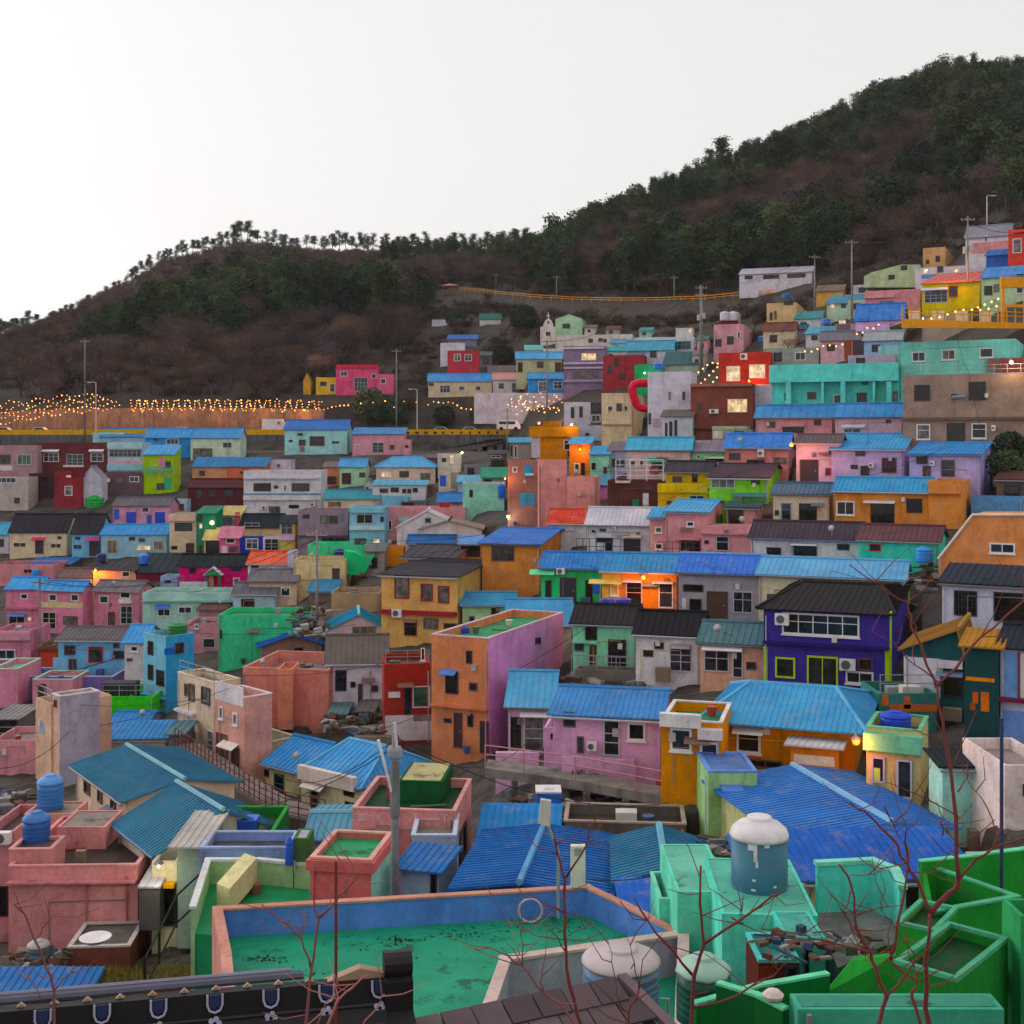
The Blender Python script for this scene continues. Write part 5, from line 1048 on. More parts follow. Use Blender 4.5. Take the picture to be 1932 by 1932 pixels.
H('bright blue hipped roof house, upper gable with a white ridge', 235, 1340, 650, 860, 'a8a878', ('e', 525, '4a7cd0', .6), yaw=13, d=42.5, D=7.5, ridge='a8bce8', oh=.3)
H('bright blue ribbed roof skirt in front of the upper gable', 330, 1500, 905, 1120, 'a89c6c', ('s', 575, '2f62c4'), d=37, D=3.6, W='k 930 960 1140 1120', oh=.3, yaw=3)
H('blue corrugated side roof behind the big blue-grey water tank', -60, 470, 905, 1050, '8a8a70', ('s', 620, '3f72cc'), d=38.6, D=3.4, oh=.3)
H('pale teal house with a slanting top edge and dark tiled roof', 1290, 1720, 130, 680, '84bab2', ('s', 20, '2f2c36'), d=46, D=5, found=5)
H('off-white house corner at the right edge beside the pale teal house', 1722, 2100, 130, 540, 'b8aaa8', ('f', '9a8a8a'), d=43, D=4, W='k 1850 260 1900 340')
# mint building with the big tank
CROP('A3')
H('mint green block with a smooth wall, left part under the big tank', 1190, 1560, 1010, 1760, '66c8ac', ('f', '70c4ac'), d=30.5, D=3.6, ph=.06, found=4)
mb2 = H('mint green tank platform with a teal front', 1500, 2170, 1170, 1640, '54b8a4', ('f', '62c0a8'), d=28.2, D=3.8, ph=.06, found=4, yaw=-3)
tank('big blue-grey water tank with a white domed lid on the mint roof', 1800, 1105, 398, 565, 29.4, '335e70', 'b4aeb2', seg=36, smooth_drum=True)
bt_ = bpy.data.objects[[o.name for o in COL.objects if o.get('label', '').startswith('big blue-grey')][0]]; _r = 398 * .53821 * .503125 * 29.4 / F / 2; _h = 565 * .53821 * .503125 * 29.4 / F
for a_, z0_, z1_, w_ in ((-1.9, .52, .74, .05), (-1.85, .45, .53, .035), (-1.95, .28, .31, .05), (-1.2, .2, .23, .05), (-1.97, .16, .19, .06), (-2.05, .66, .74, .09), (-1.5, .70, .74, .07)):
    q_ = []
    for k_ in range(5):
        t_ = a_ + (k_ / 4 - .5) * w_ * 2.6; q_.append((t_, 0))
    mb_ = MB()
    for k_ in range(4): mb_.quad(*[(_r * 1.012 * math.cos(t_), _r * 1.012 * math.sin(t_), z_ * _h) for t_, z_ in ((q_[k_][0], z0_), (q_[k_+1][0], z0_ + .004), (q_[k_+1][0], z1_), (q_[k_][0], z1_))])
    mb_.build('paint_drip', paint('b4aeb2'), bt_)
H('mint rim wall with a rusty end beside the low royal blue roof', 1062, 1190, 1075, 1300, '62c4ac', ('f', '58b49c', '86d4c0'), d=32, D=2)
CROP('A4')
zt = -11.6
pts = [G(425, 1230, zt), G(430, 1150, zt), G(800, 1130, zt), G(960, 1200, zt), G(1010, 1330, zt), G(860, 1430, zt), G(560, 1540, zt)]
te = empty('roof_terrace', (0, 0, 0)); tag(te, 'mint walled roof terrace with a bare grey floor beside the green building', 'terrace')
flatpoly(MB(), pts, zt, 3.5).build('deck', concrete(.22), te)
wallrun(MB(), pts[1:5], zt - 3.5, zt + 1.15, .14).build('parapet', wall('4cb4a8'), te)
wallrun(MB(), pts[1:5], zt + 1.152, zt + 1.25, .22).build('parapet_cap', wall('80d0bc'), te)
H('teal crate hutch with a brown slatted front on the mint roof', 10, 295, 1505, 1640, '4a2018', ('f', '3a9a98', '4aa8a4'), d=25.5, D=1.4, ph=.04, found=3, W='p 20 1530 120 1640 6a2c1c,k 190 1520 285 1630')
H('teal side wall with a dark slot beside the crate hutch', 200, 475, 1330, 1620, '44a89c', ('f', '5ab4a4'), d=26.8, D=1.5, ph=.05, found=3, W='k 330 1360 355 1600')
def terrace(label, pts, zt, ph, col, cap, deck, depth=4., t=.1, closed=True, capopen=False):
    e = empty('roof_terrace', (0, 0, 0)); tag(e, label, 'terrace'); w = [G(x, y, zt) for x, y in pts]
    flatpoly(MB(), w, zt - ph, depth).build('deck', floormat(deck), e)
    wallrun(MB(), w, zt - depth, zt, t, closed).build('parapet', wall(col), e)
    wallrun(MB(), w, zt + .012, zt + .055, t + .05, closed and not capopen).build('parapet_cap', wall(cap), e); return e
terrace('grass green open-top box with mint capping, upper right', [(1155, 820), (1805, 1052), (1215, 1160)], -9.8, 1.5, '1d7428', '418a6a', '1a6a26', closed=True, capopen=True, t=.09)
H('grass green narrow box with mint capping left of the open-top box', 965, 1240, 1302, 1500, '1f7a2a', ('f', '0f4a1c', '418a6a'), d=24.4, D=1.5, yaw=-36, ph=.15, found=5)
e = empty('yard_wall', (0, 0, 0)); tag(e, 'grass green back wall with mint capping at the right edge', 'wall'); w_ = [G(1150, 800, -9.6), G(1480, 765, -9.6), G(2050, 690, -9.6)]
wallrun(MB(), w_, -14, -9.6, .12).build('wall_face', wall('1f7a2a'), e); wallrun(MB(), w_, -9.598, -9.56, .14).build('wall_cap', wall('62b890'), e)
H('grass green large front block with a mint coping, lower right', 955, 1390, 1642, 1990, '1c6c28', ('f', '104a20', '418a6a'), d=19.8, r=1745, yaw=-42, found=4, ph=.2)
e = empty('stair_wall', (0, 0, 0)); tag(e, 'grass green slanting stair wall left of the large front block', 'wall')
q0, q1, q2 = G(960, 1455, -8.75), G(660, 1490, -9.1), G(470, 1600, -9.4)
MB().extr([(q0.x, q0.y, -13), (q0.x, q0.y, q0.z), (q1.x, q1.y, q1.z), (q2.x, q2.y, q2.z - .3), (q2.x, q2.y, -13)], (.06, .14, 0)).build('wall_face', wall('227a2c'), e)
e = empty('yard_wall', (0, 0, 0)); tag(e, 'forest green yard wall with a slanted mint coping, lower centre right', 'wall'); w_ = [G(-420, 1790, -9.0), G(0, 1672, -9.0), G(470, 1590, -9.0)]
wallrun(MB(), w_, -13, -9.0, .12).build('wall_face', wall('0f5a26'), e); wallrun(MB(), w_, -8.998, -8.96, .13).build('wall_cap', wall('5ab08a'), e)
e = empty('yard_wall', (0, 0, 0)); tag(e, 'short forest green wall end with mint coping and a pale stone on it', 'wall'); w_ = [G(-250, 1660, -8.2), G(0, 1738, -8.2), G(175, 1825, -8.2)]
wallrun(MB(), w_, -12, -8.2, .12).build('wall_face', wall('0d4a20'), e); wallrun(MB(), w_, -8.198, -8.16, .13).build('wall_cap', wall('5ab08a'), e)
MB().lathe([(.05, 0), (.14, .02), (.16, .07), (.1, .13), (.02, .15)], 9, tuple(G(110, 1760, -8.15))).build('stone', paint('a89a94', .8), e)
H('sea green front wall along the bottom edge', 280, 1720, 1830, 2050, '3a8c74', ('f', '3f9078'), d=17.5, D=.5, found=3, ph=.03)
H('green post wall at the lower right edge', 1835, 2050, 1180, 2000, '2a7a4a', ('f',), d=21, D=.8, found=3)
e = empty('air_conditioner', G(1505, 965, -10.4)); tag(e, 'dusty outdoor air conditioner lying behind the green open-top box', 'air conditioner')
MB().box(0, 0, 0, 1.0, .5, .62).build('casing', paint('8a7a80'), e); MB().extr([(.38 + .22*math.cos(i*math.pi/8), -.02, .3 + .22*math.sin(i*math.pi/8)) for i in range(16)], (0, .018, 0)).build('fan_grille', paint('4a4248'), e)
# blue barrel, dark green tank
tank('slim blue barrel with a brown lid against the green box', 1290, 1540, 75, 260, 23.4, '2c5a7c', '4a3a38')
CROP('A3')
tank('dark green eight-sided tank standing below the mint wall', 1400, 2000, 385, 470, 20.5, '174238', '7f9c90', seg=8)
# ------------------------------------------------------------------ main green deck with blue parapet
CROP('A2')
zt = -13.2
CROP('A1'); L0 = G(1575, 1660, zt); L1 = G(1515, 1325, zt)
CROP('A3'); C1 = G(560, 1165, zt); R1 = G(835, 1300, zt); R2 = Vector((4.4, 30.9, zt))
te = empty('roof_terrace', (0, 0, 0)); tag(te, 'large worn sea-green roof deck with a cornflower blue parapet', 'terrace')
flatpoly(MB(), [L0 + Vector((1.2, -4.5, 0)), R2 + Vector((-.6, -6, 0)), R2, R1, C1, L1, L0], zt, 4.0).build('deck', floormat('2a9c78'), te)
wallrun(MB(), [L1, C1, R1, R2], zt - 4, zt + .72, .16).build('parapet', wall('4a72b4'), te)
wallrun(MB(), [L1, C1, R1, R2], zt + .722, zt + .78, .24).build('parapet_cap', wall('a8786a'), te)
wallrun(MB(), [L0 + Vector((.8, -3, 0)), L0, L1], zt - 4, zt + .78, .26).build('side_parapet', wall('a8776c'), te)
c = G(165, 1145, zt + .3); MB().tube([(c.x + .32*math.cos(i*math.pi/9), c.y - .1, zt + .35 + .32*math.sin(i*math.pi/9)) for i in range(19)], .035, 6).build('hose_coil', paint('9a8a90'), te)
MB().tube([(-3.9, 30.2, zt + .04), (-3.6, 29.6, zt + .05), (-3.35, 29.3, zt + .04), (-3.2, 28.6, zt + .04)], .05, 6).build('drain_hose', paint('b8c4c4'), te)
# grey block with white lidded tank
gb = empty('roof_terrace', (0, 0, 0)); tag(gb, 'grey-lilac rendered tank enclosure in front of the sea-green deck', 'terrace')
GA, GB, GC_ = Vector((-.15, 29.1, 0)), Vector((4.25, 30.6, 0)), Vector((2.1, 22.5, 0))
wallrun(MB(), [GC_ + Vector((-3.2, 0, 0)), GA, GB, GB + Vector((-1.2, -8, 0))], -17, -12.25, .2).build('parapet', wall('8d8894'), gb)
wallrun(MB(), [GC_ + Vector((-3.2, 0, 0)), GA, GB, GB + Vector((-1.2, -8, 0))], -12.248, -12.18, .28).build('parapet_cap', wall('a8958f'), gb)
flatpoly(MB(), [GC_ + Vector((-3.2, 0, 0)), GA, GB, GB + Vector((-1.2, -8, 0))], -13.4, .2).build('deck', concrete(.25), gb)
tank('white-lidded blue tank seen from above in the grey enclosure', 820, 1932, 545, 430, 22.5, '4a6a84', '9a9092', seg=32)
# ------------------------------------------------------------------ black ridge with emblem tiles
CROP('A1')
z0 = -6.5
r0 = G(0, 1835, z0)
CROP('A2'); r1 = G(1010, 1600, z0)
e = empty('tiled_roof', (0, 0, 0)); tag(e, 'black Korean tiled roof ridge with white U-shaped emblems along the bottom edge', 'roof')
X = (r1 - r0).normalized(); r0 = r0 - X * 2.5; L = (r1 - r0).length; N = Vector((X.y, -X.x, 0)); blk = paint('1a1719', .55); gry = paint('4a4a56', .5); tan = paint('8a7260', .8)
def rp(s, o, z): q = r0 + X * s + N * o; return (q.x, q.y, z0 + z)
MB().extr([rp(0, -.1, -.3), rp(0, .12, -.3), rp(0, .06, 0), rp(0, -.08, 0)], X * L).build('ridge_beam', blk, e)
MB().extr([rp(0, .1, -.26), rp(0, 2.4, -1.5), rp(0, 2.4, -1.6), rp(0, .1, -.36)], X * L).build('slope', blk, e)
for k in range(5): MB().tube([rp(0, .14 + k * .24, -.27 - k * .13), rp(L - .05, .14 + k * .24, -.27 - k * .13)], .025, 6).build('tile_course', paint('242024', .5), e)
MB().tube([rp(0, -.24, .0), rp(L * .86, -.24, .0)], .055, 8).build('gutter', gry, e); MB().tube([rp(0, -.34, .03), rp(L * .84, -.34, .03)], .03, 6).build('gutter_lip', paint('6a6a78', .5), e)
n = int(L / .36); tm = MB().extr([(-.05, 0, 0), (.05, 0, 0), (0, 0, .045)], (0, .05, 0)).mesh('mortar_wedge', tan); yaw_r = math.atan2(X.y, X.x)
for i in range(n):
    o = obj_from(tm, 'mortar_wedge', e, rp(L * (i + .5) / n, -.02, .002), yaw_r)
MB().extr([rp(L - .75, -.12, -.02), rp(L - .02, -.12, -.02), rp(L - .02, -.12, .05), rp(L - .3, -.12, .13)], N * .14).build('mortar_mound', tan, e)
MB().extr([rp(L - .02, -.16, -.45), rp(L - .02, .2, -.45), rp(L - .02, .2, .0), rp(L - .02, .1, .04), rp(L - .02, -.16, .04)], X * .34).build('ridge_end', blk, e)
c0 = Vector(rp(L - .02, .02, .16)); MB().tube([c0 + N * .0, c0 + X * .34], .15, 12).build('ridge_end_roll', paint('221e20', .45), e)
MB().extr([rp(L - .05, .18, -.5), rp(L + .32, .18, -.5), rp(L + .55, 2.4, -1.7), rp(L - .05, 2.4, -1.7)], Vector((0, 0, .16))).build('end_slope', blk, e)
CROP('A1'); whm = paint('8c8ca0', .5); blu = paint('26304c', .5)
um = MB(); um.tube([(-.085, 0, .11), (-.085, 0, -.01), (-.06, 0, -.07), (0, 0, -.095), (.06, 0, -.07), (.085, 0, -.01), (.085, 0, .11)], .014, 6); umm = um.mesh('emblem_tile', whm)
ub = MB().extr([(-.06, .0, .11), (.06, .0, .11), (.06, .0, -.02), (0, .0, -.06), (-.06, .0, -.02)], (0, .015, 0)).mesh('emblem_field', blu)
fm = MB()
for i in range(5):
    a = i * 2 * math.pi / 5; fm.lathe([(.001, 0), (.032, 0), (.032, .02), (.001, .02)], 8, (.05*math.cos(a), .05*math.sin(a), .002 * i))
fmm = fm.mesh('flower_boss', whm)
for s_ in (310, 720, 1110, 1500, 215 + 1672, 600 + 1672, 965 + 1672, -100):
    uu = cu(s_); k = (uu - 966) / F; t = (k * r0.y - r0.x) / (X.x - k * X.y)
    q = Vector(rp(t, .125, -.10)); o = obj_from(umm, 'emblem_tile', e, q, yaw_r); o.rotation_euler = (R(-8), 0, yaw_r)
    o3 = obj_from(ub, 'emblem_field', e, q + N * .004, yaw_r)
    q = Vector(rp(t, .17, -.30)); o2 = obj_from(fmm, 'flower_boss', e, q); o2.rotation_euler = (R(80), 0, yaw_r)
# brown shingled roof bottom centre
e = empty('tiled_roof', (0, 0, 0)); tag(e, 'brown-grey shingled roof corner at the bottom centre', 'roof')
CROP('A2'); a = G(1230, 1935, -7.2)
CROP('A3'); b = G(770, 1640, -7.2)
X = (b - a).normalized(); L = (b - a).length; N = Vector((X.y, -X.x, 0)); yr = math.atan2(X.y, X.x)
dn = (N * .9 + Vector((0, 0, -.42))).normalized()
MB().extr([a, b, b + dn * 3.2 + X * .9, a + dn * 3.2], Vector((0, 0, -.12))).build('roof_board', paint('2e2628'), e)
MB().extr([b, b + Vector((0, 0, .1)), b + dn * 3.2 + X * .95 + Vector((0, 0, .1)), b + dn * 3.2 + X * .95], X * .14).build('verge', paint('5a4a4e'), e)
sh = MB().box(0, 0, 0, .40, .40, .035); sh.v = [(x, y * 1.0, z + (.03 if y < .1 else 0)) for x, y, z in sh.v]; shm = [sh.mesh('shingle', m) for m in (paint('4c4044', .8), paint('40363a', .8), paint('574a4c', .8))]
pitch = math.atan2(dn.z, math.hypot(dn.x, dn.y))
for i in range(8):
    for j in range(int(L / .42) + 3):
        q = a + X * (j * .42 + (.21 if i % 2 else 0) - .1) + dn * (i * .36 + .36)
        if (q - a).dot(X) > L + i * .1 - .3: continue
        o = obj_from(random.choice(shm), 'shingle', e, q + Vector((0, 0, .02 + .01 * random.random())))
        o.rotation_euler = (-pitch, 0, yr + R(random.uniform(-1.5, 1.5)))
# ------------------------------------------------------------------ terrain, hill, forest, road
build_terrain()
auto_detail()
def leafmat(h, var=.35):
    k = ('leaf', h)
    if k in _M: return _M[k]
    m, t, bs = _mat('foliage_' + h); c = hexlin(h); oi = _n(t, 'ShaderNodeObjectInfo')
    g = _n(t, 'ShaderNodeNewGeometry')
    r = _ramp(t, oi.outputs['Random'], 0, (1 - var,) * 3, 1, (1 + var, 1 + var * .9, 1 + var * .8))
    n = _ramp(t, _noise(t, g.outputs['Position'], .45, 3), .3, (.65, .65, .65), .7, (1.35, 1.3, 1.25))
    t.links.new(_mul(t, _mul(t, c, r), n), bs.inputs['Base Color']); bs.inputs['Roughness'].default_value = .9; bs.inputs['Specular IOR Level'].default_value = .15
    _M[k] = m; return m
BARK = leafmat('4c4440'); TWIGS = [leafmat('5c4c4c'), leafmat('604e46'), leafmat('544850')]; NEED = [leafmat('39482f'), leafmat('324334'), leafmat('454e32')]
def card(mb, p, s, r, thin=1.0):
    a = Vector((r.gauss(0, 1), r.gauss(0, 1), r.gauss(0, 1))).normalized(); b = a.orthogonal().normalized() * s * .5 * thin; a = a * s * .5
    mb.poly([p - a, p + b, p + a * .9, p - b])
def pine_mesh(seed, hgt=7.5, n=520, umbrella=True, lo=.48):
    r = random.Random(seed); tr = MB(); cr = MB()
    lean = Vector((r.uniform(-.6, .6), r.uniform(-.6, .6), 0))
    tr.tube([(0, 0, -.5), lean * .3 + Vector((0, 0, hgt * .35)), lean * .7 + Vector((0, 0, hgt * .7)), lean + Vector((0, 0, hgt * .95))], [.17, .14, .1, .03], 5)
    k = 11
    for i in range(k):
        f = i / (k - 1.0); z = hgt * ((lo if umbrella else .28) + ((.98 - lo) if umbrella else .7) * f); rad = (2.3 if umbrella else 2.0) * (1 - f * .72) * r.uniform(.55, 1.1)
        q = r.uniform(0, 6.28); c = lean * (z / hgt) + Vector((math.cos(q) * rad * .65, math.sin(q) * rad * .65, z))
        tr.tube([lean * (z / hgt) + Vector((0, 0, z - .5)), c], [.05, .02], 3, False)
        sx = r.uniform(.8, 1.25)
        for _ in range(n // k):
            p = c + Vector((r.gauss(0, .6) * sx, r.gauss(0, .6) * sx, r.gauss(0, .34)))
            card(cr, p, r.uniform(.25, .5), r, .8)
    return tr, cr
def bare_mesh(seed, hgt=6.0, n=700):
    r = random.Random(seed); tr = MB(); cr = MB()
    def grow(p, d, L, rad, lev):
        q = p + d * L
        tr.tube([p, p + d * L * .5 + Vector((r.uniform(-.1, .1), r.uniform(-.1, .1), 0)) * L, q], [rad, rad * .8, rad * .55], 4 if lev < 2 else 3, False)
        if lev >= 3: tips.append(q); return
        for _ in range(3 if lev else 4):
            nd = (d + Vector((r.gauss(0, .55), r.gauss(0, .55), r.uniform(-.05, .45)))).normalized()
            grow(q - d * L * r.uniform(0, .35), nd, L * r.uniform(.55, .8), rad * .55, lev + 1)
    tips = []
    grow(Vector((0, 0, -.4)), Vector((r.uniform(-.1, .1), r.uniform(-.1, .1), 1)).normalized(), hgt * .36, .13, 0)
    for _ in range(n):
        p = r.choice(tips) + Vector((r.gauss(0, .5), r.gauss(0, .5), r.gauss(.1, .4)))
        a = Vector((r.gauss(0, .7), r.gauss(0, .7), r.uniform(.2, 1.2))).normalized() * r.uniform(.35, .8); b = a.orthogonal().normalized() * .022
        cr.poly([p - b, p + b, p + a])
    return tr, cr
def joined(tr, cr, name, m1, m2):
    me = bpy.data.meshes.new(name); n = len(tr.v)
    me.from_pydata(tr.v + cr.v, [], tr.f + [tuple(i + n for i in f) for f in cr.f]); me.materials.append(m1); me.materials.append(m2)
    mi = [0] * len(tr.f) + [1] * len(cr.f); me.polygons.foreach_set('material_index', mi); return me
PC = bpy.data.collections.new('tree_shapes')     # shapes the wood is scattered from; not linked to the scene
protos = []
for i in range(4): protos.append(joined(*pine_mesh(10 + i, 6.8 + i * .5, 800, i % 2 == 0), 'pine_shape', BARK, NEED[i % 3]))
for i in range(5): protos.append(joined(*bare_mesh(40 + i, 5.5 + i * .3, 620), 'bare_shape', BARK, TWIGS[i % 3]))
sh_t, sh_c = MB(), MB(); rr = random.Random(5)
for _ in range(260): card(sh_c, Vector((rr.gauss(0, .8), rr.gauss(0, .8), abs(rr.gauss(.5, .4)))), rr.uniform(.25, .5), rr, .35)
sh_t.tube([(0, 0, -.3), (0, 0, .5)], .05, 3)
protos.append(joined(sh_t, sh_c, 'scrub_shape', BARK, leafmat('483c30')))
for i, me in enumerate(protos):
    o = bpy.data.objects.new('s%02d_shape' % i, me); PC.objects.link(o)

VF = [(-400, 755), (0, 757), (600, 755), (740, 730), (790, 610), (840, 545), (900, 543), (1000, 552), (1100, 558), (1300, 560), (1400, 548), (1640, 515), (1730, 462), (1932, 405), (2300, 300)]
RIDGE_V = [(c, min(v for v, d in COLS[c])) for c in CU]
pp, pr, ps, pi = [], [], [], []
rr = random.Random(77)
from mathutils import noise as mnoise
def in_forest(u, d):
    z = gz(u, d); v = VH - F * z / d
    return v < np.interp(u, [a for a, b in VF], [b for a, b in VF]), v, z
U_STEP = 0
clear = []      # keep plots around the hill houses open
for h in HOUSES:
    c = h.O + h.X * h.w / 2 + h.Y * h.D * .3
    if h.d > 95: clear.append((c.x, c.y, (h.w / 2 + 2.5), h.D / 2 + 1))
fl = [(868, 549), (905, 551), (935, 556), (1000, 563), (1080, 568), (1150, 570), (1240, 570), (1330, 567), (1400, 560), (1470, 556)]
fp = []
for i in range(len(fl) - 1):
    for t in np.linspace(0, 1, 8, endpoint=False):
        u = fl[i][0] + (fl[i+1][0] - fl[i][0]) * t; v = fl[i][1] + (fl[i+1][1] - fl[i][1]) * t; d = DT(u, v); fp.append(P(u, v, d))
for q in fp: clear.append((q.x, q.y - 2, 2.2, 3.5))
_p = P(848, 556, DT(848, 556)); clear.append((_p.x, _p.y, 4.5, 4))
def is_clear(x, y):
    for a, b, c, e in clear:
        if abs(x - a) < c and -e - (7 if b < 180 else 13) < (y - b) < e: return False
    return True
cnt = 0
for _ in range(75000):
    x = rr.uniform(-330, 330); y = rr.uniform(150, 680)
    u = 966 + F * x / y
    if u < -260 or u > 2250: continue
    ok, v, z = in_forest(u, y)
    if not ok: continue
    dr = max(dd for vv, dd in COLS[min(CU, key=lambda c: abs(c - u))])
    if y > dr + 12: continue
    dens = .44 if y < 420 else .26
    if v > np.interp(u, [a for a, b in VF], [b for a, b in VF]) - 45: dens *= .9
    if rr.random() > dens: continue
    if not is_clear(x, y): continue
    g = mnoise.noise(Vector((x * .016, y * .016, 3.1))) + .5 * mnoise.noise(Vector((x * .07, y * .07, 9.)))
    # evergreens along the crests and on the left spur
    ev = g * 1.1 - .12
    rv = np.interp(u, [a for a, b in RIDGE_V], [b for a, b in RIDGE_V])
    low = u < 1000 and y > dr - 22
    if u >= 1000 and v < rv + 34: ev += .5
    st = np.interp(u, [61, 125, 169, 237, 338, 423, 491, 558, 626, 700], [690, 668, 628, 600, 560, 530, 523, 530, 523, 555])
    if u < 720:
        if st < v < st + 95 and u > 120: ev += .34
        elif v < st: ev -= .9
    if u > 1000: ev += .10
    if u > 1780 and 240 < v < 420: ev += .3
    if v > 660: ev -= .6
    kind = rr.randrange(0, 4) if ev > 0 else rr.randrange(4, 9)
    sc = rr.choice((.7, .85, 1., 1.15, 1.4, 1.75)) * rr.uniform(.85, 1.15)
    if v < rv + 40: sc = min(sc, 1.05)
    if u < 720 and v < st + 45: sc = min(sc, .85)
    if low: sc = min(sc, 1.) * rr.uniform(.3, .62); kind = rr.randrange(4, 9) if rr.random() < .6 else rr.randrange(0, 4)
    pp.append((x, y, z - .4)); pr.append((0, 0, rr.uniform(0, 6.28))); ps.append(sc); pi.append(kind)
    if rr.random() < .5:
        x2, y2 = x + rr.uniform(-2, 2), y + rr.uniform(-2, 2)
        pp.append((x2, y2, gzxy(x2, y2) - .3)); pr.append((0, 0, rr.uniform(0, 6.28))); ps.append(rr.uniform(.7, 1.4)); pi.append(9)
# scrub on the open slope between the houses and the wood
for _ in range(14000):
    x = rr.uniform(-160, 120); y = rr.uniform(112, 330); u = 966 + F * x / y
    if u < 560 or u > 2000: continue
    z = gz(u, y); v = VH - F * z / y; lim = np.interp(u, [a for a, b in VF], [b for a, b in VF])
    if not (lim < v < lim + (150 if u < 1300 else 180)) or not is_clear(x, y) or rr.random() > .75: continue
    pp.append((x, y, z - .3)); pr.append((0, 0, rr.uniform(0, 6.28))); ps.append(rr.uniform(.5, 1.3)); pi.append(9 if rr.random() < .8 else rr.randrange(4, 9))
    if pi[-1] != 9: ps[-1] *= .6
print('forest instances', len(pp))
fm_ = bpy.data.meshes.new('forest'); fm_.from_pydata(pp, [], [])
fm_.attributes.new('rot', 'FLOAT_VECTOR', 'POINT').data.foreach_set('vector', [c for v in pr for c in v])
fm_.attributes.new('scl', 'FLOAT', 'POINT').data.foreach_set('value', ps)
fm_.attributes.new('idx', 'INT', 'POINT').data.foreach_set('value', pi)
fo = bpy.data.objects.new('forest', fm_); COL.objects.link(fo); tag(fo, 'brown winter woodland with dark pines covering the hills', 'forest', kind='stuff')
ng = bpy.data.node_groups.new('forest_scatter', 'GeometryNodeTree')
ng.interface.new_socket('Geometry', in_out='INPUT', socket_type='NodeSocketGeometry'); ng.interface.new_socket('Geometry', in_out='OUTPUT', socket_type='NodeSocketGeometry')
gi, go = ng.nodes.new('NodeGroupInput'), ng.nodes.new('NodeGroupOutput')
iop = ng.nodes.new('GeometryNodeInstanceOnPoints'); ci = ng.nodes.new('GeometryNodeCollectionInfo')
ci.inputs['Collection'].default_value = PC; ci.inputs['Separate Children'].default_value = True; ci.inputs['Reset Children'].default_value = True
def attr(nm, ty):
    a = ng.nodes.new('GeometryNodeInputNamedAttribute'); a.data_type = ty; a.inputs['Name'].default_value = nm; return a.outputs['Attribute']
ng.links.new(gi.outputs[0], iop.inputs['Points']); ng.links.new(ci.outputs[0], iop.inputs['Instance']); iop.inputs['Pick Instance'].default_value = True
ng.links.new(attr('idx', 'INT'), iop.inputs['Instance Index']); ng.links.new(attr('scl', 'FLOAT'), iop.inputs['Scale'])
e2r = ng.nodes.new('FunctionNodeEulerToRotation'); ng.links.new(attr('rot', 'FLOAT_VECTOR'), e2r.inputs[0]); ng.links.new(e2r.outputs[0], iop.inputs['Rotation'])
ng.links.new(iop.outputs[0], go.inputs[0])
md = fo.modifiers.new('scatter', 'NODES'); md.node_group = ng

# ------------------------------------------------------------------ single trees that stand out
_tm = []
for i in range(6):
    a, b = pine_mesh(100 + i, 8.2 + .4 * i, 1100, True, (.64, .5, .58, .42, .6, .46)[i]); _tm.append((a.mesh('trunk', BARK), b.mesh('crown', NEED[i % 3])))
_bm = []
for i in range(3):
    a, b = bare_mesh(140 + i, 7.0, 1500); _bm.append((a.mesh('trunk', BARK), b.mesh('crown', leafmat('8a6a5c'))))
_bu = []
for i in range(3):
    c = MB(); r = random.Random(200 + i)
    for _ in range(900):
        d_ = Vector((r.gauss(0, 1), r.gauss(0, 1), r.gauss(0, 1))).normalized() * r.uniform(.7, 1.05); card(c, Vector((d_.x * 1.4, d_.y * 1.4, 1.5 + d_.z * 1.25)), r.uniform(.25, .45), r, .5)
    _bu.append((MB().tube([(0, 0, -.4), (0, 0, 1.2)], .12, 5).mesh('trunk', BARK), c.mesh('crown', NEED[i % 3])))
def tree(u, v, d, lib, label, cat='tree', group=None, sc=1.0, name='pine_tree'):
    p = P(u, v, d); e = empty(name, (p.x, p.y, gz(u, d) - .2), random.uniform(0, 6.28)); e.scale = (sc, sc, sc); tag(e, label, cat, group)
    a, b = random.choice(lib); obj_from(a, 'trunk', e); obj_from(b, 'crown', e)
def ridge_d(u):
    ds = [(c, max(d for v, d in COLS[c])) for c in CU]; return float(np.interp(u, [a for a, b in ds], [b for a, b in ds]))
r = random.Random(31)
def ridge_row(u0, u1, step, label, group, sc=(.9, 1.25)):
    u = u0
    while u < u1:
        d = ridge_d(u) + r.uniform(0, 14); tree(u, 0, d, _tm, label, 'pine', group, r.uniform(*sc)); u += step * r.uniform(.5, 1.5)
ridge_row(-20, 440, 10, 'pine in the row along the crest of the far left hill', 'pines on the left crest', (.6, .9))
ridge_row(440, 1010, 12, 'pine in the row along the low saddle between the two hills', 'pines on the saddle', (.8, 1.25))
ridge_row(1030, 1930, 26, 'pine in the row along the crest of the right hill', 'pines on the right crest', (.8, 1.1))
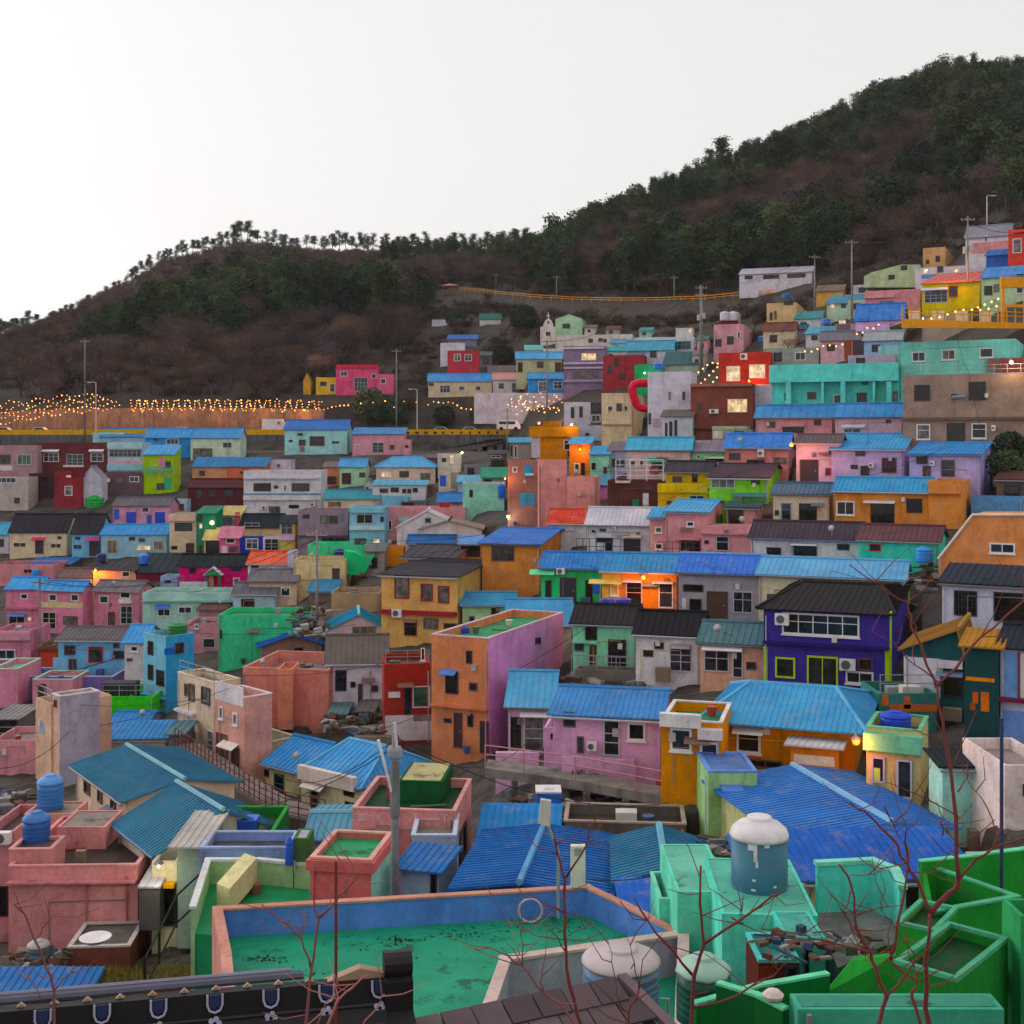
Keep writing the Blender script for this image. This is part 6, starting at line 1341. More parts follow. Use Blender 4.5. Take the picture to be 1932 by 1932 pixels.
for u, v, lab, lib, sc, nm in ((652, 690, 'tall pale bare tree standing above the little yellow house', _bm, 2.0, 'bare_tree'), (600, 735, 'bare tree with a broad crown beside the yellow gable stub', _bm, 1.3, 'bare_tree'),
        (1365, 292, 'lone double pine sticking out of the right hill skyline', _tm, 1.6, 'pine_tree'),
        (876, 692, 'round dark bush in front of the red cottage', _bu, .8, 'bush'), (950, 690, 'dark evergreen bush left of the olive two-door house', _bu, 1.7, 'bush'), (988, 625, 'dark evergreen tree left of the church tower', _bu, 2.2, 'evergreen_tree'),
        (860, 622, 'dark evergreen clump below the pavilion', _bu, 1.8, 'bush'), (700, 800, 'dark evergreen mass behind the pink house by the barrier', _bu, 2.6, 'bush'), (740, 800, 'dark shrub between the two roadside poles', _bu, 2.2, 'bush'),
        (1480, 640, 'green shrub below the sand cube house', _bu, 1.0, 'bush'), (1895, 905, 'dark shrub on the bank right of the lavender corner house', _bu, 1.0, 'bush'), (1905, 870, 'brown-green thicket below the tan stone-faced building', _bu, 1.0, 'bush'),
        (838, 805, 'low dark shrub behind the parked white cars', _bu, 1.6, 'bush'), (905, 800, 'dark shrub right of the parked white cars', _bu, 1.4, 'bush')):
    d = DT(u, v) if v > 320 else ridge_d(u) + 4
    tree(u, v, d, lib, lab, 'bush' if nm == 'bush' else 'tree', None, sc, nm)

# ------------------------------------------------------------------ hillside road, barrier, embankment, lit wall
zr = 1.0
road = [P(u, 830, 1) for u in ()]
def at(u, d, z): return Vector(((u - 966) / F * d, d, z))
rl = [(-300, 238), (0, 236), (300, 235), (600, 233), (830, 230), (960, 224)]
ra = [at(u, d, zr) for u, d in rl]; rb_ = [at(u, d + 9, zr) for u, d in rl]
m = MB()
for i in range(len(ra) - 1): m.extr([ra[i], ra[i+1], rb_[i+1], rb_[i]], Vector((0, 0, -.4)))
asp = concrete(.06, (1, 1, 1.03)); tag(m.build('road', asp), kind='structure')
e = empty('embankment_wall', (0, 0, 0)); tag(e, 'long grey concrete embankment holding up the hillside road', 'wall')
wallrun(MB(), ra, -9.5, zr - .02, .5).build('wall_face', concrete(.12, (1, 1, 1.04)), e)
for u in (905, 925, 943): MB().box(-.5, -.5, -9, .5, .5, .4).build('column', concrete(.2), e, loc=at(u, 222, 0))
MB().extr([at(842, 223, -1.6), at(930, 220, .2), at(962, 220, .6), at(962, 220, .1), at(842, 223, -3.2)], Vector((0, 3, 0))).build('ramp', concrete(.16), e)
e = empty('road_barrier', (0, 0, 0)); tag(e, 'mustard yellow concrete barrier along the hillside road', 'barrier')
wallrun(MB(), ra, zr - .3, zr + .95, .22).build('parapet', wall('c8961c'), e)
for i, u in enumerate(np.arange(770, 955, 17)):
    q = at(u, float(np.interp(u, [a for a, b in rl], [b for a, b in rl])), zr + .35); MB().box(-.35, -.16, -.2, .35, .12, .18).build('drain_slot', BLACK, e, loc=q)
e = empty('retaining_wall', (0, 0, 0)); tag(e, 'rough brown retaining wall behind the road, lit orange by string lights', 'wall')
wl = [(-300, 246), (0, 244), (150, 243.5), (300, 243), (450, 242.5), (612, 241)]; tops = [5, 5.6, 6.2, 6.4, 6.3, 6.0]
m = MB()
for i in range(len(wl) - 1):
    a, b = at(*wl[i], zr), at(*wl[i+1], zr); m.extr([a, b, (b.x, b.y, tops[i+1]), (a.x, a.y, tops[i])], Vector((0, 1.2, 0)))
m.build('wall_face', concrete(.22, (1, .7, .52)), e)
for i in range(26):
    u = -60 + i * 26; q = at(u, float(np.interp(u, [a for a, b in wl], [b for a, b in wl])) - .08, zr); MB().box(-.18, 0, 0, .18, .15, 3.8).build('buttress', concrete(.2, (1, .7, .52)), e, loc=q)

# cars on the road
def car_mesh():
    body = MB(); pr_ = [(-2.15, .35), (2.15, .35), (2.2, .62), (2.05, .82), (1.1, .92), (-1.9, .95), (-2.2, .8)]
    body.extr([(x, -.85, z) for x, z in pr_], (0, 1.7, 0)); cab = MB(); cb = [(-1.75, .95), (.95, .92), (.25, 1.42), (-1.15, 1.45)]
    cab.extr([(x, -.74, z) for x, z in cb], (0, 1.48, 0)); gl = MB(); g1 = [(-1.5, .98), (.72, .96), (.18, 1.36), (-1.08, 1.38)]
    gl.extr([(x, -.76, z) for x, z in g1], (0, 1.52, 0)); wh = MB()
    wh.extr([(.32 * math.cos(i * math.pi / 7), 0, .32 * math.sin(i * math.pi / 7)) for i in range(14)], (0, .2, 0)); return body, cab, gl, wh
cb_, cc_, cg_, cw_ = car_mesh(); CM = (cb_.mesh('body', paint('cfcdd2', .3)), cc_.mesh('cabin', paint('cfcdd2', .3)), cg_.mesh('side_window', GLASS), cw_.mesh('wheel', BLACK))
DM = (bpy.data.meshes['body'].copy(), CM[1].copy()); [mm.materials.clear() or mm.materials.append(paint('5a5a62', .3)) for mm in DM]
def car(u, d, label, dark=False):
    e = empty('parked_car', at(u, d, zr), R(random.uniform(-3, 3))); tag(e, label, 'car', 'cars on the hillside road')
    obj_from((DM if dark else CM)[0], 'body', e); c = obj_from((DM if dark else CM)[1], 'cabin', e); obj_from(CM[2], 'side_window', c)
    for x in (-1.35, 1.35):
        for y in (-.88, .68): obj_from(CM[3], 'wheel', e, (x, y, .33))
car(836, 232.5, 'white car partly hidden by the yellow barrier, left of a bigger white car'); car(890, 231.5, 'white saloon car parked above the yellow barrier, nearest the ramp')
car(12, 239, 'white car at the left edge of the hillside road'); car(80, 239, 'pale car left of the tall pole on the hillside road')
car(348, 237, 'white car above the long blue roofs, under the draped lights')
e = empty('delivery_truck', at(518, 236, zr)); tag(e, 'white box truck with an orange mark on the hillside road', 'truck')
MB().box(-2.2, -1, .7, 1.6, 1, 3.0).build('cargo_box', paint('cfc8c8'), e); MB().box(1.65, -1, .6, 3.1, 1, 2.4).build('cab', paint('cfc8c8'), e); MB().box(.7, -1.03, 1.9, 1.3, -1.004, 2.5).build('marking', paint('c0502c'), e)
for x in (-1.4, 2.3): MB().extr([(x + .42*math.cos(i*math.pi/7), -1.05, .42 + .42*math.sin(i*math.pi/7)) for i in range(14)], (0, .25, 0)).build('wheel', BLACK, e)
e = empty('parked_van', at(951 + 8, 214, 1.6)); tag(e, 'small white van at the end of the yellow barrier', 'van')
MB().extr([(-2, -.85, .3), (2.1, -.85, .3), (2.1, -.85, 1.0), (1.5, -.85, 1.8), (-2, -.85, 1.85)], (0, 1.7, 0)).build('body', paint('c8c4c8'), e); MB().box(-1.6, -.88, 1.1, 1.2, -.855, 1.6).build('side_window', GLASS, e)
for x in (-1.2, 1.3): MB().extr([(x + .34*math.cos(i*math.pi/7), -.9, .34 + .34*math.sin(i*math.pi/7)) for i in range(14)], (0, .2, 0)).build('wheel', BLACK, e)

# ------------------------------------------------------------------ pavilion, yellow path fence
d = DT(848, 556); p = P(848, 556, d); e = empty('pavilion', p); tag(e, 'brown open pavilion with a flat hipped roof on the hill path', 'pavilion')
bw_ = paint('7a5040')
for x in (-1.9, 0, 1.9):
    for y in (0, 2.6): MB().box(x - .12, y - .12, -.4, x + .12, y + .12, 2.5).build('post', bw_, e)
MB().extr([(-2.5, -.6, 2.5), (2.5, -.6, 2.5), (2.5, 3.2, 2.5), (-2.5, 3.2, 2.5)], (0, 0, .2)).build('eave_board', paint('9a6a54'), e)
m = MB(); c = (0, 1.3, 3.5); k = [(-2.5, -.6, 2.72), (2.5, -.6, 2.72), (2.5, 3.2, 2.72), (-2.5, 3.2, 2.72)]
for i in range(4): m.poly([k[i], k[(i+1) % 4], c])
m.build('roof', paint('8a5a48'), e); MB().box(-2, 0, .3, 2, .3, .5).box(-2, 2.3, .3, 2, 2.6, .5).build('bench', bw_, e)
e = empty('path_fence', (0, 0, 0)); tag(e, 'low ochre fence curving along the hill path right of the pavilion', 'fence')
fy = paint('b87c28')
MB().tube([q + Vector((0, 0, 1.0)) for q in fp], .09, 5).build('top_rail', fy, e); MB().tube([q + Vector((0, 0, .5)) for q in fp], .09, 5).build('middle_rail', fy, e)
pm_ = MB().box(-.07, -.07, -.6, .07, .07, 1.1).mesh('post', fy)
for q in fp[::2]: obj_from(pm_, 'post', e, q)
e = empty('stone_terrace', (0, 0, 0)); tag(e, 'grey stone bank under the ochre path fence', 'wall')
m = MB()
for i in range(36, len(fp) - 1): m.quad(fp[i] + Vector((0, -.4, -2.2)), fp[i+1] + Vector((0, -.4, -2.2)), fp[i+1] + Vector((0, -.2, .1)), fp[i] + Vector((0, -.2, .1)))
m.build('wall_face', concrete(.09), e)
# ------------------------------------------------------------------ poles, wires, lamps, string lights
CONC = concrete(.26, (1, .98, .95))
def pole(u, vt, vb, label, d=None, r=.13, arms=1, name='utility_pole', mat=None, xf=False):
    d = d or DT(u, vb); p = P(u, vb, d); h = (vb - vt) * d / F; e = empty(name, p); tag(e, label, 'pole')
    MB().tube([(0, 0, -1.5), (0, 0, h)], [r * 1.25, r * .75], 8).build('shaft', mat or CONC, e, smooth=True)
    for i in range(arms):
        z = h - .5 - i * 1.1; MB().box(-.9, -.05, z, .9, .05, z + .1).build('crossarm', STEEL, e)
        for x in (-.8, -.3, .3, .8): MB().lathe([(.04, 0), (.07, .08), (.04, .18)], 6, (x, 0, z + .1)).build('insulator', paint('8a8078'), e)
    if xf: MB().lathe([(.28, 0), (.3, .1), (.3, .8), (.2, .9)], 10, (.35, -.1, h * .62)).build('transformer', paint('8a8c8c'), e); MB().lathe([(.28, 0), (.3, .1), (.3, .8), (.2, .9)], 10, (-.38, -.1, h * .6)).build('transformer', paint('8a8c8c'), e)
    e['top'] = (p.x, p.y, p.z + h - .4); return e
PL = {}
for k, a in dict(a=(160, 640, 806, 'tall concrete pole in front of the left part of the string lights', 232), b=(748, 658, 806, 'tall concrete pole above the pink house by the barrier', 228), f=(1032, 640, 800, 'thin tall pole above the mustard box house', 200),
        g=(936, 516, 548, 'short grey pole on the hill path near the pavilion', None), h=(1050, 520, 566, 'white pole in the middle of the hill path', None), i=(1272, 520, 568, 'white pole at the right end of the hill path', None),
        k=(1537, 480, 615, 'concrete pole above the sand cube house', None), l=(1607, 452, 640, 'tall concrete pole left of the rose house', None), n=(1826, 408, 585, 'concrete pole in front of the lemon house', None),
        q=(75, 1090, 1250, 'grey pole in front of the pink two-storey house', None), s=(957, 770, 850, 'slim pole beside the concrete grey house with slit openings', None), t=(598, 1000, 1232, 'rust-streaked pole with a box above the white weathered house', None)).items():
    PL[k] = pole(*a[:4], d=a[4], xf=(k in 'n'))
PL['j'] = pole(1323, 538, 705, 'thick concrete pole with transformers above the brick red cube house', r=.28, arms=2, xf=True)
PL['c'] = pole(745, 1381, 1700, 'near concrete pole with lamp brackets beside the coral box', d=40, r=.12, arms=0)
e = PL['c']; MB().lathe([(.14, 0), (.165, .2), (.165, 1.6), (.14, 1.8)], 12, (0, 0, 2.7)).build('sleeve', CONC, e); MB().lathe([(.2, 0), (.25, .1), (.25, .3), (.2, .4)], 12, (0, 0, 4.6)).build('collar', STEEL, e)
MB().tube([(-.1, -.2, 3.6), (-.3, -.3, 4.5), (-.5, -.35, 5.3)], [.04, .05, .055], 6).build('lamp_bracket', paint('b8b4b8'), e); MB().tube([(.1, -.1, 4.6), (0, -.1, 5.8)], .05, 6).build('cable_guard', paint('a8a4a8'), e)
def lamp_post(u, vt, vb, label, d=None, side=1, col='a8a4a8'):
    d = d or DT(u, vb); p = P(u, vb, d); h = (vb - vt) * d / F; e = empty('lamp_post', p); tag(e, label, 'lamp post')
    MB().tube([(0, 0, -1), (0, 0, h), (.25 * side, 0, h + .1), (1.2 * side, 0, h + .1)], [.11, .08, .06, .05], 6).build('shaft', paint(col), e)
    MB().box(min(.9*side, 1.6*side), -.15, h, max(.9*side, 1.6*side), .15, h + .14).build('lamp_head', paint('c8c4c8'), e)
lamp_post(181, 722, 806, 'unlit street lamp on a slim white post by the string lights', 234, -1); lamp_post(787, 735, 806, 'white lamp post behind the yellow barrier', 231, -1); lamp_post(1862, 370, 432, 'white lamp post with a side arm above the summit houses', None, 1)

def cable(a, b, sag, label, r=.03, seg=10, group='overhead wires'):
    a, b = Vector(a), Vector(b); pts = [a.lerp(b, t / seg) - Vector((0, 0, sag * 4 * (t/seg) * (1 - t/seg))) for t in range(seg + 1)]
    o = MB().tube([q - a for q in pts], r, 4).build('wire', BLACK); o.location = a; tag(o, label, 'wire', group)
PN = dict(a='string light pole', b='pink house pole', f='thin pole above the mustard box', g='short pole near the pavilion', h='middle path pole', i='right path pole', j='thick transformer pole', k='sand cube pole', l='rose house pole', n='lemon house pole', q='grey pole by the pink house', t='rust-streaked pole')
for a, b, s in (('a', 'b', 3), ('j', 'k', 1.2), ('k', 'l', 1), ('l', 'n', 1), ('f', 'j', 2), ('g', 'h', .8), ('h', 'i', .9), ('t', 'q', 2)):
    A, B = Vector(PL[a]['top']), Vector(PL[b]['top'])
    for dx, sd in ((-.7, 'left'), (.7, 'right')): cable(A + Vector((dx, 0, 0)), B + Vector((dx, 0, 0)), s, '%s-hand wire from the %s to the %s' % (sd, PN[a], PN[b]))
for (u0, v0, d0, u1, v1, d1, s, lb) in ((0, 1450, 60, 130, 1380, 75, .5, 'sagging wire across the dusky pink blank wall'), (1240, 1375, 70, 1430, 1330, 66, .3, 'thin wire across the mustard house front'), (1090, 1655, 38, 1275, 1640, 36, .2, 'thin wire over the low royal blue roof'), (745, 1400, 40, 1000, 1395, 70, 1.2, 'wire from the near concrete pole to the orchid pink wall'),
        (745, 1395, 40, 520, 1460, 70, .9, 'wire from the near concrete pole over the cream alley houses'), (745, 1390, 40, 1330, 1500, 54, 1.2, 'wire from the near concrete pole to the pea green tower'), (598, 1010, 118, 960, 1000, 120, .8, 'wire from the rust-streaked pole to the brown brick house'), (598, 1015, 118, 350, 1120, 125, .8, 'wire from the rust-streaked pole to the sage green house'),
        (1537, 490, 190, 1607, 465, 175, .3, 'low wire between the sand cube pole and the rose house pole'), (350, 1530, 58, 745, 1410, 40, .8, 'wire from the near concrete pole over the blue hall'), (1607, 470, 172, 1460, 640, 150, .8, 'wire from the rose house pole down to the terrace lights'), (150, 1330, 72, 480, 1290, 90, .6, 'wire across the grass green rooftop block'), (1826, 420, 146, 1932, 440, 150, .4, 'wire from the lemon house pole to the scarlet house')):
    cable(P(u0, v0, d0), P(u1, v1, d1), s, lb, .018 if d0 < 80 else .03)

r = random.Random(88)
near_h = [h for h in HOUSES if 55 < h.d < 125 and h.w > 2.5]
for _ in range(26):
    h = r.choice(near_h); k = min([g for g in near_h if g is not h and (g.O - h.O).length > 9], key=lambda g: abs((g.O - h.O).length - 16))
    cable(h.O + h.X * h.w * .5 + Vector((0, -.1, h.h + .5)), k.O + k.X * k.w * .5 + Vector((0, -.1, k.h + .4)), .7, 'thin service wire strung between rooftops in the middle rows', .02, 10, 'service wires between rooftops')
def street_lamp(crop, x, y, hs_d, label, power=60, colr=(1, .22, .03), hexc='ff6420', group='lit street lamps', r=.17):
    CROP(crop); p = P(cu(x), cv(y), hs_d); e = empty('street_lamp', p); tag(e, label, 'street lamp', group)
    MB().tube([(0, .5, .25), (0, .15, .32), (0, 0, .22)], .03, 6).build('bracket', STEEL, e)
    MB().lathe([(.04, .24), (.1, .2), (.2, .1), (.21, .09)], 12).build('lamp_shade', paint('6a6468'), e)
    MB().lathe([(.01, -r), (r*.7, -r*.7), (r, 0), (r*.7, r*.7), (.01, r)], 10).build('bulb', glow(hexc, 2.6), e, smooth=True)
    L = bpy.data.lights.new('lamp_light', 'POINT'); L.energy = power * 5.5; L.color = colr; L.shadow_soft_size = r * 1.3
    lo = bpy.data.objects.new('lamp_light', L); COL.objects.link(lo); lo.parent = e; lo.location = (0, -.32, -.05)
WARM = (1, .62, .28); COOL = (1, .9, .7)
def dh(label_part):
    for h in HOUSES:
        if label_part in h.e['label']: return h.d
dep = lambda s, off=.55: dh(s) - off
street_lamp('B3', 990, 320, dep('glowing under a street lamp'), 'orange street lamp on the yellow and orange house', 50)
street_lamp('C5', 1290, 465, dep('lilac house with a dark wooden gate') - .3, 'orange street lamp between the coral pink and the lilac house', 95)
street_lamp('C1', 990, 1765, dep('peach cottage with a small white window'), 'orange street lamp on the peach cottage at the left', 90)
street_lamp('C4', 760, 510, dep('orange house with a street lamp'), 'orange street lamp beside the mustard box house', 30)
street_lamp('E2', 185, 1235, dep('rust red house with two glowing'), 'orange street lamp on the rust red house corner', 60)
street_lamp('B4', 715, 1505, dep('small olive house', -.6), 'orange street lamp at the end of the white canopy', 26)
street_lamp('E2', 1500, 535, dep('lemon house with a coral') + 1.2, 'orange-red street lamp over the coral red roof', 70)
street_lamp('E2', 1650, 425, dep('orange hut with a blue tarp'), 'orange street lamp on the orange hut near the summit', 60)
street_lamp('C2', 400, 1270, dep('dark green gabled house'), 'round cream porch lamp on the dark green gabled house', 6, WARM, 'ffd898', r=.3)
street_lamp('C3', 1670, 1205, dep('brown brick house with blue-shuttered'), 'pale yellow lamp at the foot of the brown brick house', 14, COOL, 'fff0b0')
street_lamp('C3', 1195, 545, dep('ivory stair tower') + 1, 'greenish white lamp beside the ivory stair tower', 14, COOL, 'f0ffc0')
street_lamp('A1', 1105, 830, 47.6, 'white lamp on the cream shed with the yellow lintel', 8, COOL, 'fff4d8', r=.06)
street_lamp('E2', 1850, 1115, dep('tan stone-faced building', -.6), 'warm white lamp on the tan building parapet', 45, WARM, 'ffd8a0')
street_lamp('E1', 1435, 700, dep('bottle green wall house'), 'small white lamp on the bottle green wall', 14, COOL, 'fff6e0')
street_lamp('C4', 670, 255, dep('mustard box house') - .3, 'bright white lamp at the corner of the mustard box house', 16, WARM, 'ffe8c8')
street_lamp('E1', 740, 1030, dep('mustard box house') + 1.5, 'small amber lamp on top of the mustard box house', 14, (1, .45, .1), 'ffb060')
street_lamp('C3', 1640, 815, dep('brown brick house with blue-shuttered'), 'amber lamp on the left edge of the brown brick house', 18, (1, .35, .08), 'ff9a50', r=.1)
street_lamp('E2', 1310, 530, dep('white terrace strip with lamps'), 'warm white lamp on the white terrace strip', 10, WARM, 'ffe8c8')

bulb_v = [MB().lathe([(.01, -a), (a*.75, -a*.7), (a, 0), (a*.75, a*.7), (.01, a)], 6).mesh('bulb', glow(hx, st), True) for a, hx, st in ((.13, 'ffa850', 3.6), (.1, 'ff9844', 2.6), (.11, 'ff8a38', 2.2), (.085, 'ffb870', 3.2))]
bulb_me = MB().lathe([(.01, -.16), (.12, -.11), (.16, 0), (.12, .11), (.01, .16)], 6).mesh('bulb', glow('ff9c48', 2.6), True)
bulb_sm = MB().lathe([(.01, -.11), (.08, -.08), (.11, 0), (.08, .08), (.01, .11)], 6).mesh('bulb', glow('ffb060', 2.6), True)
def strand(pts, label, step=.6, sm=False, cab=True, jit=0.):
    e = empty('string_light', pts[0]); tag(e, label, 'string lights', 'festoon lights'); o = Vector(pts[0])
    q = [Vector(p) - o for p in pts]
    MB().tube(q, .02, 3).build('cable', BLACK, e)
    acc = 0.
    for i in range(len(q) - 1):
        L = (q[i+1] - q[i]).length; s = step - acc if acc else 0.
        while s < L:
            p = q[i].lerp(q[i+1], s / L) + Vector((random.gauss(0, jit), random.gauss(0, jit), random.gauss(0, jit) - .12)); obj_from(bulb_sm if sm else random.choice(bulb_v), 'bulb', e, p); s += step
        acc = L - (s - step)
CROP('G1')
def gp(x, y, d=240.): return P(cu(x), cv(y), d)
for k in range(5):                                   # net of lights at the left
    pts = [gp(x, 1315 - 26 * k - x * (.155 - .008 * k) + 9 * math.sin(x * .045 + k * 2) + (8 if x > 450 else 0), 238 - k * .9) for x in range(-40, 700 - k * 30, 26)]
    pts = [p for p in pts]
    strand(pts, ('lowest', 'second lowest', 'middle', 'second highest', 'highest')[k] + ' strand in the net of bulbs at the left end of the road', .85, jit=.1)
x = 730; n = 0; r = random.Random(4)
NAMES = ['first', 'second', 'third', 'fourth', 'fifth', 'sixth', 'seventh', 'eighth', 'ninth', 'tenth', 'eleventh', 'twelfth', 'thirteenth', 'fourteenth', 'fifteenth', 'sixteenth', 'seventeenth', 'eighteenth', 'nineteenth', 'twentieth', 'twenty-first', 'twenty-second', 'twenty-third', 'twenty-fourth']
while x < 1760:
    w = r.choice((42, 50, 62, 70)); t = 1190 + r.uniform(-4, 4); b = 1236 + r.uniform(-8, 10)
    strand([gp(x, t), gp(x + w * .06, (t + b) / 2), gp(x + w * .14, b), gp(x + w * .38, b + r.uniform(0, 8)), gp(x + w * .5, b - 2), gp(x + w * .56, (t + b) / 2), gp(x + w * .6, t), gp(x + w * .8, t + r.uniform(-3, 4)), gp(x + w, t)],
           NAMES[min(n, 23)] + ' draped loop of bulbs counted from the left along the lit wall', .55, jit=.06); x += w; n += 1
strand([gp(1760, 1235), gp(1800, 1240), gp(1850, 1225), gp(1900, 1216), gp(1960, 1214)], 'straight run of bulbs at the right end of the lit wall', .8)
CROP('C3')
strand([P(cu(x), cv(y), 232) for x, y in ((20, 45), (140, 30), (270, 20), (400, 5), (430, 40), (475, 80), (520, 50), (560, 10), (680, 5), (800, 40), (870, 45))], 'thin chain of bulbs passing behind the two roadside poles', 2.3)
strand([P(cu(x), cv(y), 226) for x, y in ((900, 10), (990, 25), (1060, 15), (1120, 30), (1180, 75), (1270, 95), (1350, 70), (1400, 110), (1450, 150), (1500, 110), (1525, 60))], 'sagging chain of bulbs above the two white cars', .9)
strand([P(cu(x), cv(y), 222) for x, y in ((1560, 0), (1590, 60), (1640, 120), (1700, 130), (1780, 120), (1932, 100))], 'chain of bulbs running down to the white retaining wall', .9)
CROP('E1')
for k in range(5):
    strand([P(cu(x), cv(850 + 24 * k + 10 * math.sin(x * .08 + k)), 212 - k) for x in range(570, 885, 22)], ('topmost', 'second', 'third', 'fourth', 'lowest')[k] + ' row of bulbs across the white retaining wall', 1.1 if k < 3 else .7, jit=.25)
CROP('E2')
for k, (x0, y0, x1, y1, dd, lb) in enumerate(((1290, 830, 1780, 745, 118, 'chain of bulbs along the ochre viewing deck rail'), (540, 1040, 800, 985, 150, 'chain of bulbs over the terrace left of the maroon rooftop box'), (870, 930, 1010, 870, 152, 'short chain of bulbs by the orchid cottage'), (1640, 760, 1770, 705, 121, 'short chain of bulbs near the top of the ochre deck'))):
    strand([P(cu(x0 + (x1 - x0) * t / 8), cv(y0 + (y1 - y0) * t / 8 + 12 * math.sin(t * 1.2)), dd) for t in range(9)], lb, .8, sm=True)
CROP('E1')
strand([P(cu(x), cv(y), 150) for x, y in ((1790, 690), (1850, 640), (1900, 620), (1930, 640), (1880, 690), (1800, 770), (1860, 785), (1930, 700))], 'zigzag of bulbs beside the thick concrete pole', .7, sm=True)
# warm light those strings throw on the wall behind them
for i, u in enumerate((10, 90, 170, 250, 330, 410, 490, 570)):
    q = at(u, 239.3, 5.2); L = bpy.data.lights.new('festoon_glow', 'POINT'); L.energy = 470; L.color = (1, .36, .11); L.shadow_soft_size = .6
    lo = bpy.data.objects.new('festoon_glow', L); COL.objects.link(lo); lo.location = q
for u, d, z, en in ((1000, 210, 3.0, 240), (1050, 208, 2.6, 240)):
    L = bpy.data.lights.new('festoon_glow', 'POINT'); L.energy = en; L.color = (1, .5, .22); L.shadow_soft_size = .6
    lo = bpy.data.objects.new('festoon_glow', L); COL.objects.link(lo); lo.location = at(u, d, z)

# ------------------------------------------------------------------ tanks and rooftop things in the village
def vtank(crop, x, yb, w, h, s, label, col, lid=None, off=-1.2, **k):
    CROP(crop); return tank(label, x, yb, w, h, dh(s) - off, col, lid, **k)
vtank('C1', 950, 1180, 180, 190, 'lilac-white windowless wall', 'green domed tank in front of the lilac-white wall', '1f8038', off=1.2)
vtank('C1', 1032, 1680, 100, 90, 'peach cottage with a small white', 'navy squat tank above the orange lamp', '1c2a54', off=-3)
vtank('C1', 1475, 1700, 95, 110, 'dark roofed shed with a maroon', 'bright blue drum on a pale base beside the magenta house', '2458b0', '4a80c8')
vtank('C1', 355, 1840, 80, 90, 'salmon flat block', 'sky blue drum in front of the salmon block', '2f78c4', off=1)
vtank('C2', 1710, 1640, 120, 95, 'emerald green flat block', 'navy tank standing on the weathered cream house', '1a2260', off=1.5)
vtank('C3', 1605, 1010, 75, 140, 'mint green flat house with a white roof', 'tall blue barrel at the right end of the mint house', '1f4fa8', off=.5)
vtank('B3', 515, 785, 82, 150, 'mint green house with a black roof', 'blue tank with a red lid on the mint green house', '36587c', 'a8685c', off=-.5)
vtank('C6', 925, 1690, 170, 165, 'turquoise house with a maroon', 'sky blue round tank in front of the turquoise house', '2f72b8', off=1.5)
vtank('B1', 1265, 745, 140, 85, 'tall azure tower house', 'moss green drum lying on the azure tower roof', '1f6434', off=-2)
vtank('B4', 1035, 1465, 215, 155, 'small olive house', 'cobalt blue tank on the small olive house', '16389c', off=-1.5)
vtank('E1', 1535, 672, 75, 40, 'tall white smooth-walled', 'blue tank on the tall white house', '2f5fb0', off=-2)
vtank('E2', 430, 705, 60, 30, 'sand cube house', 'blue tank on the sand cube house', '2a5a98', off=-2)
vtank('E2', 35, 850, 60, 60, 'white hut with twin drums', 'grey drum on the white hut, left one', 'a8a4ac', off=.6)
vtank('E2', 88, 850, 55, 60, 'white hut with twin drums', 'grey drum on the white hut, right one', 'b0acb4', off=.6)
vtank('E2', 285, 990, 75, 45, 'pale rose house with dark square', 'sky blue tank beside the pale rose house', '3f8cc8', off=-3)
vtank('E2', 680, 870, 55, 35, 'white low house with a torn', 'blue tank above the torn blue roof', '3a68b0', off=-3)
vtank('B2', 255, 1110, 70, 65, 'big salmon rooftop block', 'navy cube-like tank on the salmon terrace', '141f58', off=-2, seg=8)
vtank('B2', 1610, 730, 100, 50, 'tall orange house', 'cobalt tank behind the orange house parapet', '243a98', off=-5)
CROP('B1'); e = empty('storage_crate', P(cu(875), cv(1190), grn.d + 2.4)); tag(e, 'black slatted crate on the grass green rooftop block', 'crate')
MB().box(-1.3, -.7, 0, 1.3, .7, 1.25).build('box', BLACK, e)
for i in range(9): MB().box(-1.28 + i * .31, -.74, .05, -1.12 + i * .31, -.705, 1.2).build('slat', paint('2a2a30'), e)
# blue barrels group by the periwinkle roof row
CROP('B3')
for i, (x, w, c) in enumerate(((710, 70, '2f4fa8'), (760, 60, '3a56b0'), (850, 110, '283c90'))):
    tank(('left', 'middle', 'right')[i] + ' one of three blue tubs on the black roof of the mint house', x, 535, w, 62, dh('mint green house with a black roof') + 3.6, c, '4a3a9a', seg=14)

# ------------------------------------------------------------------ railings, walkways, pots
def railing(pts, h, label, mat, rails=(1., .55), sp=1.2, r=.03, name='railing'):
    e = empty(name, pts[0]); tag(e, label, 'railing'); o = Vector(pts[0]); q = [Vector(p) - o for p in pts]
    for f in rails: MB().tube([p + Vector((0, 0, h * f)) for p in q], r, 5).build('rail', mat, e)
    pm = MB().box(-r, -r, -.05, r, r, h).mesh('post', mat)
    for i in range(len(q) - 1):
        n = max(1, int((q[i+1] - q[i]).length / sp))
        for k in range(n): obj_from(pm, 'post', e, q[i].lerp(q[i+1], k / n))
    obj_from(pm, 'post', e, q[-1]); return e
CROP('K1')
zz = -19.6
ap = [G(120, 420, zz), G(330, 560, zz), G(560, 720, zz), G(800, 870, zz), G(1010, 970, zz), G(1330, 1040, zz)]
railing(ap, 1.15, 'rust brown railing along the alley below the cream houses', RUST, (1., .7, .4, .12), .7, .028)
m = MB()
for i in range(len(ap) - 1):
    a, b = ap[i], ap[i+1]; k = Vector((1.1, 1.2, 0)); m.extr([a, b, b + k, a + k], Vector((0, 0, -.3)))
tag(m.build('alley_path', concrete(.2, (1, .82, .76))), kind='structure')
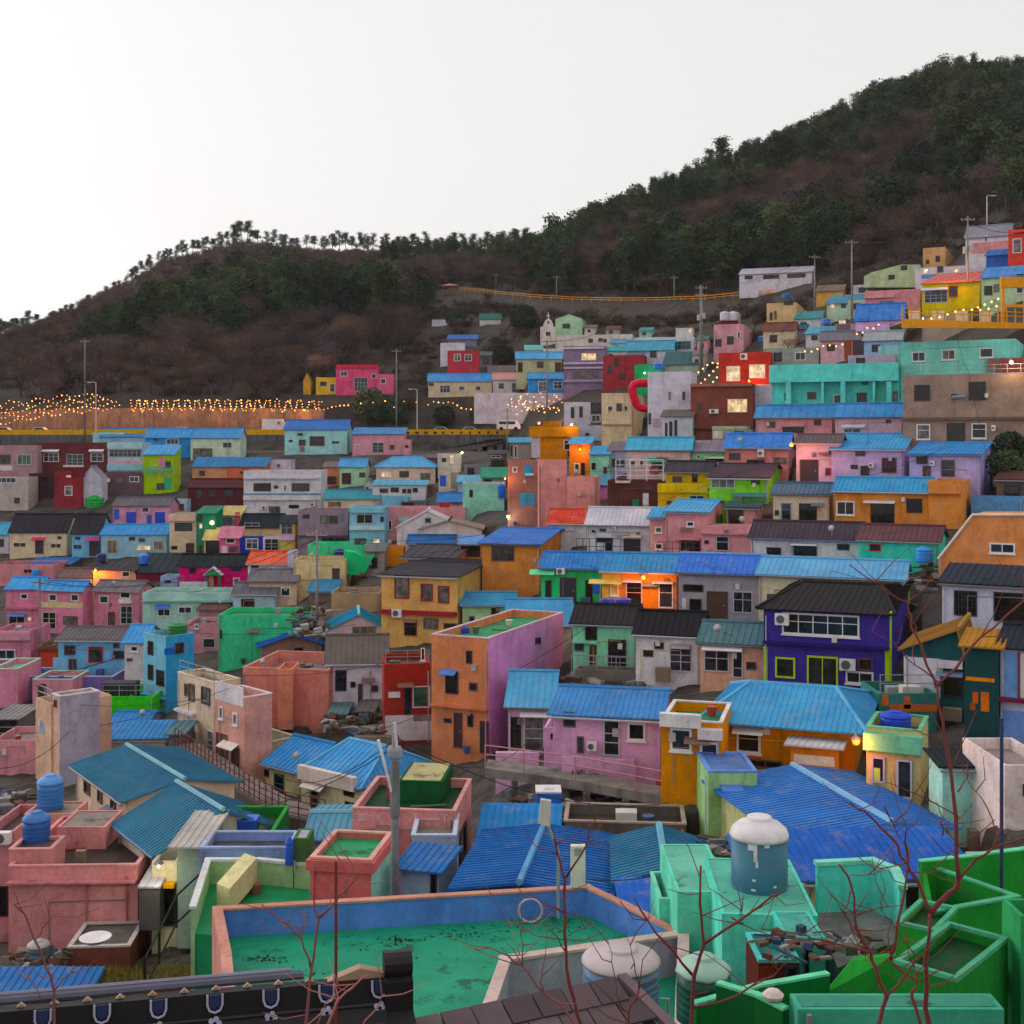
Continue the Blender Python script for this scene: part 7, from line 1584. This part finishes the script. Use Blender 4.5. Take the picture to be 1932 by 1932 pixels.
e = empty('retaining_wall', (0, 0, 0)); tag(e, 'brown stone wall carrying the alley beside the long blue hall', 'wall'); wallrun(MB(), [p + Vector((-.1, -.12, 0)) for p in ap], zz - 3, zz - .02, .25).build('wall_face', concrete(.09, (1, .75, .65)), e)
CROP('A3')
zz = -15.3
wp = [G(-150, 150, zz), G(120, 185, zz), G(480, 235, zz), G(900, 310, zz), G(1350, 400, zz)]
e = empty('walkway', (0, 0, 0)); tag(e, 'raised concrete walkway below the lilac pink house', 'walkway')
m = MB()
for i in range(len(wp) - 1):
    a, b = wp[i], wp[i+1]; k = Vector((.1, 1.6, 0)); m.extr([a, b, b + k, a + k], Vector((0, 0, -.42)))
m.build('deck', concrete(.24, (1, .88, .8)), e)
for t in (.15, .35, .5, .68, .85):
    q = wp[0].lerp(wp[-1], t); MB().box(-.15, .2, -2.6, .15, .5, -.42).build('support', concrete(.16), e, loc=(q.x, q.y, zz - .02))
railing([p + Vector((0, .1, 0)) for p in wp], 1.05, 'pinkish railing on the raised concrete walkway', paint('a06a74'), (1., .6), 1.6, .035)
CROP('C4'); d0 = dh('dark brown retaining house wall') - .1
railing([P(cu(x), cv(835), d0) for x in (1130, 1280, 1450, 1620)], 2.0, 'white railing on the dark brown retaining wall', WHITE, (1., .75, .5, .25), .9, .03)
d0 = dh('white house with a pale stained roof') - 1.5
railing([P(cu(x), cv(1595), d0) for x in (720, 860, 1000, 1180)], 1.3, 'black railing in front of the white house with stained roof', BLACK, (1., .5), .5, .025)
CROP('B3'); d0 = dh('mint green house with a black roof') - 1.2
railing([P(cu(x), cv(y), d0) for x, y in ((470, 1010), (700, 1020), (940, 1035), (1200, 1055))], 1.1, 'grey railing in front of the mint green house', STEEL, (1., .5, .05), .45, .02)
CROP('C5'); d0 = dh('long white house with a dark brown roof') - 1
railing([P(cu(x), cv(1600), dh('dusty pink two-storey house') - 1.2) for x in (-90, 60, 200, 420)], 1.0, 'rust railing in front of the dusty pink two-storey house', RUST, (1., .5), .5, .025)
CROP('C1'); railing([P(cu(x), cv(770), dh('lime green house') - .5) for x in (1480, 1600, 1780)], 1.2, 'teal railing across the lime green house', paint('2f8a88'), (1., .5), .35, .04)
def pot(p, r, h, col, label, plant=None, group='plant pots along the alleys'):
    e = empty('plant_pot', p); tag(e, label, 'plant pot', group)
    MB().lathe([(r*.75, 0), (r, h*.9), (r*1.06, h*.9), (r*1.06, h), (r*.9, h)], 12).build('pot', paint(col, .6), e, smooth=False)
    if plant:
        c = MB(); r_ = random.Random(int(p[0] * 100))
        for _ in range(60): card(c, Vector((r_.gauss(0, r*.6), r_.gauss(0, r*.6), h + abs(r_.gauss(.12, .16)))), r_.uniform(.08, .2), r_, .45)
        c.build('foliage', leafmat(plant), e)
CROP('B3')
for i, x in enumerate((1130, 1180, 1230, 1280, 1330, 1380, 1430)):
    pot(P(cu(x), cv(1905), 55.2), .32, .75, random.choice(('7a2a2c', '6a2428', '84342e')), 'dark red tub in the row at the foot of the mustard house', None, 'red tubs at the mustard house')
for i, (x, c) in enumerate(((530, '5a5a60'), (580, '4a4a50'), (640, '6a6468'), (740, '6a2a2a'), (830, '7a3030'))):
    pot(P(cu(x), cv(1850 + i * 4), 56.8), .3, .6, c, ('first', 'second', 'third', 'fourth', 'fifth')[i] + ' pot from the left under the lilac garden wall', '3c4a34')
for i, x in enumerate((1630, 1690, 1750, 1810, 1860)):
    pot(P(cu(x), cv(1690), 61.5), .28, .45, '5a4038', 'potted plant on the mustard house terrace', random.choice(('5a2a34', '3c4a34', '4a4a30')), 'potted plants on the mustard terrace')
CROP('B1')
for i, x in enumerate((310, 340, 375)): pot(P(cu(x), cv(845), dh('rusty orange shed') + .4), .4, .5, '7a4a3a', ('left', 'middle', 'right')[i] + ' leafy pot on the rusty orange shed', '4a5a2c')

# ------------------------------------------------------------------ ochre viewing deck, belfry, red pipe, porch
CROP('E2')
mint = [h for h in HOUSES if 'ochre viewing deck' in h.e['label']][0]
dd = mint.d + .3; a = P(cu(1160), cv(960), dd); b = P(cu(1935), cv(888), dd + .8); a.z = b.z = (a.z + b.z) / 2 + .4
e = empty('viewing_deck', a); tag(e, 'ochre steel viewing deck with railings and a gate tower above the mint building', 'viewing deck'); och = paint('b47a1c', .6); q = b - a
MB().extr([(0, 0, 0), q, q + Vector((0, 0, .55)), (0, 0, .9)], (0, .25, 0)).build('front_beam', och, e); MB().extr([(0, .26, .5), q + Vector((0, .26, .4)), q + Vector((0, 4.5, .4)), (0, 4.5, .5)], (0, 0, .12)).build('floor', paint('8a6a4a'), e)
for f in (1.0, .62): MB().tube([(0, .12, .9 + 1.1 * f), q + Vector((0, .12, .55 + 1.1 * f))], .045, 5).build('rail', och, e)
for i in range(15): k = q * (i / 14.); MB().box(-.05, .06, .5, .05, .16, 2.0).build('post', och, e, loc=k)
k = q * .83
for x in (0, 2.3): MB().box(x, .5, .5, x + .3, .8, 5.2).build('tower_leg', och, e, loc=k)
MB().box(-.05, .45, 4.2, 2.7, .9, 5.3).build('tower_panel', och, e, loc=k); MB().box(.3, .55, 2.2, 2.3, .75, 2.5).build('tower_beam', och, e, loc=k)
for i in range(4): MB().box(.2, 1.5 + i * .1, .1, 1.4, 1.55 + i * .1, 1.5).build('back_panel', paint('b8a890'), e, loc=q * (.1 + .2 * i) + Vector((0, 1, .5)))
CROP('E1'); d0 = ch.d; p = P(cu(802), cv(397), d0)
e = empty('belfry', p + Vector((0, .2, 0))); tag(e, 'small stepped belfry with a white cross on the church tower', 'belfry')
s = .56936 * .503125 * d0 / F
MB().extr([(-32*s, 0, 0), (32*s, 0, 0), (32*s, 0, 18*s), (22*s, 0, 40*s), (8*s, 0, 54*s), (-8*s, 0, 54*s), (-22*s, 0, 40*s), (-32*s, 0, 18*s)], (0, 2.5, 0)).build('tower', wall('c8beb6'), e)
MB().box(-6*s, -.03, 22*s, 6*s, .0, 38*s).build('opening', VOID, e)
MB().box(-2.6*s, .6, 54*s, 2.6*s, .8, 98*s).box(-11*s, .6, 76*s, -2.7*s, .8, 81*s).box(2.7*s, .6, 76*s, 11*s, .8, 81*s).build('cross', paint('d8d4d8'), e)
d0 = dh('tall ivory house'); pts = [P(cu(x), cv(y), d0 - .3) for x, y in ((1462, 765), (1395, 768), (1365, 778), (1352, 800), (1362, 850), (1380, 905), (1400, 928), (1430, 934), (1465, 934))]
o = MB().tube([q - pts[0] for q in pts], .55, 8).build('red_pipe', paint('b01030', .4)); o.location = pts[0]; tag(o, 'thick crimson pipe bent into a frame between the ivory and white houses', 'pipe')
CROP('C2'); d0 = mag.d - .1; e = empty('porch', P(cu(428), cv(1935), d0)); tag(e, 'green gabled wooden porch on the magenta house', 'porch'); s = .36232 * .503125 * d0 / F
for x in (-70, 70): MB().box(x*s - .12, -.9, -.3, x*s + .12, -.66, 130*s).build('post', paint('2a5a3c'), e)
MB().extr([(-90*s, -1, 128*s), (90*s, -1, 128*s), (0, -1, 200*s)], (0, 1.0, 0)).build('gable', paint('1f7a4a'), e); MB().extr([(-96*s, -1.1, 126*s), (0, -1.1, 206*s), (96*s, -1.1, 126*s), (96*s, -1.1, 136*s), (0, -1.1, 217*s), (-96*s, -1.1, 136*s)], (0, 1.1, 0)).build('roof', paint('b8b4c0'), e)
MB().box(-50*s, -.3, -.2, -5*s, -.1, 125*s).build('door', paint('a8785a'), e)
# purple house lime gable trim
CROP('B4')
e = pur.e; w, D_, h = pur.w, pur.D, pur.h
zr_ = 0
m = MB().box(w + .02, 0, h - .15, w + .12, D_, h + .12); m.build('lime_trim', paint('8fae22'), e)
for y in (.05, D_ - .2): MB().box(w + .02, y, -.5, w + .12, y + .15, h - .16).build('lime_trim', paint('8fae22'), e)
# lamps on the deck corner, white box
CROP('A3'); pz = G(360, 1040, -12.4)
e = empty('floodlight', pz); tag(e, 'grey floodlight on a short pole at the blue parapet corner', 'floodlight')
MB().tube([(0, 0, -.6), (0, 0, 1.2), (-.3, 0, 1.95)], .045, 6).build('pole', STEEL, e); MB().extr([(-.55, -.1, 2.0), (-.22, -.1, 1.9), (-.2, -.1, 2.6), (-.48, -.1, 2.65)], (0, .15, 0)).build('lamp_head', paint('a89c98'), e)
pz = G(497, 975, -12.4); e = empty('cable_box', pz); tag(e, 'upright white box on the blue parapet corner', 'box'); MB().box(-.2, -.1, 0, .2, .12, 1.15).build('box', paint('b8b4a8'), e); MB().box(-.1, -.13, .9, .1, -.105, 1.1).build('plate', paint('7a7a74'), e)
CROP('A2'); pz = P(cu(668), cv(1990), 11.5); o = MB().tube([(0, 0, -2), (0, 0, (1990 - 800) * .53821 * .503125 * 11.5 / F)], .015, 8).build('rusty_post', RUST); o.location = pz; tag(o, 'rust brown steel post rising in front of the coral box', 'post')
CROP('A4'); pz = G(1702, 985, -10.3); o = MB().tube([(0, 0, -1), (0, 0, 3.9)], .045, 8).build('pipe_post', paint('24304c')); o.location = pz; tag(o, 'thin navy post standing at the green back wall', 'post')

# ------------------------------------------------------------------ bare shrubs in front of the lens
BR = paint('5a2c2a', .7); BR2 = paint('6a4442', .75)
def shrub(crop, d, lines, label, mat=BR, base=None, name='bare_tree', seed=1):
    CROP(crop); r = random.Random(seed); p0 = P(cu(lines[0][1][0]), cv(lines[0][1][1]), d)
    e = empty(name, p0); tag(e, label, 'tree')
    s = .53821 * .503125 * d / F
    for k, (rad, *pts) in enumerate(lines):
        q = []; off = r.uniform(-.35, .35)
        for i, (x, y) in enumerate(pts): q.append(P(cu(x), cv(y), d + off * i / len(pts)) - p0)
        if k == 0: q = [Vector((q[0].x + .05, q[0].y, gz(cu(pts[0][0]), d) - p0.z))] + q
        n = len(q)
        # smooth, knotted outline
        sm = []
        for i in range(n - 1):
            for t in (0, .33, .66): sm.append(q[i].lerp(q[i+1], t) + Vector((r.gauss(0, .006), r.gauss(0, .006), r.gauss(0, .006))))
        sm.append(q[-1]); m_ = len(sm); rads = [rad * .70 * s * (1 - .6 * i / (m_ - 1)) * (1.12 if i % 3 == 0 else .95) for i in range(m_)]
        MB().tube(sm, rads, 6).build('trunk' if k == 0 else 'branch', mat, e, smooth=True)
        # fine twigs
        tw = MB()
        for _ in range(max(2, m_ // 3)):
            b = sm[r.randrange(m_ // 3, m_)]; dr = Vector((r.gauss(0, 1), r.gauss(0, .5), r.uniform(-.1, 1.1))).normalized(); L = r.uniform(.12, .42)
            c_ = b + dr * L * .5 + Vector((r.gauss(0, .02), 0, r.gauss(0, .02))); tw.tube([b, c_, b + dr * L + Vector((0, 0, .04))], [.0045, .0035, .002], 4)
        tag(tw.build('twigs', mat, e), kind='stuff')
shrub('A4', 8.5, [(36, (1185, 1990), (1170, 1500), (1200, 1170)), (30, (1200, 1170), (1310, 1050), (1400, 970), (1400, 900), (1380, 500), (1320, 0), (1270, -230), (1255, -420)), (16, (1400, 930), (1530, 790), (1680, 690), (1932, 630), (2000, 600)),
    (20, (1200, 1170), (1120, 930), (1040, 820), (940, 640), (740, 450), (650, 390)), (16, (1050, 880), (1035, 700), (1045, 570)), (10, (880, 430), (930, 520), (1000, 640)), (14, (1255, -420), (1160, -640), (1080, -830), (1040, -1000), (900, -1080), (640, -1270)),
    (14, (1255, -420), (1380, -560), (1550, -760), (1840, -1000), (1870, -1080), (1850, -1200)), (8, (1400, 310), (1470, 210), (1470, 110)), (8, (1690, 690), (1600, 400), (1480, 260)), (8, (1400, 490), (1100, 330), (900, 250)), (8, (1280, 620), (1290, 500), (1240, 380)), (7, (1220, 850), (1350, 740), (1430, 660)),
    (9, (1280, -430), (1150, -540), (1000, -660), (800, -800))], 'tall bare reddish tree in front of the green building at the right', seed=3)
shrub('A4', 8.0, [(24, (840, 1990), (890, 1750), (840, 1600), (780, 1430), (690, 1270), (650, 940), (570, 820)), (15, (890, 1750), (1010, 1620), (1120, 1480), (1120, 1460)), (14, (780, 1430), (520, 1370), (330, 1320), (30, 1270)), (8, (690, 1180), (860, 1120), (1000, 1110)), (8, (640, 1000), (610, 1150), (680, 1330)), (6, (860, 1130), (880, 1000), (860, 850)), (6, (660, 900), (830, 880), (900, 860))], 'bare forked sapling left of the tall reddish tree', seed=5)
shrub('A4', 8.2, [(22, (1170, 2000), (1080, 1740), (1110, 1640), (930, 1500), (920, 1420)), (16, (930, 1480), (1000, 1100), (1045, 880), (1050, 700)), (9, (1110, 1640), (1100, 1500)), (9, (940, 1430), (800, 1440), (700, 1400)), (7, (1120, 1480), (960, 1250), (870, 1140))], 'knotted bare sapling just behind the tall reddish tree', seed=6)
shrub('A3', 8.6, [(24, (1285, 1990), (1300, 1600), (1380, 1370), (1350, 1100), (1352, 830)), (17, (1380, 1370), (1600, 1220), (1858, 1040), (1950, 1000)), (16, (1290, 1590), (1100, 1350), (930, 1130), (880, 1050)), (14, (1310, 1820), (1600, 1740), (1858, 1590), (1960, 1500)), (9, (1560, 1200), (1858, 1320)), (6, (1640, 1190), (1640, 1050))], 'bare sapling in front of the mint building wall', seed=8)
shrub('A3', 8.4, [(22, (540, 1990), (430, 1660), (410, 1300), (400, 930), (350, 750), (330, 640)), (12, (405, 920), (560, 680), (580, 530)), (9, (390, 1160), (260, 1090), (140, 1010)), (8, (410, 1440), (320, 1280), (200, 1200)), (7, (425, 1310), (540, 1270), (620, 1220)), (6, (580, 560), (650, 540))], 'slender bare sapling in front of the blue parapet corner', seed=9)
shrub('A3', 8.0, [(17, (820, 1990), (870, 1800), (925, 1680), (1040, 1610)), (7, (920, 1690), (890, 1500), (840, 1330)), (6, (800, 1850), (740, 1500), (700, 1330))], 'short bare stem below the white-lidded tank', seed=10)
shrub('A3', 7.8, [(18, (500, 2000), (380, 1800), (270, 1720), (100, 1530), (0, 1460), (-120, 1400)), (9, (260, 1710), (245, 1600)), (7, (110, 1530), (110, 1300), (100, 1060)), (6, (100, 1440), (40, 1300), (0, 1200))], 'low bare branch reaching left over the shingled roof', mat=BR2, seed=11)
shrub('A2', 8.6, [(22, (460, 2000), (490, 1600), (540, 1200), (490, 1010)), (14, (545, 1200), (640, 1110), (740, 1010), (820, 870)), (13, (495, 1540), (430, 1340), (280, 1200), (150, 1100)), (8, (740, 1010), (740, 900), (700, 800)), (6, (430, 1330), (460, 1150))], 'bare sapling left of the rusty post', mat=BR2, seed=12)
shrub('A2', 7.6, [(20, (600, 2020), (680, 1760), (780, 1680), (890, 1590)), (10, (840, 1960), (960, 1800), (990, 1740)), (8, (520, 1990), (600, 1780))], 'pale bare stem leaning right across the black ridge', mat=paint('8a5a54', .75), seed=13)
shrub('A1', 9.5, [(16, (380, 1760), (350, 1600), (270, 1420), (180, 1180), (100, 1100)), (9, (380, 1700), (480, 1590), (520, 1560)), (8, (250, 1370), (290, 1260), (380, 1180)), (8, (290, 1760), (220, 1620), (100, 1560))], 'thin bare sapling in front of the pink building', mat=BR2, seed=14)

# grass in the small yard
CROP('A1')
m = MB(); r = random.Random(9)
for _ in range(2600):
    x, y = r.uniform(740, 1330), r.uniform(1500, 1720); u, v = cu(x), cv(y); d = DT(u, v); p = P(u, v, d); p.z = gz(u, d) - .25
    a = r.uniform(0, 6.28); L = r.uniform(.12, .32); b = Vector((math.cos(a), math.sin(a), 0)) * .02; m.poly([p - b, p + b, p + Vector((r.gauss(0, .08), r.gauss(0, .08), L))])
tag(m.build('grass', leafmat('8a7c3c')), 'dry yellow grass in the yard below the pink building', 'grass', kind='stuff')
railing([G(1010, 1700, -18.6), G(1110, 1500, -18.2), G(1230, 1250, -17.6), G(1420, 1070, -17.0)], 1.1, 'black stair handrail climbing beside the pale green terrace', BLACK, (1., .1), 1.5, .04)
# ------------------------------------------------------------------ junk in the gaps between houses
def debris(crop, x0, x1, y0, y1, d0, d1, n, label, seed, sz=1.):
    CROP(crop); r = random.Random(seed); cols = ['6a5a50', '8a8480', '4a4642', '5a3a30', '7a7c88', '3a4a6a', 'a8a4a0', '6a4a3a', '50604a']
    e = empty('junk_pile', P(cu((x0 + x1) / 2), cv(y1), d0)); tag(e, label, 'junk'); o = Vector(e.location)
    groups = {}
    for _ in range(n):
        x = r.uniform(x0, x1); y = r.uniform(y0, y1); f = (y1 - y) / max(1, (y1 - y0)); d = d0 + (d1 - d0) * f
        p = P(cu(x), cv(y), d) - o; mb = groups.setdefault(r.choice(cols), MB())
        a, b, c = r.uniform(.1, .5), r.uniform(.1, .4), r.uniform(.05, .45)
        k = r.randrange(3)
        if k == 0: a, b, c = r.uniform(.6, 1.5), .06, .12
        a *= sz; b *= sz; c *= sz
        m = Matrix.Rotation(r.uniform(0, 6.28), 3, 'Z') @ Matrix.Rotation(r.gauss(0, .25), 3, 'X')
        n0 = len(mb.v); mb.box(-a, -b, 0, a, b, c)
        for i in range(n0, len(mb.v)): mb.v[i] = tuple(m @ Vector(mb.v[i]) + p)
    for c, mb in groups.items(): tag(mb.build('scrap', paint(c, .8, 0., .9), e), kind='stuff')
debris('A3', 20, 1330, 330, 560, 51, 57, 150, 'jumble of scrap and planks under the raised walkway', 1, .7)
debris('B2', 620, 1060, 1290, 1450, 79, 88, 90, 'jumble of scrap beside the white weathered house', 2)
debris('B4', 1160, 1330, 230, 640, 80, 86, 50, 'heap of scrap right of the pale cream house', 3)
debris('A1', 560, 940, 560, 830, 52.5, 56, 60, 'pots and scrap strewn on the pink building roof', 4, .6)
debris('A3', 1380, 1560, 640, 900, 40, 44, 40, 'pots and scrap beside the pea green stair tower', 5, .6)
debris('A1', 0, 160, 330, 560, 57, 62, 40, 'scrap heap behind the far blue drum tank', 6)
debris('B3', 420, 1560, 1030, 1110, 74, 78, 120, 'scrap and rubble on the bank below the mint green house', 7)
debris('C6', 1660, 1900, 560, 900, 100, 112, 70, 'rubble on the bank right of the lavender corner house', 8)
debris('B2', 400, 640, 560, 760, 98, 106, 50, 'scrap in the gap left of the pale pink gabled house', 9)
debris('A1', 100, 420, 1400, 1560, 44.5, 47, 40, 'scrap in the yard around the grey drum tank', 10, .6)
debris('A4', 20, 470, 1290, 1480, 25.2, 27.0, 30, 'boards and bricks lying on the mint roof ledge', 11, .34)
debris('A4', 480, 860, 1330, 1440, 25.5, 27.5, 18, 'white sheets and scrap on the bare grey terrace floor', 12, .4)
debris('A4', 1320, 1700, 1500, 1600, 21.5, 23.5, 30, 'scrap and stems in the dark gap of the green building', 13, .35)
debris('B2', 380, 560, 920, 1010, 92, 97, 40, 'pots and bins in the yard of the brown gabled house', 14)
debris('A2', 1215, 1460, 640, 700, 46.6, 47.8, 26, 'white planks stacked in the grey-blue roof yard', 15, .45)
# leaf litter blown together on the big deck
m = MB(); r = random.Random(17)
for cx, cy, n_, sp in ((-6.2, 31.4, 90, .35), (-5.4, 30.6, 70, .4), (-2.9, 32.6, 130, .35), (-1.8, 32.9, 40, .4), (-.4, 33.2, 40, .7), (1.5, 33.4, 50, .5), (-4, 32.2, 30, 1.2), (0, 31.5, 40, 1.5), (-5.8, 29.5, 40, .8)):
    for _ in range(n_):
        p = Vector((cx + r.gauss(0, sp), cy + r.gauss(0, sp * .3), -13.2 + .012 + r.random() * .01)); a = r.uniform(0, 6.28); L = r.choice((.015, .02, .03, .05)); u_ = Vector((math.cos(a), math.sin(a), 0)) * L; v_ = Vector((-u_.y, u_.x, r.uniform(0, .02))) * .6
        m.poly([p - u_, p - v_, p + u_, p + v_])
tag(m.build('leaf_litter', leafmat('2c2a26')), 'dark leaf litter scattered on the sea-green roof deck', 'leaf litter', kind='stuff')
# ------------------------------------------------------------------ evening air
hz = MB().box(-950, -60, -43, 950, 900, 175).build('haze', None)
tag(hz, kind='stuff')
hm_ = bpy.data.materials.new('evening_air'); hm_.use_nodes = True; ht = hm_.node_tree; ht.nodes.clear()
ho = ht.nodes.new('ShaderNodeOutputMaterial'); hv = ht.nodes.new('ShaderNodeVolumePrincipled')
hv.inputs['Color'].default_value = (.86, .88, .93, 1); hv.inputs['Density'].default_value = .00008; hv.inputs['Anisotropy'].default_value = 0
ht.links.new(hv.outputs[0], ho.inputs['Volume']); hz.data.materials.append(hm_)
